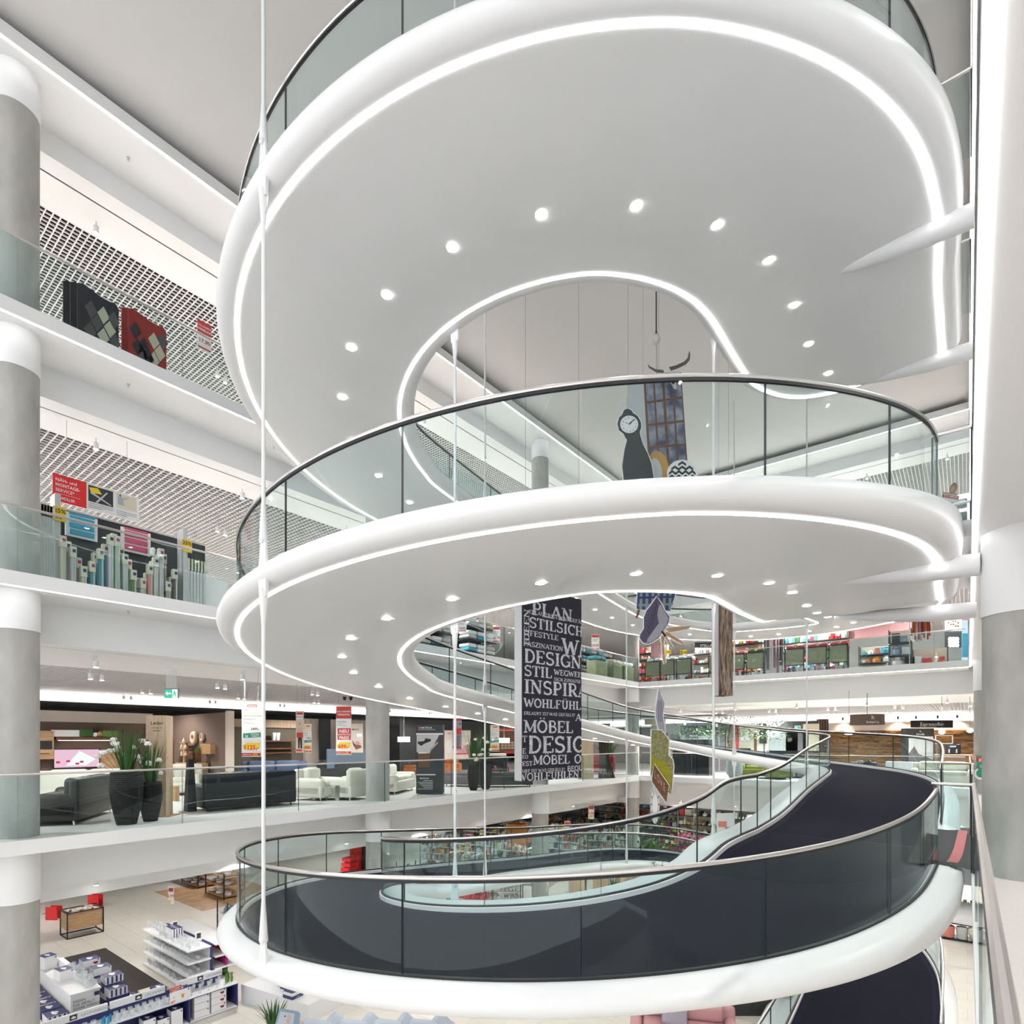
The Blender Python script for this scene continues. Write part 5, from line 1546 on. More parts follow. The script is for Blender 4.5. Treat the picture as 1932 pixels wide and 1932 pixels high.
# --- plaid armchair and plum shell chair
d = 15.0; org = at_d(1240, 1150, d)
mat('plaid', (0.06, 0.09, 0.27), 0.8, scale=3, var=.3); mat('plaidgreen', (0.25, 0.33, 0.30), 0.8)
t = thing('armchair_cutout', 'printed board of a blue and green checked armchair', 'armchair board', tuple(org))
ac = [(1204, 1105), (1276, 1100), (1273, 1125), (1264, 1152), (1205, 1150), (1201, 1148)]
cut(t, 'white_backing', outline(ac, 2), d, 'paper', .012, -.002, org); cut(t, 'armchair', ac, d, 'plaid', .003, .003, org)
for k in range(6):
    x = 1208 + 11 * k
    cut(t, 'check_stripe', [(x, 1104), (x + 5, 1104), (x + 3, 1150), (x - 2, 1150)], d, 'plaidgreen', .002, .006, org)
for k in range(3): cut(t, 'check_stripe', [(1204, 1112 + 14 * k), (1270, 1110 + 14 * k), (1269, 1114 + 14 * k), (1204, 1116 + 14 * k)], d, 'plaidgreen' if k != 1 else 'navyprint', .002, .008, org)
cut(t, 'leg', [(1203, 1150), (1208, 1151), (1203, 1166), (1199, 1166)], d, 'walnut', .008, .004, org)
wire(t, org, 1240, 1101, d)
d = 14.4; org = at_d(1240, 1190, d)
t = thing('shell_chair_cutout', 'printed board of a tilted plum shell chair with wooden legs', 'chair board', tuple(org))
sc = [(1239, 1126), (1246, 1136), (1254, 1152), (1263, 1164), (1261, 1175), (1252, 1190), (1243, 1203), (1232, 1211), (1222, 1215), (1213, 1212), (1207, 1204), (1208, 1197), (1215, 1186), (1215, 1165), (1220, 1152), (1228, 1142)]
cut(t, 'white_backing', outline(sc, 2), d, 'paper', .012, -.002, org); cut(t, 'seat_shell', sc, d, 'plum', .004, .003, org)
cut(t, 'shell_front', [(1219, 1214), (1222, 1205), (1234, 1188), (1243, 1176), (1240, 1160), (1242, 1146), (1246, 1140), (1256, 1157), (1261, 1166), (1258, 1178), (1245, 1199), (1232, 1210)], d, 'lilacfabric', .002, .006, org)
for k in range(8): cut(t, 'quilt_seam', [(1236 - 2.3 * k, 1136 + 7.5 * k), (1237 - 2.3 * k, 1136 + 7.5 * k), (1241 - 2.0 * k, 1152 + 6.5 * k), (1240 - 2.0 * k, 1152 + 6.5 * k)], d, 'black', .002, .007, org)
for q in ([(1255, 1187), (1262, 1184), (1300, 1181), (1304, 1182), (1296, 1187), (1263, 1193)], [(1256, 1192), (1262, 1194), (1289, 1212), (1287, 1216), (1256, 1198)], [(1252, 1197), (1256, 1199), (1270, 1221), (1268, 1223), (1264, 1218)], [(1247, 1199), (1254, 1200), (1252, 1215), (1256, 1250), (1253, 1253), (1250, 1240)]):
    cut(t, 'leg_backing', outline(q, 1.5), d, 'paper', .008, .002, org); cut(t, 'leg', q, d, 'oak', .003, .006, org)
cut(t, 'hub', [(1247, 1192), (1250, 1190), (1257, 1199), (1254, 1202)], d, 'black', .003, .010, org)
wire(t, org, 1239, 1126, d)
# --- driftwood portrait box
d0 = 13.6
mat('driftwood', (0.22, 0.13, 0.08), 0.8, scale=5, stretch=(4, 4, .7), col2=(0.07, 0.04, 0.03), detail=8)
mat('driftpale', (0.42, 0.33, 0.26), 0.8, scale=6, stretch=(4, 4, .7), col2=(0.22, 0.15, 0.11), detail=8)
p = at_d(1356, 1312, d0); ang = YAW + .14
t = thing('driftwood_box', 'tall hanging four-sided box printed with weathered wood strands', 'printed box', tuple(p), ang)
HB = (1312 - 1090) * d0 / FPX
for nm, m, c, sz in (('printed_face', 'driftwood', (.17, -.01, HB / 2), (.34, .02, HB)), ('side_face', 'lightgrey', (.0, .17, HB / 2), (.02, .34, HB)), ('side_face', 'lightgrey', (.34, .17, HB / 2), (.02, .34, HB)), ('printed_face', 'driftwood', (.17, .35, HB / 2), (.34, .02, HB))):
    box_part(t, nm, m, c, sz)
r = random.Random(4)
for k in range(16):
    x = r.uniform(.03, .31); mb = MB()
    zz_ = [HB * i / 7 for i in range(8)]
    mb.tube([(min(.33, max(.01, x + .05 * math.sin(i * 1.3 + k))), -.022, z) for i, z in enumerate(zz_)], r.uniform(.006, .014), 5); mb.build('wood_strand', 'driftpale', t)
for x in (.05, .3):
    mb = MB(); mb.tube([(x, .1, HB), (x, .1, L4 - p.z)], .003, 5); mb.build('wire', 'grey', t)
# --- lower string of boards
d = 13.2; org = at_d(1248, 1340, d)
t = thing('plank_cutout', 'printed board of a lilac grey wavy plank on a thin wire', 'plank board', tuple(org))
pk = [(1243, 1298), (1247, 1310), (1254, 1327), (1252, 1340), (1250, 1352), (1254, 1368), (1255, 1390), (1249, 1386), (1242, 1374), (1237, 1352), (1237, 1335), (1240, 1318)]
cut(t, 'white_backing', outline(pk, 1.4), d, 'paper', .012, -.002, org); cut(t, 'plank', pk, d, 'lilacfabric', .003, .003, org)
for k in range(3): cut(t, 'plank_grain', [(1241 + 3 * k, 1322), (1242 + 3 * k, 1322), (1243 + 3.4 * k, 1362), (1242 + 3.4 * k, 1362)], d, 'plum', .002, .006, org)
wire(t, org, 1243, 1298, d)
d = 13.0; org = at_d(1250, 1440, d)
mat('moss', (0.20, 0.19, 0.06), 0.9, scale=18, col2=(0.32, 0.30, 0.16)); mat('mossyellow', (0.38, 0.34, 0.01), 0.9, scale=18, col2=(0.28, 0.26, 0.02))
t = thing('moss_cutout', 'printed board of speckled moss green and yellow cushions', 'cushion board', tuple(org))
ms = [(1229, 1376), (1248, 1378), (1258, 1390), (1262, 1397), (1261, 1425), (1269, 1433), (1271, 1445), (1269, 1470), (1268, 1486), (1265, 1499), (1228, 1462)]
cut(t, 'white_backing', outline(ms, 1.6), d, 'paper', .012, -.002, org); cut(t, 'moss_face', ms, d, 'moss', .003, .003, org)
cut(t, 'yellow_cushion', [(1229, 1423), (1236, 1430), (1252, 1438), (1264, 1452), (1267, 1480), (1264, 1485), (1233, 1443), (1229, 1460)], d, 'mossyellow', .002, .006, org)
r = random.Random(9)
for k in range(60):
    x, y = r.uniform(1231, 1266), r.uniform(1384, 1485)
    if x < 1258 or y > 1440:
        if y - 1462 < (x - 1228) * 1.0: cut(t, 'speckle', [(x, y), (x + .9, y + .3), (x + .6, y + 1.6), (x - .2, y + 1.2)], d, 'black', .002, .009, org)
d = 12.9; org = at_d(1243, 1480, d)
t = thing('letter_cutout', 'dark board with cut-out wooden letters LOVE hung on a slant', 'letter board', tuple(org))
lv = [(1234, 1441), (1262, 1482), (1257, 1514), (1231, 1476), (1230, 1470)]
cut(t, 'white_backing', outline(lv, 1.4), d, 'paper', .012, .0, org); cut(t, 'dark_board', lv, d, 'walnut', .003, .006, org)
mb = MB(); o = at_d(1233, 1464, d) - org; uu = (at_d(1260, 1502, d) - at_d(1233, 1464, d)).normalized(); vv = ZV
for k, c in enumerate('LOVE'):
    vs, fs = text2d(c, .25, .012)
    mb.add([o + uu * (.06 + .115 * k + x * .5) + vv * y + NC * .012 for x, y in vs], fs)
mb.build('lettering', 'palewood', t, 0)
d = 13.0; org = at_d(1237, 1518, d)
t = thing('dial_cutout', 'white oval clock dial board hanging lowest in the string', 'dial board', tuple(org))
cut(t, 'dial', ell(1236, 1518, 9, 36, 28), d, 'paper', .012, -.004, org)
for rr in (.93, .62):
    k = 28; E = ell(1236, 1518, 9 * rr, 36 * rr, k)
    mb = MB(); mb.tube([at_d(x, y, d) - org + NC * .006 for x, y in E], .004, 4, True); mb.build('dial_ring', 'grey', t)
for k in range(12):
    a = 2 * PI * k / 12
    cut(t, 'hour_mark', [(1236 + 9 * rr * math.cos(a + da), 1518 + 36 * rr * math.sin(a + da)) for rr, da in ((.66, -.04), (.9, -.04), (.9, .04), (.66, .04))], d, 'charcoal', .002, .003, org)
# --- small blue cabinet board and faux egg branch, bottom edge
d = 9.6; org = at_d(545, 1918, d)
t = thing('blue_cabinet_cutout', 'tilted printed board of a blue painted cabinet near the lower edge', 'cabinet board', tuple(org))
cut(t, 'board', [(527, 1903), (562, 1909), (566, 1914), (560, 1960), (513, 1952)], d, 'steelblue', .015, 0, org)
cut(t, 'door', [(529, 1908), (556, 1912), (551, 1950), (518, 1946)], d, 'greyfabric', .003, .004, org); cut(t, 'knob', ell(538, 1917, 1.5, 1.5, 8), d, 'navyprint', .004, .01, org)
for k in range(6): cut(t, 'cotton_bud', ell(544 + 3 * math.sin(k * 2), 1916 + 5 * k, 2.6, 2.6, 8), d, 'skin', .003, .012, org)
# --- standing figure at the top right and pointing hand board
d = 20.0; org = at_d(1790, 1006, d)
t = thing('cardboard_standee', 'cardboard standee of a person holding a red and white sign', 'standee', (org.x, org.y, L3))
org = Vector((org.x, org.y, L3))
cut(t, 'legs', [(1775, 962), (1790, 965), (1784, 985), (1778, 1008), (1772, 1008)], d, 'denim', .012, 0, org)
cut(t, 'torso', [(1779, 928), (1790, 929), (1797, 924), (1806, 932), (1806, 945), (1778, 940)], d, 'beige', .012, 0, org)
cut(t, 'hair', ell(1799, 921, 6.5, 11, 16, .35), d, 'hair', .012, .002, org); cut(t, 'face', ell(1797, 923, 4, 6.5, 14, .35), d, 'skin', .004, .008, org)
cut(t, 'sign_board', [(1777, 931), (1810, 936), (1802, 963), (1796, 966), (1771, 958)], d, 'paper', .01, .014, org)
cut(t, 'sign_band', [(1778, 932), (1809, 937), (1807, 943), (1777, 938)], d, 'salered', .003, .018, org); cut(t, 'sign_patch', [(1784, 947), (1798, 949), (1795, 960), (1781, 958)], d, 'red', .003, .018, org)
mb = MB(); put_text(mb, 'JETZT ANMELDEN', at_d(1793, 939, d) - org, (UC + ZV * -.16), ZV, .1, .01, 'CENTER', .6, .024); mb.build('lettering', 'paper', t, 0)
cut(t, 'foot_stand', [(1768, 1004), (1788, 1004), (1788, 1007), (1768, 1007)], d, 'grey', .3, 0.02, org)
d = 10.5; org = at_d(1842, 1446, d)
t = thing('pointing_sign', 'printed board with pointing hand and green badge behind the right column', 'sign', tuple(org))
cut(t, 'hand', [(1836, 1424), (1838, 1417), (1840, 1424), (1842, 1430), (1840, 1437), (1834, 1432), (1832, 1427)], d, 'skin', .012, .004, org)
cut(t, 'sign_board', [(1842, 1426), (1858, 1424), (1858, 1452), (1846, 1452)], d, 'green', .012, 0, org); cut(t, 'red_band', [(1844, 1429), (1858, 1427), (1858, 1438), (1845, 1438)], d, 'brightred', .003, .004, org)
cut(t, 'badge_rim', ell(1850, 1460, 11, 11, 20), d, 'paper', .012, -.002, org); cut(t, 'badge', ell(1850, 1459, 8, 8, 20), d, 'green', .003, .003, org)
mb = MB(); put_text(mb, 'JETZT', at_d(1845.5, 1436.5, d) - org, UC, ZV, .07, .008, 'LEFT', 1, .01); put_text(mb, 'SIE', at_d(1848, 1448, d) - org, UC, ZV, .06, .004, 'LEFT', 1, .01); mb.build('lettering', 'paper', t, 0)
mb = MB(); mb.tube([(0, .03, 0), (0, .03, -org.z)], .012, 6); mb.build('stand_pole', 'grey', t)
# ================================================================ back side of the atrium
# ---- bar on the landing storey (level 1)
YW = 38.6
x0, x1 = on_y(1552, YW).x, 3.4
t = thing('bar_wall', 'back wall of the espresso bar clad in brown wooden strips', 'wall cladding', ((x0 + x1) / 2, YW + .1, 0))
w = x1 - x0
box_part(t, 'white_frieze', 'creamwall', (0, 0, 2.45), (w, .1, .46)); box_part(t, 'backing', 'walnut', (0, .03, 1.1), (w, .06, 2.2))
r = random.Random(3)
mb = MB()
for j in range(28):
    x = -w / 2
    while x < w / 2:
        l = r.uniform(.25, .8); e = min(x + l, w / 2)
        mb.cur = r.randrange(2)
        dp = r.uniform(.02, .09)
        mb.bb(x, -.02 - dp, .08 * j - .01 + .008, e - .006, 0, .08 * j + .066); x = e
mb.build('wood_strips', ['barwood', 'barwood2'], t, 0, kind='stuff')
for k, px in enumerate((1590, 1694, 1728, 1769, 1806)):
    q = on_y(px, YW - .35)
    t = thing('wall_washer', 'small ceiling lamp washing the frieze above the bar, %s from left' % ordn[k], 'spotlight', (q.x, YW - .3, 2.9), 0, 'bar wall washers')
    mb = MB(); mb.lathe([(.05, -.08), (.05, .1)], n=10); mb.build('housing', 'black', t); mb = MB(); mb.lathe([(.04, -.085), (.04, -.078)], n=10); mb.build('lens', 'warmlamp', t)
    spot_light((0, 0, -.1), 30, 110, .7, .03, (1, .8, .55), t, (0, .35, -1))
mb = MB(); mb.bb(XL - 14, YB + 13.9, 2.62, 9, YB + 14.2, 3.3); struct(mb, 'trim', 'white')
mb = MB(); mb.bb(XL - 14, YB + 13.84, 2.78, 9, YB + 13.9, 3.10); mb.build('light_cove', 'cove', bpy.data.objects['trim_%d' % NT[0]])
q = at_d(1636, 1358, 21.5)
t = thing('drum_sign', 'large brown drum-shaped lamp sign lettered in white', 'lamp sign', tuple(q))
mb = MB(); mb.lathe([(.56, -.19), (.56, .19)], n=36, cap=False); mb.build('drum', 'brownwall', t)
mb = MB()
for a0 in (-.95, .62):
    for k, c in enumerate('himolla'):
        a = a0 + k * .105 - 1.15 + YAW
        put_text(mb, c, (.565 * math.cos(a), .565 * math.sin(a), -.14), (-math.sin(a), math.cos(a), 0), ZV, .12, .006)
    a = a0 + .3 - 1.15 + YAW
    put_text(mb, 'h', (.565 * math.cos(a), .565 * math.sin(a), .0), (-math.sin(a), math.cos(a), 0), ZV, .2, .004)
mb.build('lettering', 'paper', t, 0); mb = MB(); mb.tube([(0, 0, .19), (0, 0, 1.0)], .01, 6); mb.build('cord', 'black', t)
px_board('long black sign board with white script EspressoBar', 'bar_sign', 'sign', 1719, 1359, 1798, 1373, 26.5, 'black', [('t', 'EspressoBar', .5, .72, .62, 'paper', 0, 'CENTER', 1.05), ('r', .2, .86, .6, .9, 'paper')], th=.05, wires='auto')
for px, py, d, lab, el in ((1602, 1382, 22, 'elongated white glowing pendant lamp left of the brown drum sign', 2.2), (1777, 1381, 22, 'round white glowing pendant lamp below the script sign', 1.1), (1830, 1378, 22, 'round white glowing pendant lamp at the far right of the bar', 1.1)):
    q = at_d(px, py, d)
    t = thing('globe_pendant', lab, 'lamp', tuple(q), YAW); mb = MB(); mb.ball((0, 0, 0), .10, 14, 8, (el, 1, .9)); mb.build('globe', 'warmlamp', t); mb = MB(); mb.tube([(0, 0, .08), (0, 0, 1.6)], .006, 5); mb.build('cord', 'black', t)
q = on_floor(1734, 1462, 0)
px_board('dark kiosk panel with a landscape picture and white lettering', 'kiosk_panel', 'panel', 1709, 1374, 1762, 1470, 24.5, 'charcoal', [('t', 'himolla', .52, .135, .055, 'paper', .008), ('t', 'h', .52, .08, .06, 'paper', .006), ('r', .1, .16, .97, .96, 'lightgrey'), ('p', [(.1, .5), (.3, .35), (.45, .5), (.97, .62), (.97, .96), (.1, .96)], 'taupe'), ('p', [(.1, .7), (.97, .78), (.97, .96), (.1, .96)], 'moss')], th=.3)
t = thing('espresso_counter', 'dark bar counter with espresso machine in front of the wooden wall', 'counter', (on_y(1800, 32).x, 32.0, 0)); box_part(t, 'counter_body', 'walnut', (0, 0, .5), (2.6, .6, 1.0)); box_part(t, 'counter_top', 'beige', (0, 0, 1.02), (2.7, .7, .05))
t = thing('espresso_machine', 'black espresso machine on the bar counter', 'machine', (on_y(1798, 32).x, 32.0, 1.05)); box_part(t, 'machine_body', 'black', (0, 0, .21), (.55, .4, .42), b=.03); box_part(t, 'display', 'screenlight', (0, -.205, .34), (.22, .01, .06))
for s in (-.13, .13): box_part(t, 'spout', 'steel', (s, -.22, .14), (.05, .05, .16))
t = thing('wall_niche', 'white box shelf on the bar wall left of the espresso machine', 'shelf', (on_y(1781, 38.2).x, 38.3, 1.5), 0)
for c, sz in (((0, 0, 0), (.75, .3, .05)), ((0, 0, .42), (.75, .3, .05)), ((-.36, 0, .21), (.05, .3, .42)), ((.36, 0, .21), (.05, .3, .42))): box_part(t, 'board', 'paper', c, sz)
sofa('beige leather sofa seen through the landing panel', (on_floor(1790, 1470, 0).x - .1, 26.6, 0), 0, 1.9, .9, .85, 'whiteleather', n=2)
for k, px in enumerate((1622, 1640)):
    q = on_y(px, 27.5); sofa('small dark tub chair in front of the wooden bar wall, %s' % ('left', 'right')[k], (q.x, 27.5, 0), .4 * k, .7, .65, .8, 'taupe' if k == 0 else 'blackleather', n=1, name='tub_chair', cat='chair')
tag(box_part(None, 'low_cabinet', 'lightgrey', (on_y(1697, 27.8).x, 27.8, .4), (.9, .4, .8)), 'low light grey cabinet in front of the wooden bar wall', 'cabinet')
for k in range(9):
    q = on_y(1562 - k * 2.5, 34.5); tag(box_part(None, 'wall_batten', 'walnut' if k % 2 else 'black', (q.x, 34.5, 1.4), (.06, .08, 2.8)), 'vertical dark batten left of the wooden bar wall', 'batten', 'battens left of the bar wall')
# ---- furniture showrooms behind the far rail (level 1)
t = thing('green_tree', 'artificial olive tree spreading over the grey showroom', 'tree', (on_y(1375, 28.6).x, 28.6, 0))
mb = MB(); mb.tube([(0, 0, 0), (.1, 0, 1.0), (-.05, 0, 1.8), (.1, 0, 2.5)], [.12, .09, .07, .04], 8); mb.build('trunk', 'walnut', t)
r = random.Random(17); mb = MB(); mb2 = MB()
for k in range(1500):
    a = r.uniform(0, 2 * PI); q = r.random() ** .5 * 2.2; z = r.uniform(1.9, 2.9) - q * .12
    p = Vector((q * math.cos(a) * 1.3, q * math.sin(a) * .4, z))
    (mb if k % 3 else mb2).leaf(p, p + Vector((r.uniform(-.16, .16), r.uniform(-.16, .16), r.uniform(-.1, .1))), .035, 0, 1)
mb.build('foliage', 'leafdark', t, 0, kind='stuff'); mb2.build('foliage', 'leaflime', t, 0, kind='stuff')
def showroom(label, px0, px1, Y, h, m, items=()):
    a, b = on_y(px0, Y), on_y(px1, Y)
    t = thing('display_wall', label, 'display wall', ((a.x + b.x) / 2, Y, 0)); box_part(t, 'panel', m, (0, 0, h / 2), (b.x - a.x, .1, h))
    for k, (u, z, w_, h_, mm, nm) in enumerate(items): box_part(t, nm, mm, ((u - .5) * (b.x - a.x), -.07, z), (w_, .04, h_))
    return t
showroom('pale grey showroom wall with black picture on the far side, leftmost', 1230, 1290, 30.5, 2.6, 'lightgrey', [(.3, 1.6, .8, .9, 'charcoal', 'picture'), (.75, 1.4, .5, 1.2, 'grey', 'drape')])
showroom('grey showroom wall lettered band with light drapes', 1295, 1375, 30.2, 2.6, 'grey', [(.3, 2.2, 1.9, .5, 'charcoal', 'sign_band'), (.3, 1.1, 1.6, 1.6, 'lightgrey', 'drape'), (.7, 1.2, .3, 2.2, 'taupe', 'drape'), (.88, 1.2, .3, 2.2, 'taupe', 'drape')])
px_board('small dark sign with white house emblem in the far showroom', 'showroom_sign', 'sign', 1293, 1374, 1326, 1392, 30.55, 'charcoal', [('t', 'himolla', .5, .88, .32, 'paper', .008), ('p', [(.38, .5), (.5, .2), (.62, .5), (.58, .5), (.5, .3), (.42, .5)], 'paper')])
showroom('white showroom wall with red post and slim shelves', 1388, 1450, 30.4, 2.5, 'creamwall', [(.05, 1.3, .18, 2.4, 'red', 'post'), (.3, 1.9, .4, .45, 'paper', 'notice'), (.32, 1.2, .5, .12, 'black', 'hat_shelf'), (.34, .8, .5, .12, 'black', 'hat_shelf'), (.62, 1.4, .12, 1.2, 'walnut', 'post'), (.85, 2.0, .35, 1.0, 'charcoal', 'lettered_strip')])
showroom('dark grey showroom wall with beige portrait beside the bar', 1455, 1545, 30.6, 2.6, 'charcoal', [(.25, 1.2, 1.4, 2.0, 'grey', 'drape'), (.56, 1.5, 1.0, 1.1, 'taupe', 'portrait'), (.85, 1.3, .7, 2.3, 'beige', 'drape')])
q = at_d(1500, 1377, 26); board('small lit green exit sign in front of the dark showroom wall', 'exit_sign', 'sign', q, UC, .26, .18, .04, 'grey', [('r', .04, .06, .96, .94, 'exitgreen'), ('p', [(.1, .5), (.35, .25), (.35, .75)], 'exitwhite')])
for k, (px, z) in enumerate(((1345, 2.6), (1352, 2.5), (1360, 2.65), (1462, 2.55), (1470, 2.5), (1476, 2.6), (1430, 2.45), (1437, 2.5))):
    q = on_y(px, 28.6); spot_fixture((q.x, 28.6, z), 'small showroom spotlight in front of the tree, %s from left' % ordn[k], 'showroom spotlights', .5 if k % 3 == 0 else 0)
t = thing('drum_lamp', 'wide brown drum lamp hanging behind the lilac plank board', 'lamp', tuple(at_d(1236, 1362, 30)))
mb = MB(); mb.lathe([(.54, -.14), (.54, .14)], n=24); mb.build('shade', 'beige', t); mb = MB(); mb.tube([(0, 0, .14), (0, 0, .75)], .01, 5); mb.build('cord', 'black', t)
# dark glass cabinets and seats just behind the far rail
for k, (px0, px1, lab) in enumerate(((1272, 1296, 'left'), (1297, 1318, 'middle'), (1319, 1342, 'right'))):
    a, b = on_y(px0, 27.2), on_y(px1, 27.2)
    t = thing('glass_cabinet', 'dark glass fronted cabinet behind the far rail, %s of three' % lab, 'cabinet', ((a.x + b.x) / 2, 27.2, 0))
    box_part(t, 'body', 'black', (0, 0, .85), (b.x - a.x - .04, .5, 1.7)); box_part(t, 'glass_door', 'blackleather', (0, -.26, .9), (b.x - a.x - .1, .01, 1.5)); box_part(t, 'plinth', 'grey', (0, -.2, .04), (b.x - a.x, .15, .06))
t = thing('stone_planter', 'round pale concrete planter with green bush behind the far rail', 'planter', (on_y(1386, 26.2).x, 26.2, 0))
mb = MB(); mb.lathe([(.22, 0), (.33, .2), (.35, .6), (.31, .78), (.27, .78), (.27, .7)], n=24); mb.build('pot', 'concretepot', t)
mb = MB(); r = random.Random(5)
for k in range(260):
    a = r.uniform(0, 2 * PI); q = r.random() * .75; p = Vector((q * math.cos(a), q * math.sin(a), .85 + r.random() * .45)); mb.leaf(p, p + Vector((r.uniform(-.1, .1), r.uniform(-.1, .1), .04)), .025, 0, 1)
mb.build('foliage', 'leafdark', t, 0, kind='stuff')
q = on_y(1440, 27.0); sofa('lime green fabric sofa behind the far rail', (q.x, 27.0, 0), .25, 1.9, .9, .8, 'limefabric', n=2)
q = on_y(1466, 26.4); sofa('lime green armchair with high back behind the far rail', (q.x, 26.5, 0), -.5, .9, .85, .95, 'limefabric', n=1, name='armchair', cat='armchair')
q = on_y(1500, 27.6); t = shelf_unit('dark shelf of fabric samples right of the lime sofa', (q.x, 27.6, 0), 0, 2.2, .4, 1.2, 2, 'black', 'charcoal', 'black'); goods('fabric sample rolls standing in the dark shelf', (q.x, 27.55, 0), 0, 2.1, .35, 1.1, 2, 91, ['charcoal', 'grey', 'taupe', 'steelblue', 'lightgrey'], .45, .09)
# ---- bedding department (level 2, back)
def goods_wall(label, px0, px1, Y, F, h, levels, seed, mats, frame='charcoal', dense=.16, tall=.3, glabel=''):
    a, b = on_y(px0, Y), on_y(px1, Y); c = (a.x + b.x) / 2
    shelf_unit(label, (c, Y, F), 0, b.x - a.x, .45, h, levels, frame, 'charcoal', 'cream')
    goods(glabel, (c, Y - .04, F), 0, b.x - a.x - .06, .42, h, levels, seed, mats, tall, dense)
PINKS = ['rose', 'coral', 'paper', 'cream', 'red', 'orange', 'pinkfabric', 'paper']
BEDS = ['paper', 'lightgrey', 'paper', 'cream', 'greyfabric', 'red', 'pinkfabric']
goods_wall('tall shelf of red and white packed textiles beside the far column', 1206, 1260, 28.2, L2, 2.2, 6, 101, PINKS, glabel='red, pink and white textile packs on the shelf beside the far column')
goods_wall('black shelf of white packed bedding behind the pillow beds', 1308, 1352, 28.0, L2, 2.0, 4, 102, BEDS, glabel='white and grey bedding packs on the black shelf')
goods_wall('shelf of pastel towels above the olive bed panels', 1378, 1440, 28.4, L2, 2.3, 5, 103, PINKS + ['leafgreen', 'yellow'], glabel='pastel towel stacks behind the olive panels, left')
goods_wall('shelf of towels right of the hanging fabrics', 1478, 1600, 28.6, L2, 2.1, 5, 104, ['rose', 'red', 'paper', 'skyblue', 'teal', 'greyfabric', 'cream', 'leafgreen'], glabel='towel stacks in mixed colours behind the olive panels, right')
goods_wall('low dark shelf of square textile packs', 1622, 1678, 27.6, L2, 1.1, 3, 105, ['skyblue', 'coral', 'rose', 'red', 'paper', 'orange'], dense=.3, tall=.3, glabel='square textile packs on the low dark shelf')
goods_wall('dark shelf of boxed bed linen left of the hanging shirts', 1678, 1720, 27.0, L2, 1.55, 3, 106, ['lightgrey', 'steelblue', 'charcoal', 'orange', 'paper'], dense=.38, tall=.42, glabel='boxed bed linen on the dark shelf')
px_board('pink patterned fabric panel in the bedding department', 'patterned_fabric', 'fabric', 1228, 1212, 1250, 1252, 27.9, 'pinkfabric', [('p', blob((.2 + .3 * (k % 3), .1 + .14 * (k // 3)), .05, 6, .03), 'steelblue') for k in range(18)])
px_board('black department sign lettered in white above the packed bedding', 'department_sign', 'sign', 1311, 1212, 1345, 1222, 26.2, 'charcoal', [('t', 'STELLA', .62, .85, .7, 'paper', .01)])
for k, (px0, px1, lab) in enumerate(((1216, 1244, 'first'), (1245, 1272, 'second'), (1275, 1304, 'third'), (1336, 1352, 'fourth'), (1376, 1404, 'fifth'), (1407, 1441, 'sixth'), (1480, 1517, 'seventh'), (1521, 1560, 'eighth'), (1563, 1600, 'ninth'))):
    a, b = on_y(px0, 25.85), on_y(px1, 25.85); w = b.x - a.x
    t = thing('bed_trolley', 'olive panelled display bin with black frame at the rail, %s from left' % lab, 'display bin', ((a.x + b.x) / 2, 25.9, L2), 0, 'olive display bins')
    box_part(t, 'panel', 'olivepanel', (0, 0, .68), (w - .06, .03, .62))
    for sx in (-1, 1): box_part(t, 'frame_post', 'black', (sx * (w / 2 - .02), 0, .52), (.035, .05, 1.04))
    for z in (.34, 1.03): box_part(t, 'frame_rail', 'black', (0, 0, z), (w, .05, .035))
    goods('small packs under the olive display bin, %s from left' % lab, ((a.x + b.x) / 2, 26.0, L2), 0, w - .1, .2, .4, 1, 120 + k, BEDS + ['charcoal'], .25, .1)
    mm = ('paper', 'paper', 'paper', 'cream', 'coral', 'leafgreen', 'red', 'red', 'salered')[k]
    for s in (-.25, .25):
        mb = MB(); mb.bevel((0, 0, 0), (w * .46, .5, .2), .09); o = mb.build('pillow', mm, None, 1.0); o.location = ((a.x + b.x) / 2 + s * w, 26.25, L2 + 1.1)
        tag(o, '%s pillow lying on the %s olive display bin' % ({'paper': 'white', 'cream': 'cream', 'coral': 'coral', 'leafgreen': 'green', 'red': 'dark red', 'salered': 'red'}[mm], lab), 'pillow', 'pillows on the display bins')
    box_part(t, 'tray', 'charcoal', (0, .3, .98), (w - .05, .55, .03))
def drapes(label, px0, px1, Y, z0, z1, cols, n, name='hanging_fabric', cat='fabric', group='hanging fabrics'):
    a, b = on_y(px0, Y), on_y(px1, Y); w = (b.x - a.x) / n
    for k in range(n):
        t = MB(); r = random.Random(k + px0); l = z1 - z0 - r.uniform(0, .35) * (z1 - z0)
        vs = []; m = 8
        for i in range(m + 1):
            for zf in (0, .5, 1): vs.append((a.x + w * (k + i / m * .9), Y + .04 * math.sin(i * 2.2 + k) - .01 * k, z1 - l * (1 - zf)))
        t.add(vs, [(i * 3 + j, (i + 1) * 3 + j, (i + 1) * 3 + j + 1, i * 3 + j + 1) for i in range(m) for j in range(2)])
        o = t.build(name, cols[k % len(cols)], None, 1.0); tag(o, label + ', %s from left' % ordn[k % 10], cat, group)
        sm = o.modifiers.new('thickness', 'SOLIDIFY'); sm.thickness = .01
drapes('checked orange and red bathrobe hanging on the right', 1722, 1756, 26.6, L2 + .95, L2 + 2.1, ['orange', 'coral', 'paper', 'rose', 'cream', 'red', 'pinkfabric', 'orange', 'salered', 'red'], 10, 'hanging_robe', 'robe', 'hanging robes')
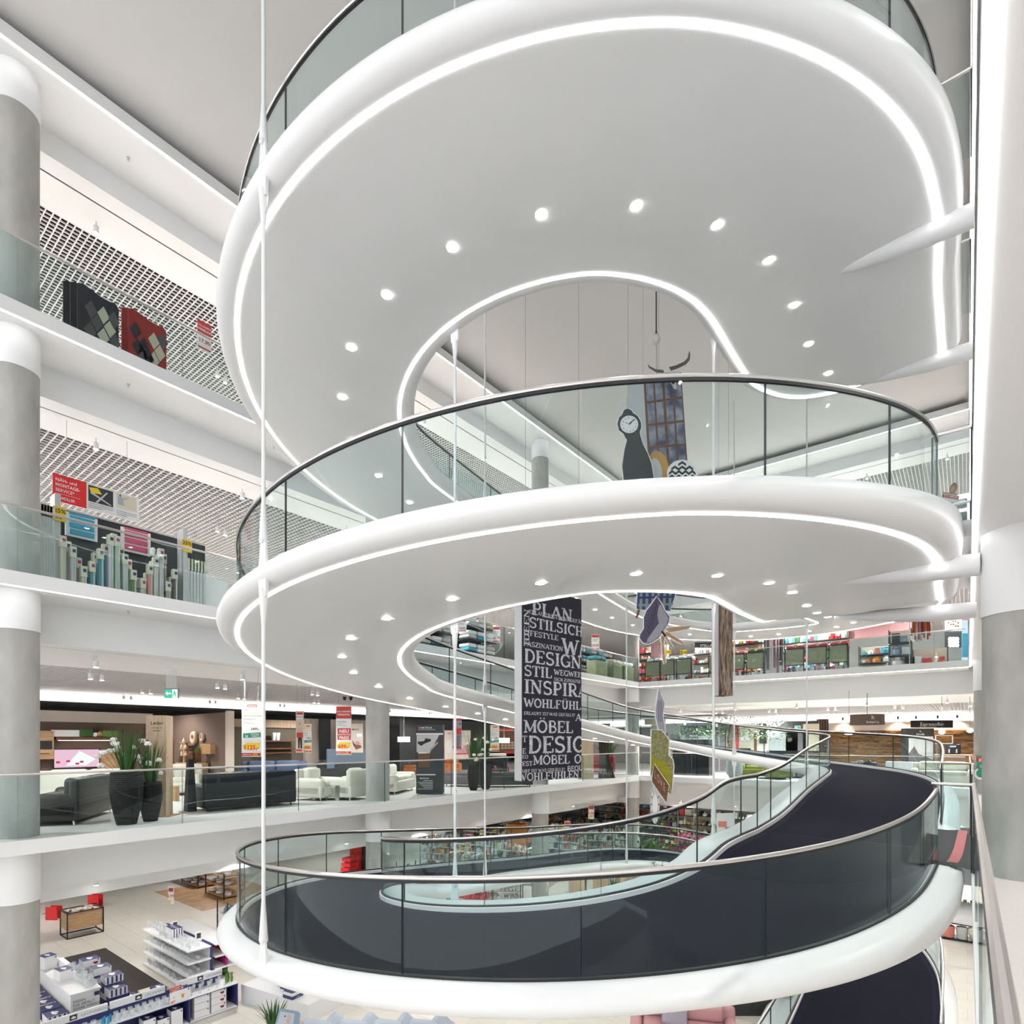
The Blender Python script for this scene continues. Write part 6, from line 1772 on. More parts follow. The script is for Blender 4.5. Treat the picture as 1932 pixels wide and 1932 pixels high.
t = thing('clothes_rail', 'steel clothes rail carrying the hanging robes', 'rail', ((on_y(1722, 26.6).x + on_y(1756, 26.6).x) / 2, 26.6, L2)); wv = on_y(1756, 26.6).x - on_y(1722, 26.6).x + .2
for s in (-1, 1): mb = MB(); mb.tube([(s * wv / 2, 0, 0), (s * wv / 2, 0, 2.12)], .015, 8); mb.build('upright', 'steel', t)
mb = MB(); mb.tube([(-wv / 2, 0, 2.12), (wv / 2, 0, 2.12)], .015, 8); mb.build('bar', 'steel', t)
drapes('pale lilac curtain length hanging between the olive bins', 1446, 1478, 26.6, L2 + .1, L2 + 2.0, ['lilacfabric', 'paper', 'pinkfabric', 'lilacfabric', 'brownwall'], 5)
t = thing('fabric_rail', 'black rail carrying the pale lilac curtain lengths', 'rail', ((on_y(1446, 26.62).x + on_y(1478, 26.62).x) / 2, 26.62, L2)); wv = on_y(1478, 26.62).x - on_y(1446, 26.62).x + .1
for s in (-1, 1): mb = MB(); mb.tube([(s * wv / 2, 0, 0), (s * wv / 2, 0, 2.02)], .015, 8); mb.build('upright', 'black', t)
mb = MB(); mb.tube([(-wv / 2, 0, 2.02), (wv / 2, 0, 2.02)], .015, 8); mb.build('bar', 'black', t)
goods_wall('rack of stacked tins and boxes under the hanging robes', 1722, 1788, 27.0, L2, .75, 1, 107, ['salered', 'cream', 'rose', 'lightgrey', 'red'], dense=.3, tall=.5, glabel='tins and boxes under the hanging robes')
px_board('black and white flower picture at the right end of the bedding wall', 'wall_picture', 'picture', 1783, 1192, 1815, 1222, 22.6, 'charcoal', [('p', blob((.3 + .2 * (k % 3), .45 + .2 * (k // 3)), .14, 8), 'paper') for k in range(9)])
px_board('beige picture of dark branches above the flower picture', 'wall_picture', 'picture', 1783, 1160, 1815, 1190, 22.6, 'cream', [('p', blob((.2 + .14 * (k % 5), .3 + .1 * (k // 2)), .06, 6), 'walnut') for k in range(10)])
px_board('bright blue and pink glowing poster beside the right column', 'light_poster', 'poster', 1815, 1150, 1826, 1250, 22.0, 'screenlight', [('r', 0, 0, 1, .2, 'rose'), ('r', 0, .45, 1, .9, 'skyblue')])
tag(box_part(None, 'pink_fascia', 'pinkfabric', (on_y(1640, 29).x, 29, L2 + 1.9), (3.0, .1, .5)), 'long pink fascia panel over the low textile shelves', 'panel')
for px, d, lab in ((1253, 28, 'left'), (1283, 28.2, 'right')):
    px_board('yellow price card on the bedding shelves, ' + lab, 'price_card', 'sign', px, 1226, px + 13, 1234, d, 'yellow', [('t', '25,95', .5, .8, .7, 'black', .02)])
# ---- top storey, back
for k, px in enumerate((1765, 1800)):
    q = on_y(px, 28.0)
    t = thing('tall_shelf', 'tall white shelf with dark bays behind the standee, %s' % ('left', 'right')[k], 'shelf', (q.x, 28, L3)); box_part(t, 'body', 'paper', (0, 0, 1.1), (.9, .4, 2.2))
    for j in range(4): box_part(t, 'bay', 'charcoal', (0, -.2, .35 + .5 * j), (.78, .02, .34))
for k, x in enumerate((-15.2, -14.2)):
    tag(box_part(None, 'display_column', 'charcoal' if k else 'red', (-13.9, (12.2, 16.2)[k], L3 + .7), (.4, .4, 1.4)), ('red display block on the rug storey far left side', 'dark display block with glowing edge on the rug storey')[k], 'display')
# ================================================================ ground floor
G = L0
# ---- boxed glassware: prototype boxes copied
def glass_box(label, loc, rz, w, d, h, kind, group='boxed glassware'):
    t = thing('glassware_box', label, 'box', loc, rz, group)
    blue = kind == 'blue'
    box_part(t, 'carton', 'navyprint' if blue else 'boxwhite', (0, 0, h / 2), (w, d, h))
    box_part(t, 'lid_print', 'navyprint', (0, 0, h + .001), (w, d, .003))
    mb = MB(); z = h + .004
    mb.add([(x * w, y * d, z) for x, y in ((-.3, -.06), (-.2, -.16), (.15, -.16), (.32, -.05), (.28, .06), (.1, .1), (.02, .2), (-.14, .16), (-.18, .06))], [tuple(range(9))]); mb.build('cloud_mark', 'boxwhite', t, 0)
    if kind == 'cup':
        mb = MB(); mb.add([(w / 2 + .002, x * d, z2 * h) for x, z2 in ((.05, .62), (.38, .62), (.34, .35), (.24, .24), (.14, .35))], [(0, 1, 2, 3, 4)]); mb.build('cup_print', 'redleather', t, 0)
    elif kind == 'amber':
        mb = MB(); mb.add([(w / 2 + .002, x * d, z2 * h) for x, z2 in ((-.05, .6), (.12, .6), (.1, .25), (-.03, .25))], [(0, 1, 2, 3)]); mb.build('glass_print', 'orange', t, 0)
    elif kind == 'stripe':
        for k in range(4): box_part(t, 'stripe', 'navyprint', (w / 2 + .001, d * (-.36 + .24 * k), h * .5), (.002, d * .1, h * .9))
    elif blue:
        for s in ((.03, .3), (.3, .03)): box_part(t, 'cross_mark', 'boxwhite', (w / 2 + .001, .05 * d, h * .4), (.002, d * s[0] * 1.5, h * s[1]))
    mb = MB(); mb.tube([(w / 2 + .001, d * .38, h * .86), (w / 2 + .003, d * .38, h * .86)], .016, 8); mb.build('badge', 'navyprint', t)
    return t
def tumbler(name, m, prof):
    mb = MB(); mb.lathe(prof, n=8, cap=False); return mb.build(name, m, None, 1.0)
PROF = {'tumbler': [(.028, 0), (.036, .11), (.033, .11), (.026, .01)], 'goblet': [(.034, 0), (.006, .01), (.006, .08), (.030, .12), (.034, .19), (.031, .19), (.026, .12), (.004, .09)], 'vase': [(.04, 0), (.05, .12), (.03, .2), (.045, .28)]}
PRO = {}
def glassware(kind, label, loc, m='glassware', group='glasses', sc=1.0):
    key = (kind, m)
    if key not in PRO:
        o = tumbler({'tumbler': 'drinking_glass', 'goblet': 'stemmed_glass', 'vase': 'glass_vase'}[kind], m, PROF[kind]); PRO[key] = o
    else:
        o = PRO[key].copy(); COL.objects.link(o)
    o.location = loc; o.scale = (sc, sc, sc)
    tag(o, label, 'glass' if kind != 'vase' else 'vase', group)
    return o
# ---- counter along the rail side
CX0, CX1 = -13.0, -13.42
CY0, CY1 = 2.86, 6.45
t = thing('glass_counter', 'long low navy shelf counter with white fascia and lettering', 'counter', (CX0 - .3, (CY0 + CY1) / 2, G))
ln = CY1 - CY0
box_part(t, 'counter_board', 'boxwhite', (.08, 0, .53), (.44, ln, .025)); box_part(t, 'board_edge', 'navyprint', (.302, 0, .525), (.006, ln, .012)); box_part(t, 'back_panel', 'navyprint', (-.14, 0, .55), (.03, ln - .5, .3)); box_part(t, 'lower_back', 'navyprint', (-.15, 0, .26), (.03, ln, .5)); box_part(t, 'bottom_board', 'boxwhite', (.08, 0, .03), (.44, ln, .03))
for y in (-ln / 2 + .02, -.6, .75, ln / 2 - .02): box_part(t, 'divider', 'navyprint', (.08, y, .27), (.44, .03, .5))
for y0, y1 in ((-ln / 2 + .05, -.62), (-.58, .42), (.66, ln / 2 - .18)):
    f = box_part(t, 'fascia', 'boxwhite', (-.11, (y0 + y1) / 2, .76), (.05, y1 - y0, .14))
    mb = MB(); put_text(mb, 'LEONARDO', (-.083, (y0 + y1) / 2 + .12, .735), (0, 1, 0), ZV, .075, 0, 'LEFT', 1.1); mb.build('lettering', 'grey', f, 0)
    box_part(f, 'logo_patch', 'charcoal', (-.083, (y0 + y1) / 2 - .0, .76), (.004, .12, .10)); mb = MB(); mb.add([(-.080, (y0 + y1) / 2 + x, .76 + z) for x, z in ((-.04, -.01), (-.02, -.025), (.03, -.025), (.045, 0), (.02, .01), (0, .028), (-.02, .015))], [tuple(range(7))]); mb.build('cloud_mark', 'boxwhite', f, 0)
ctr = Vector((CX0 - .3, (CY0 + CY1) / 2, G))
for k in range(9):
    for j in range(2):
        glassware('tumbler', 'clear tumbler in the row on the counter, middle bay', (CX0 - .1 - .12 * j, 4.12 + .125 * k, G + .545), group='tumblers on the counter', sc=1.25)
for k in range(8): glassware('goblet', 'clear stemmed glass on the right end of the counter', (CX0 - .14 - .08 * (k % 2), 5.5 + .09 * k, G + .545), group='stemmed glasses on the counter')
for k in range(3): glassware('vase', 'lime green glass bottle at the right end of the counter', (CX0 - .2 - .05 * (k % 2), 6.28 + .06 * k, G + .545), 'leaflime', 'lime bottles', .7)
for k in range(4): glassware('tumbler', 'clear tumbler on the counter beside the blue bottles', (CX0 - .12, 3.3 + .14 * k, G + .545), group='tumblers at the left counter bay', sc=1.3)
for k in range(4): glassware('vase', 'small blue bottle on the counter', (CX0 - .1 - .06 * (k % 2), 3.86 + .05 * k, G + .545), 'blueglass', 'blue bottles', .5)
glass_box('white glass carton with amber print standing on the counter', (CX0 - .12, 5.27, G + .545), 0, .18, .34, .24, 'amber')
# boxes in the lower bays
for k in range(3):
    for j in range(2):
        glass_box('white carton with red cup print in the right lower bay, %s layer, %s column' % (ordn[k], ordn[j]), (CX0 - .16, 6.02 - .36 * j + .02, G + .05 + .155 * k), 0, .24, .32, .15, 'cup' if j == 0 else 'plain')
for k in range(3):
    glass_box('white carton with navy lid in the middle lower bay, %s from left' % ordn[k], (CX0 - .14, 4.95 + .26 * k - .3, G + .05), 0, .24, .22, .34 if k != 1 else .25, 'amber' if k == 1 else 'plain')
for k in range(4):
    glass_box('white carton in the left lower bay, %s from left' % ordn[k], (CX0 - .14, 2.8 + .33 * k, G + .05), 0, .24, .28, .3, 'plain' if k % 2 else 'amber')
q = Vector((CX0 - .02, 5.03, G + .56))
board('small red and white price placard 12,99 on the counter', 'price_placard', 'sign', q, (-.15, 1, 0), .24, .32, .006, 'boxwhite', [('p', [(0, 0), (1, 0), (1, .3), (0, .3)], 'salered'), ('t', 'AUS UNSERER', .5, .14, .1, 'paper', .005), ('t', 'WERBUNG', .5, .27, .11, 'paper', .008), ('t', '12,99', .5, .72, .17, 'black', .015), ('r', .05, .88, .95, .97, 'orange')])
# ---- white topped gondola with stacked cartons
GX0, GX1, GY0, GY1 = -16.9, -14.25, 3.65, 4.17
t = thing('gondola', 'white topped gondola with design slogan on its end panel', 'gondola', ((GX0 + GX1) / 2, (GY0 + GY1) / 2, G))
box_part(t, 'top_board', 'boxwhite', (0, 0, .87), (GX1 - GX0, .54, .03)); box_part(t, 'core', 'boxwhite', (-.01, 0, .43), (GX1 - GX0 - .04, .50, .85)); 
for sy in (-1, 1): box_part(t, 'side_shelf', 'boxwhite', (0, sy * .58, .12), (GX1 - GX0, .62, .24))
box_part(t, 'divider_strip', 'boxwhite', (-.35, .05, .97), (1.7, .02, .16))
mb = MB(); ex = (GX1 - GX0) / 2 + .002
for s, z in (('DESIGN,', .70), ('DAS GEFÄLLT.', .625), ('SOGAR, WENN ES', .55)): put_text(mb, s, (ex, -.22, z), (0, 1, 0), ZV, .072, .001, 'LEFT', .85)
mb.build('lettering', 'black', t, 0); box_part(t, 'logo_patch', 'navyprint', (ex, .19, .78), (.004, .09, .08))
gc = ((GX0 + GX1) / 2, (GY0 + GY1) / 2)
r = random.Random(2)
kinds = ['plain', 'blue', 'stripe', 'plain', 'cup', 'blue']
for i in range(7):
    x = GX0 + .25 + .37 * i
    for k in range(3 + (i % 2)):
        glass_box('navy lidded carton right of the slogan gondola, %s row, %s layer' % (ordn[i], ordn[k]), (x, GY1 + .33 + .04 * (k % 2), G + .245 + .165 * k), 0, .3, .34, .16, kinds[(i + k) % 6])
    glass_box('navy carton at the outer edge right of the slogan gondola, %s row' % ordn[i], (x, GY1 + .70, G + .005), 0, .3, .28, .2 + .05 * (i % 3), kinds[(i + 1) % 6])
for i in range(6):
    x = GX0 + .5 + .4 * i
    for k in range(2):
        for j in range(2):
            glass_box('white carton left of the slogan gondola, %s row, %s layer, %s place' % (ordn[i], ordn[k], ordn[j]), (x, GY0 - .22 - .36 * j, G + .245 + .165 * k - (.24 if j else 0)), 0, .34, .33, .16, kinds[(i + k + j) % 4])
glass_box('navy lidded carton standing on the white gondola top, far', (GX0 + .5, GY0 + .12, G + .89), .2, .3, .25, .28, 'plain'); glass_box('navy lidded carton standing on the white gondola top, near', (GX0 + 1.55, GY0 + .16, G + .89), .1, .32, .25, .22, 'plain')
for k in range(60):
    glassware(r.choice(['tumbler', 'goblet', 'tumbler']), 'clear glass standing on the white gondola top', (r.uniform(GX0 + .9, GX1 - .08), r.uniform(GY0 + .3, GY1 - .04), G + .89), group='glasses on the gondola top')
# ---- tiered glass shelf
TX0, TX1, TY0, TY1 = -17.4, -14.65, 6.05, 6.60
t = thing('tiered_shelf', 'white four-tier glassware shelf with navy spine', 'shelf', ((TX0 + TX1) / 2, (TY0 + TY1) / 2, G))
for k in range(4): box_part(t, 'tier_board', 'boxwhite', (0, 0, .05 + .305 * k), (TX1 - TX0, TY1 - TY0, .03))
box_part(t, 'spine', 'navyprint', (0, .30, .5), (TX1 - TX0 - .1, .06, 1.0)); box_part(t, 'tier_back', 'boxwhite', (0, .262, .48), (TX1 - TX0 - .12, .01, .9))
for k in range(4): box_part(t, 'far_board', 'boxwhite', (0, .62, .05 + .305 * k), (TX1 - TX0, .5, .03))
for k, x in enumerate((-.55, .85)):
    f = box_part(t, 'logo_flag', 'boxwhite', (x, .2, 1.12), (.02, .16, .24)); box_part(f, 'logo_patch', 'charcoal', (x + .011, .2, 1.14), (.004, .10, .13))
r = random.Random(6)
for k in range(4):
    for i in range(22):
        for j in range(2):
            x = TX0 + .08 + i * .122
            glassware('goblet' if (k == 3 and i < 7) else 'tumbler', 'clear glass on the tiered shelf, tier %s from below' % ordn[k], (x, TY0 + .1 + .18 * j + r.uniform(-.02, .02), G + .066 + .305 * k), group='glasses on the tiered shelf')
for k, (m, nm) in enumerate((('leafgreen', 'green'), ('magenta', 'magenta'), ('brightred', 'red'))):
    for i in range(8): glassware('vase', '%s glass vase on the far side of the tiered shelf' % nm, (TX1 - .1 - .11 * i, TY1 + .42, G + .066 + .305 * (k + .0)), m, nm + ' vases', .85)
for i in range(4): glass_box('navy spined carton on the top tier, %s from left' % ordn[i], (TX0 + 1.1 + .12 * i, TY0 + .28, G + .98), 0, .1, .25, .24, 'stripe')
for i in range(2): glass_box('white carton on the floor before the tiered shelf, %s layer' % ordn[i], (TX1 - .1, TY0 - .6, G + .13 + .1 * i), 0, .3, .25, .1, 'blue')
tag(box_part(None, 'wood_crate', 'cream', (TX1 - .3, TY0 - .55, G + .065), (.9, .5, .13)), 'flat cream podium in front of the tiered shelf', 'podium')
mat('matbrown', (0.06, 0.05, 0.047), 0.95, var=.2, scale=80)
# ---- dark rug, box table, red chairs, crockery racks
tag(box_part(None, 'floor_mat', 'matbrown', (-17.6, 5.35, G + .006), (4.2, 1.05, .012)), 'dark brown mat on the tiled ground floor', 'mat')
a = on_floor(127, 1773, G); b = on_floor(195, 1758, G); c = (a + b) / 2; dv = b - a; rz = math.atan2(dv.y, dv.x)
t = thing('display_table', 'oak display box on a black wire frame filled with small packs', 'table', (c.x - .35 * math.sin(-rz) * 0 + math.cos(rz + PI / 2) * .35, c.y + math.sin(rz + PI / 2) * .35, G), rz)
w, dd, h = dv.length, .7, .78
box_part(t, 'box_front', 'oak', (0, -dd / 2 + .02, .50), (w - .04, .03, .5)); box_part(t, 'box_back', 'oak', (0, dd / 2 - .02, .50), (w - .04, .03, .5)); box_part(t, 'box_floor', 'oak', (0, 0, .58), (w - .04, dd - .04, .03))
for s in (-1, 1): box_part(t, 'box_end', 'oak', (s * (w / 2 - .02), 0, .50), (.03, dd - .04, .5))
for sx in (-1, 1):
    for sy in (-1, 1): box_part(t, 'leg', 'black', (sx * w / 2, sy * dd / 2, h / 2), (.028, .028, h))
for z in (.014, h):
    for s in (-1, 1): box_part(t, 'frame_bar', 'black', (0, s * dd / 2, z), (w, .028, .028)); box_part(t, 'frame_bar', 'black', (s * w / 2, 0, z), (.028, dd, .028))
mb = MB(); r = random.Random(8)
for k in range(160):
    mb.cur = r.choice([0, 0, 1, 2]); mb.box((r.uniform(-w / 2 + .08, w / 2 - .08), r.uniform(-dd / 2 + .08, dd / 2 - .08), .66 + r.uniform(0, .13)), (.09, .07, .03), r.uniform(0, 3))
pk = mb.build('packs', ['paper', 'redleather', 'cream'], t, 0, kind='stuff')
for k, (px, py, lab) in enumerate(((97, 1736, 'left of the oak display box'), (176, 1712, 'behind the oak display box'))):
    p = on_floor(px, py, G)
    t = thing('folding_stool', 'red folding board stand ' + lab, 'stand', (p.x, p.y, G), .6); box_part(t, 'board', 'brightred', (0, 0, .22), (.4, .03, .44)); box_part(t, 'board', 'brightred', (0, .2, .22), (.4, .03, .44)); box_part(t, 'side_rod', 'steel', (-.3, .1, .2), (.02, .24, .02))
for k, (px, py, n) in enumerate(((358, 1672, 2), (405, 1692, 2))):
    p = on_floor(px, py, G)
    t = thing('crockery_rack', 'black framed rack with white crockery on oak floor, %s' % ('far', 'near')[k], 'rack', (p.x, p.y + .4, G), 0)
    for z in (.1, .48, .86): box_part(t, 'shelf_board', 'oak', (0, 0, z), (1.5, .8, .03))
    for sx in (-1, 1):
        for sy in (-1, 1): box_part(t, 'post', 'black', (sx * .76, sy * .4, .5), (.035, .035, 1.0))
    for zi, z in enumerate((.115, .495, .875)):
        for i in range(5):
            mb = MB(); kk = (i + zi) % 2
            mb.lathe([(.06, 0), (.13, .06), (.135, .10), (.12, .10)] if kk else [(.09, 0), (.14, .015), (.14, .09), (.0, .10)], n=14)
            o = mb.build('bowl' if kk else 'plate_stack', 'boxwhite'); o.location = (p.x - .6 + .3 * i, p.y + .2 + .2 * (i % 2), G + z)
            tag(o, 'white %s on the %s crockery rack' % ('bowl' if kk else 'stack of plates', ('far', 'near')[k]), 'crockery', 'white crockery')
tag(box_part(None, 'oak_flooring', 'oak', (on_floor(395, 1690, G).x - .2, on_floor(395, 1690, G).y + .5, G + .004), (4.2, 3.2, .008)), 'oak floor patch under the crockery racks', 'floor patch')
px_board('thin white price sign hanging over the tiled floor', 'price_sign', 'sign', 317, 1672, 328, 1706, 17.5, 'paper', [('t', '2,99', .5, .62, .22, 'brightred', .015), ('r', .1, .1, .9, .3, 'salered'), ('p', [(0, .8), (.5, .75), (.4, 1), (.1, .95)], 'yellow')])
for k in range(9):   # crockery shelves seen under the storey edge, behind the ramp
    x, y = -15.2 - 1.3 * (k % 3), 9.3 + 2.6 * (k // 3)
    t = shelf_unit('low kitchenware gondola on the ground floor, %s row, %s place' % (ordn[k // 3], ordn[k % 3]), (x, y, G), PI / 2, 1.9, .7, 1.15, 3, 'charcoal', 'boxwhite')
    goods('white and steel kitchenware on ground floor gondola, %s row, %s place' % (ordn[k // 3], ordn[k % 3]), (x, y, G), PI / 2, 1.85, .6, 1.15, 3, 200 + k, ['paper', 'lightgrey', 'paper', 'cream', 'grey', 'steelblue', 'charcoal', 'kraft'], .24, .13)
tag(MB().lathe([(.08, 0), (.2, .12), (.22, .2), (.2, .2)], tuple(on_floor(613, 1650, G) + Vector((0, 0, 1.25))), 16).build('lime_bowl', 'leaflime'), 'lime green bowl on top of a gondola behind the ramp', 'bowl')
for k in range(3):
    q = on_x(660, -17.5, 1634 - 8 * k); tag(box_part(None, 'red_pan_box', 'brightred', (-17.5 - .1 * k, q.y + .1 * k, q.z - .1), (.4, .5, .12), .2), 'bright red crate beside the second column, %s layer' % ordn[k], 'crate')
tag(box_part(None, 'red_wall', 'brightred', (-18.2, on_x(676, -18.2).y, G + 1.15), (.1, .7, 1.7)), 'bright red display panel beside the second column', 'panel')
tag(box_part(None, 'black_wall_end', 'black', (-18.1, on_x(688, -18.1).y, G + 1.5), (.15, .2, 2.2)), 'black end post right of the red display panel', 'post')
# ---- goods seen through the ramp opening
def row(label, glabel, x, y, rz, w, h, levels, seed, mats=GOODS, d=.6, frame='black', bm='cream', dense=.12, tall=.26):
    shelf_unit(label, (x, y, G), rz, w, d, h, levels, frame, bm); goods(glabel, (x, y, G), rz, w - .05, d, h, levels, seed, mats, tall, dense)
WH = ['paper', 'cream', 'paper', 'lightgrey', 'beige', 'clearplastic', 'kraft']
row('black armed shelf with red gift boxes behind the front rod', 'red gift boxes on the black armed shelf', -13.9, 15.2, .3, 1.5, 1.3, 3, 301, ['brightred', 'red', 'brightred', 'salered'], dense=.2, tall=.3)
row('black armed shelf with pale glassware left of the lizard column', 'pale glassware on the black armed shelf, first', -13.8, 16.9, .5, 1.5, 1.5, 4, 302, WH)
row('black armed shelf with cream vases behind the opening', 'cream vases on the black armed shelf, second', -15.6, 15.0, .4, 1.6, 1.5, 4, 303, WH)
row('black armed shelf with glassware far behind the opening', 'glassware on the far black armed shelf', -16.2, 17.6, .4, 1.8, 1.6, 4, 304, WH)
p = Vector((-12.36, 17.72, G + .4))
t = thing('lizard_ornament', 'white lizard ornament climbing the ground floor column', 'ornament', tuple(p))
mb = MB(); mb.tube([(.03, 0, 0), (.06, .05, .25), (.03, -.06, .55), (.06, .06, .85), (.03, -.02, 1.1), (.04, .05, 1.35), (.03, .08, 1.5)], [.015, .03, .055, .07, .06, .045, .03], 8); mb.build('body', 'boxwhite', t)
for z, s in ((.5, -1), (.55, 1), (1.0, -1), (1.05, 1)):
    mb = MB(); mb.tube([(.04, 0, z), (.05, s * .12, z + .04), (.05, s * .16, z + .12)], [.025, .02, .012], 6); mb.build('leg', 'boxwhite', t)
for k in range(7):
    x, y = -12.0 + .75 * k, 19.4 + .5 * (k % 3)
    t = thing('plank_crate', 'tall pale plank crate of the ground floor wood display, %s' % ordn[k], 'crate', (x, y, G), .4 + .1 * k, 'plank crates')
    for j in range(4):
        box_part(t, 'plank', 'palewood', (-.225 + .15 * j, -.3, .55), (.14, .025, 1.1)); box_part(t, 'plank', 'palewood', (-.225 + .15 * j, .3, .55), (.14, .025, 1.1)); box_part(t, 'plank', 'palewood', (-.3, -.225 + .15 * j, .55), (.025, .14, 1.1)); box_part(t, 'plank', 'palewood', (.3, -.225 + .15 * j, .55), (.025, .14, 1.1))
    box_part(t, 'crate_top', 'palewood', (0, 0, 1.11), (.62, .62, .02))
for k, (x, y, h) in enumerate(((-11.6, 17.0, .45), (-10.4, 17.3, .5), (-9.6, 17.8, .62))):
    chest('mango wood bedside chest on the ground floor, %s' % ('left with price tag', 'middle low', 'right with potted grass')[k], (x, y, G), .5, .7, .5, h, 1, 1, 'kraft', handle='steel')
t = thing('potted_grass', 'white pot with spiky green grass on the right mango chest', 'plant', (-9.6, 17.8, G + .62)); mb = MB(); mb.lathe([(.1, 0), (.13, .26)], n=14); mb.build('pot', 'boxwhite', t); mb = MB(); grass(mb, 60, .5, .25, 77, .22, .012); mb.build('grass_blades', 'leafgreen', t, 0, kind='stuff')
for k, (x, y) in enumerate(((-8.6, 18.9), (-7.2, 20.2))):
    t = thing('fir_garland', 'dark green citrus garland with yellow fruit, %s' % ('left', 'right')[k], 'garland', (x, y, G)); mb = MB(); r = random.Random(k)
    for j in range(420):
        a = r.uniform(0, 2 * PI); q = r.random() * .45; p = Vector((q * math.cos(a), q * math.sin(a), r.uniform(.1, 1.9))); mb.leaf(p, p + Vector((r.uniform(-.12, .12), r.uniform(-.12, .12), r.uniform(-.06, .06))), .03, 0, 1)
    mb.build('foliage', 'leafdark', t, 0, kind='stuff')
    for j in range(7): mb = MB(); mb.ball((.3 * math.cos(j * 2.2), .3 * math.sin(j * 2.2), .3 + .23 * j), .04, 8, 5); mb.build('fruit', 'yellowpetal', t)
t = thing('floor_lamp', 'triple white shaded lamp glowing under the ramp edge', 'lamp', (-11.0, 18.3, G))
mb = MB(); mb.tube([(0, 0, 0), (0, 0, 1.5)], .02, 8); mb.build('pole', 'black', t)
for k in range(3):
    mb = MB(); mb.lathe([(.15, -.03), (.12, .05), (.03, .08)], (-.3 + .3 * k, 0, 1.5 + .06 * k), 14); mb.build('shade', 'warmlamp', t)
# ---- household goods rows behind the columns (left side, far)
r = random.Random(11)
for i in range(4):
    for j in range(3):
        x, y = -15.0 - 2.3 * j, 19.6 + 3.0 * i
        row('household goods gondola on the ground floor, %s aisle, %s bay' % (ordn[i], ordn[j]), 'mixed household goods on gondola, %s aisle, %s bay' % (ordn[i], ordn[j]), x, y, .25, 2.2, 1.75, 5, 400 + i * 3 + j, WH + GOODS, .7, 'charcoal', 'boxwhite')
for k in range(5):
    tag(box_part(None, 'orange_parcel', 'orange', (-16.5 + .35 * (k % 2), 20.9 + .1 * k, G + .3 + .42 * k), (.8, .6, .4), .2), 'orange parcel in the tall stack beside the far column, %s layer' % ordn[k], 'parcel', 'orange parcels')
goods_wall('tall wall shelf of red lanterns at the back of the ground floor', 1282, 1312, 30.5, G, 3.0, 6, 501, ['brightred', 'cream', 'charcoal', 'oak', 'paper', 'beige'], 'cream', .3, .4, 'red lanterns and figures on the back wall shelf')
goods_wall('tall wall shelf of coloured candles at the back of the ground floor', 1243, 1280, 30.5, G, 3.0, 9, 502, ['red', 'leaflime', 'magenta', 'paper', 'leaflime', 'yellow', 'black'], 'charcoal', .14, .2, 'rows of red, green and purple candles on the back wall shelf')
goods_wall('tall beige wall shelf at the right of the ground floor back wall', 1316, 1480, 30.8, G, 3.0, 6, 503, ['beige', 'kraft', 'cream', 'black', 'paper'], 'cream', .2, .34, 'beige and black decoration on the long back wall shelf')
goods_wall('tall wall shelf behind the far corner column on the ground floor', 1100, 1240, 31.5, G, 3.0, 7, 504, GOODS, 'charcoal', .18, .3, 'mixed decoration on the wall shelf behind the corner column')
def flowers(label, x, y, col, n, seed, h=.9, green='leafgreen'):
    t = thing('flower_display', label, 'flowers', (x, y, G)); r = random.Random(seed)
    mb = MB(); mb.lathe([(.25, 0), (.3, .5), (.28, .55)], n=12); mb.build('tub', 'charcoal', t)
    mb = MB()
    for k in range(n):
        a = r.uniform(0, 2 * PI); q = r.random() * .7; p = Vector((q * math.cos(a), q * math.sin(a), .5 + r.random() * h)); mb.leaf(p, p + Vector((r.uniform(-.2, .2), r.uniform(-.2, .2), r.uniform(-.05, .2))), .04, 0, 1)
    mb.build('foliage', green, t, 0, kind='stuff')
    mb = MB()
    for k in range(n // 3):
        a = r.uniform(0, 2 * PI); q = r.random() * .7; mb.ball((q * math.cos(a), q * math.sin(a), .75 + r.random() * h), .06, 6, 4)
    mb.build('blooms', col, t, 1.0, kind='stuff')
for lab, x, y, col, g in (('bushy lime green plants beside the corner column', -11.4, 24.6, 'leaflime', 'leaflime'), ('pink blooming artificial flowers right of the lime plants', -10.4, 26.4, 'pinkpetal', 'leafdark'), ('deep pink flower tub in the plant department', -9.6, 26.6, 'pinkpetal', 'leafgreen'), ('mixed white flower tub behind the corner', -8.6, 27.0, 'petal', 'leafgreen'),
                       ('dark leafy plants with red pots left of the yellow flowers', -7.9, 27.2, 'coral', 'leafdark'), ('yellow forsythia bunches in the plant department', -5.2, 27.6, 'yellowpetal', 'leafgreen'), ('second bunch of yellow forsythia further right', -4.3, 27.8, 'yellowpetal', 'leafdark'), ('white hydrangea tub under the yellow flowers', -5.8, 26.0, 'petal', 'leafgreen'), ('white blossom tub beside the ramp edge', -5.0, 26.2, 'petal', 'leaflime'), ('cream blossom tub at the right of the plant department', -3.6, 26.6, 'petal', 'leafgreen')):
    flowers(lab, x, y, col, 260, int(abs(x * 10)), .9, g)
px_board('white and orange lit display panel behind the right rod', 'lit_display', 'display', 1352, 1534, 1384, 1578, 24.5, 'boxwhite', [('r', .1, .35, .6, .6, 'coral'), ('r', .5, .6, .95, .9, 'lilacfabric')])
for k in range(2): spot_fixture((-4.6 + .9 * k, 25.9, G + 2.9), 'clip-on spotlight above the lit display panel, %s' % ('left', 'right')[k], 'clip spotlights', 1.2)
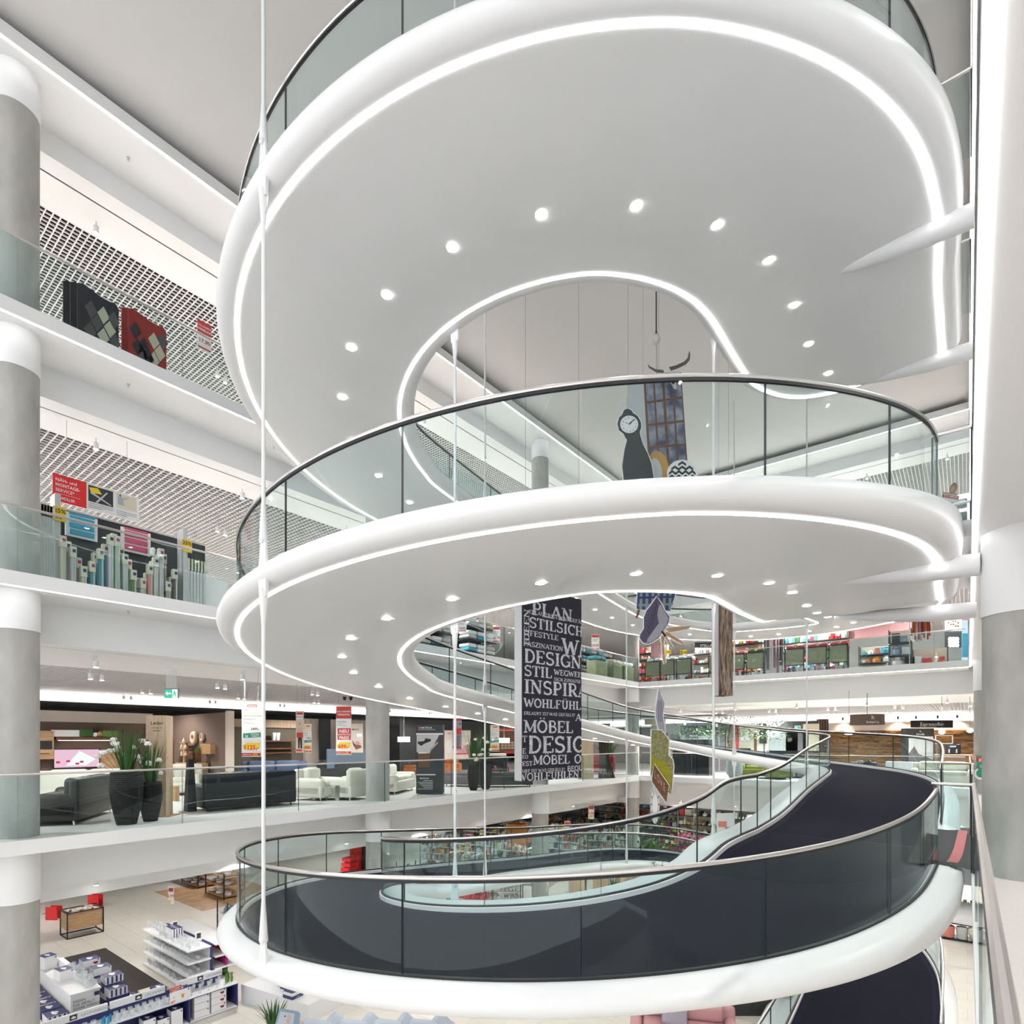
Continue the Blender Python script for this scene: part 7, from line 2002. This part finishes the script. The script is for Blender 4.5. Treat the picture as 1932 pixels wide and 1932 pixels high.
for k, (px, py, d, s, wh) in enumerate(((810, 1588, 24, '2,99', 'leftmost, above the white crockery'), (877, 1600, 22, '4,99', 'left of the orange parcels'), (905, 1575, 25, '7,99', 'in front of the orange parcels'), (1110, 1545, 27, '9,99', 'left of the corner column'), (1065, 1575, 26, '3,99', 'above the lime green plants'), (1022, 1530, 28, '1,99', 'right of the third column'))):
    px_board('white price sign over the ground floor goods, %s' % wh, 'price_sign', 'sign', px, py - 26, px + 11, py, d, 'paper', [('r', .08, .06, .92, .3, 'salered'), ('t', s, .5, .68, .25, 'brightred', .015), ('p', [(.1, .75), (.9, .72), (.8, .9), (.2, .92)], 'yellow')])
# ---- sofas below the ramp at the picture's lower edge
sofa('grey blue sofa heaped with cushions at the lower picture edge', (-8.3, 6.7, G), YAW, 2.6, 1.0, .8, 'greyfabric', n=3)
for k in range(8):
    mb = MB(); mb.bevel((0, 0, 0), (.55, .18, .5), .085, 0, 4); o = mb.build('cushion', 'greyfabric', None, 1.2)
    o.location = Vector((-8.3, 6.7, G + .74)) + UC * (-1.15 + .32 * k) + Vector((-SY, CY, 0)) * (.1 * (k % 2)); o.rotation_euler = (-.35, .75 if k % 2 else .1, YAW)
    tag(o, 'grey blue piped cushion on the heaped sofa, %s from left' % ordn[k], 'cushion', 'cushions on the heaped sofa')
sofa('dusty pink sofa at the lower picture edge', (-4.35, 10.9, G), YAW - .25, 2.0, .95, .82, 'pinkfabric', n=2)
mb = MB(); mb.bevel((0, 0, 0), (.5, .16, .42), .075, 0, 4); o = mb.build('cushion', 'lilacfabric', None, 1.2); o.location = Vector((-4.5, 10.85, G + .68)); o.rotation_euler = (-.5, .2, YAW); tag(o, 'lilac velvet cushion on the pink sofa', 'cushion')
t = thing('round_podium', 'white podium with navy cartons at the lower edge', 'podium', tuple(on_floor(540, 1905, G) + Vector((-.2, .3, 0))), YAW - .5); box_part(t, 'podium_body', 'boxwhite', (0, 0, .2), (2.2, 1.1, .4))
pc = on_floor(540, 1905, G) + Vector((-.2, .3, .402))
for k in range(10): glass_box('flat navy carton stacked on the white podium, %s stack, %s layer' % (ordn[k // 2], ordn[k % 2]), (pc.x - .75 + .32 * (k // 2), pc.y - .1 - .12 * (k // 2) + .25, pc.z + .075 * (k % 2)), YAW - .5, .3, .3, .07, 'blue' if k % 3 else 'plain')
p = on_floor(1395, 1925, G); t = thing('low_cabinet', 'low dark cabinet with framed photographs right of the pink sofa', 'cabinet', (p.x, p.y + .5, G), YAW); box_part(t, 'body', 'charcoal', (0, 0, .3), (1.0, .4, .6)); box_part(t, 'top', 'palewood', (0, 0, .61), (1.05, .45, .03))
tag(box_part(None, 'pampas_block', 'pearl', (p.x + .7, p.y + 1.0, G + .4), (.3, .3, .8)), 'tall pearl mosaic vase beside the low dark cabinet', 'vase')
t = thing('spiky_plant', 'green spiky plant left of the blue cabinet board', 'plant', tuple(on_floor(515, 1960, G))); mb = MB(); grass(mb, 50, .55, .4, 88, .2, .02); mb.build('leaves', 'leafgreen', t, 0, kind='stuff'); mb = MB(); mb.lathe([(.12, 0), (.16, .25)], n=12); mb.build('pot', 'pot', t)
# ---- plant shelf below the landing at the right
t = shelf_unit('black shelf with ceramic pots below the landing', (.5, 22.2, G), 0, 2.4, .5, 1.5, 3, 'black', 'black')
for k in range(8):
    m, pr = (('coral', [(.13, 0), (.16, .3), (.13, .34)]), ('lightgrey', [(.13, 0), (.15, .32), (.12, .36)]), ('cream', [(.08, 0), (.2, .2), (.19, .34), (.12, .42), (.14, .45)]), ('mint', [(.1, 0), (.15, .2), (.12, .35)]))[k % 4]
    mb = MB(); mb.lathe(pr, n=16); o = mb.build('ceramic_pot', m); o.location = (-.45 + .32 * (k % 4) + .1 * (k // 4), 22.1, G + (.07 if k < 4 else .53)); tag(o, '%s ceramic pot on the black shelf, %s board' % ({'coral': 'coral', 'lightgrey': 'grey', 'cream': 'yellow glazed', 'mint': 'green'}[m], 'lower' if k < 4 else 'middle'), 'pot', 'ceramic pots')
goods('succulents and small plants on the upper shelf below the landing', (.5, 22.1, G + 1.0), 0, 2.3, .4, .4, 1, 601, ['leafgreen', 'leaflime', 'red', 'leafdark', 'cream'], .25, .1)
tag(box_part(None, 'wood_backdrop', 'palewood', (.8, 23.0, G + 2.2), (2.8, .08, 1.2)), 'pale wooden backdrop above the plant shelf', 'backdrop')
tag(box_part(None, 'foliage_poster', 'leafgreen', (-.35, 22.9, G + 2.1), (.3, .06, 1.1)), 'narrow green foliage poster left of the wooden backdrop', 'poster')
# ---- walkway and landing floor covering at the right
mb = MB(); n = 10
for i in range(n + 1):
    y = 9.15 + 3.15 * i / n; zd = .11 * max(0, (y - 10.6) / 1.8)
    mb.v += [(-.62, y, zd + .045), (-.05, y, zd * .8 + .045), (.10, y, .012), (1.0, y, .012)]
for i in range(n):
    for j in range(3): mb.f.append((4 * i + j, 4 * i + j + 1, 4 * i + j + 5, 4 * i + j + 4)); mb.mi.append(0)
o = mb.build('landing_carpet', 'carpetbrown'); tag(o, 'dark carpet patch on the landing in front of the right column', 'carpet')
mb = MB()
for i in range(13):
    a = i / 12; x = -.22 + .10 * a ** .6; y = 9.45 + 2.75 * a; zz_ = .052 + .10 * max(0, (y - 10.6) / 1.8); mb.add([(x, y, zz_), (x + .12, y, zz_), (x + .12, y, zz_ - .004), (x, y, zz_ - .004)], [])
n0 = 0
mb.f += [(4 * i, 4 * i + 1, 4 * i + 5, 4 * i + 4) for i in range(12)]; mb.mi += [0] * 12
tag(mb.build('red_stripe', 'red'), 'curved red stripe inlaid in the dark landing carpet', 'stripe')
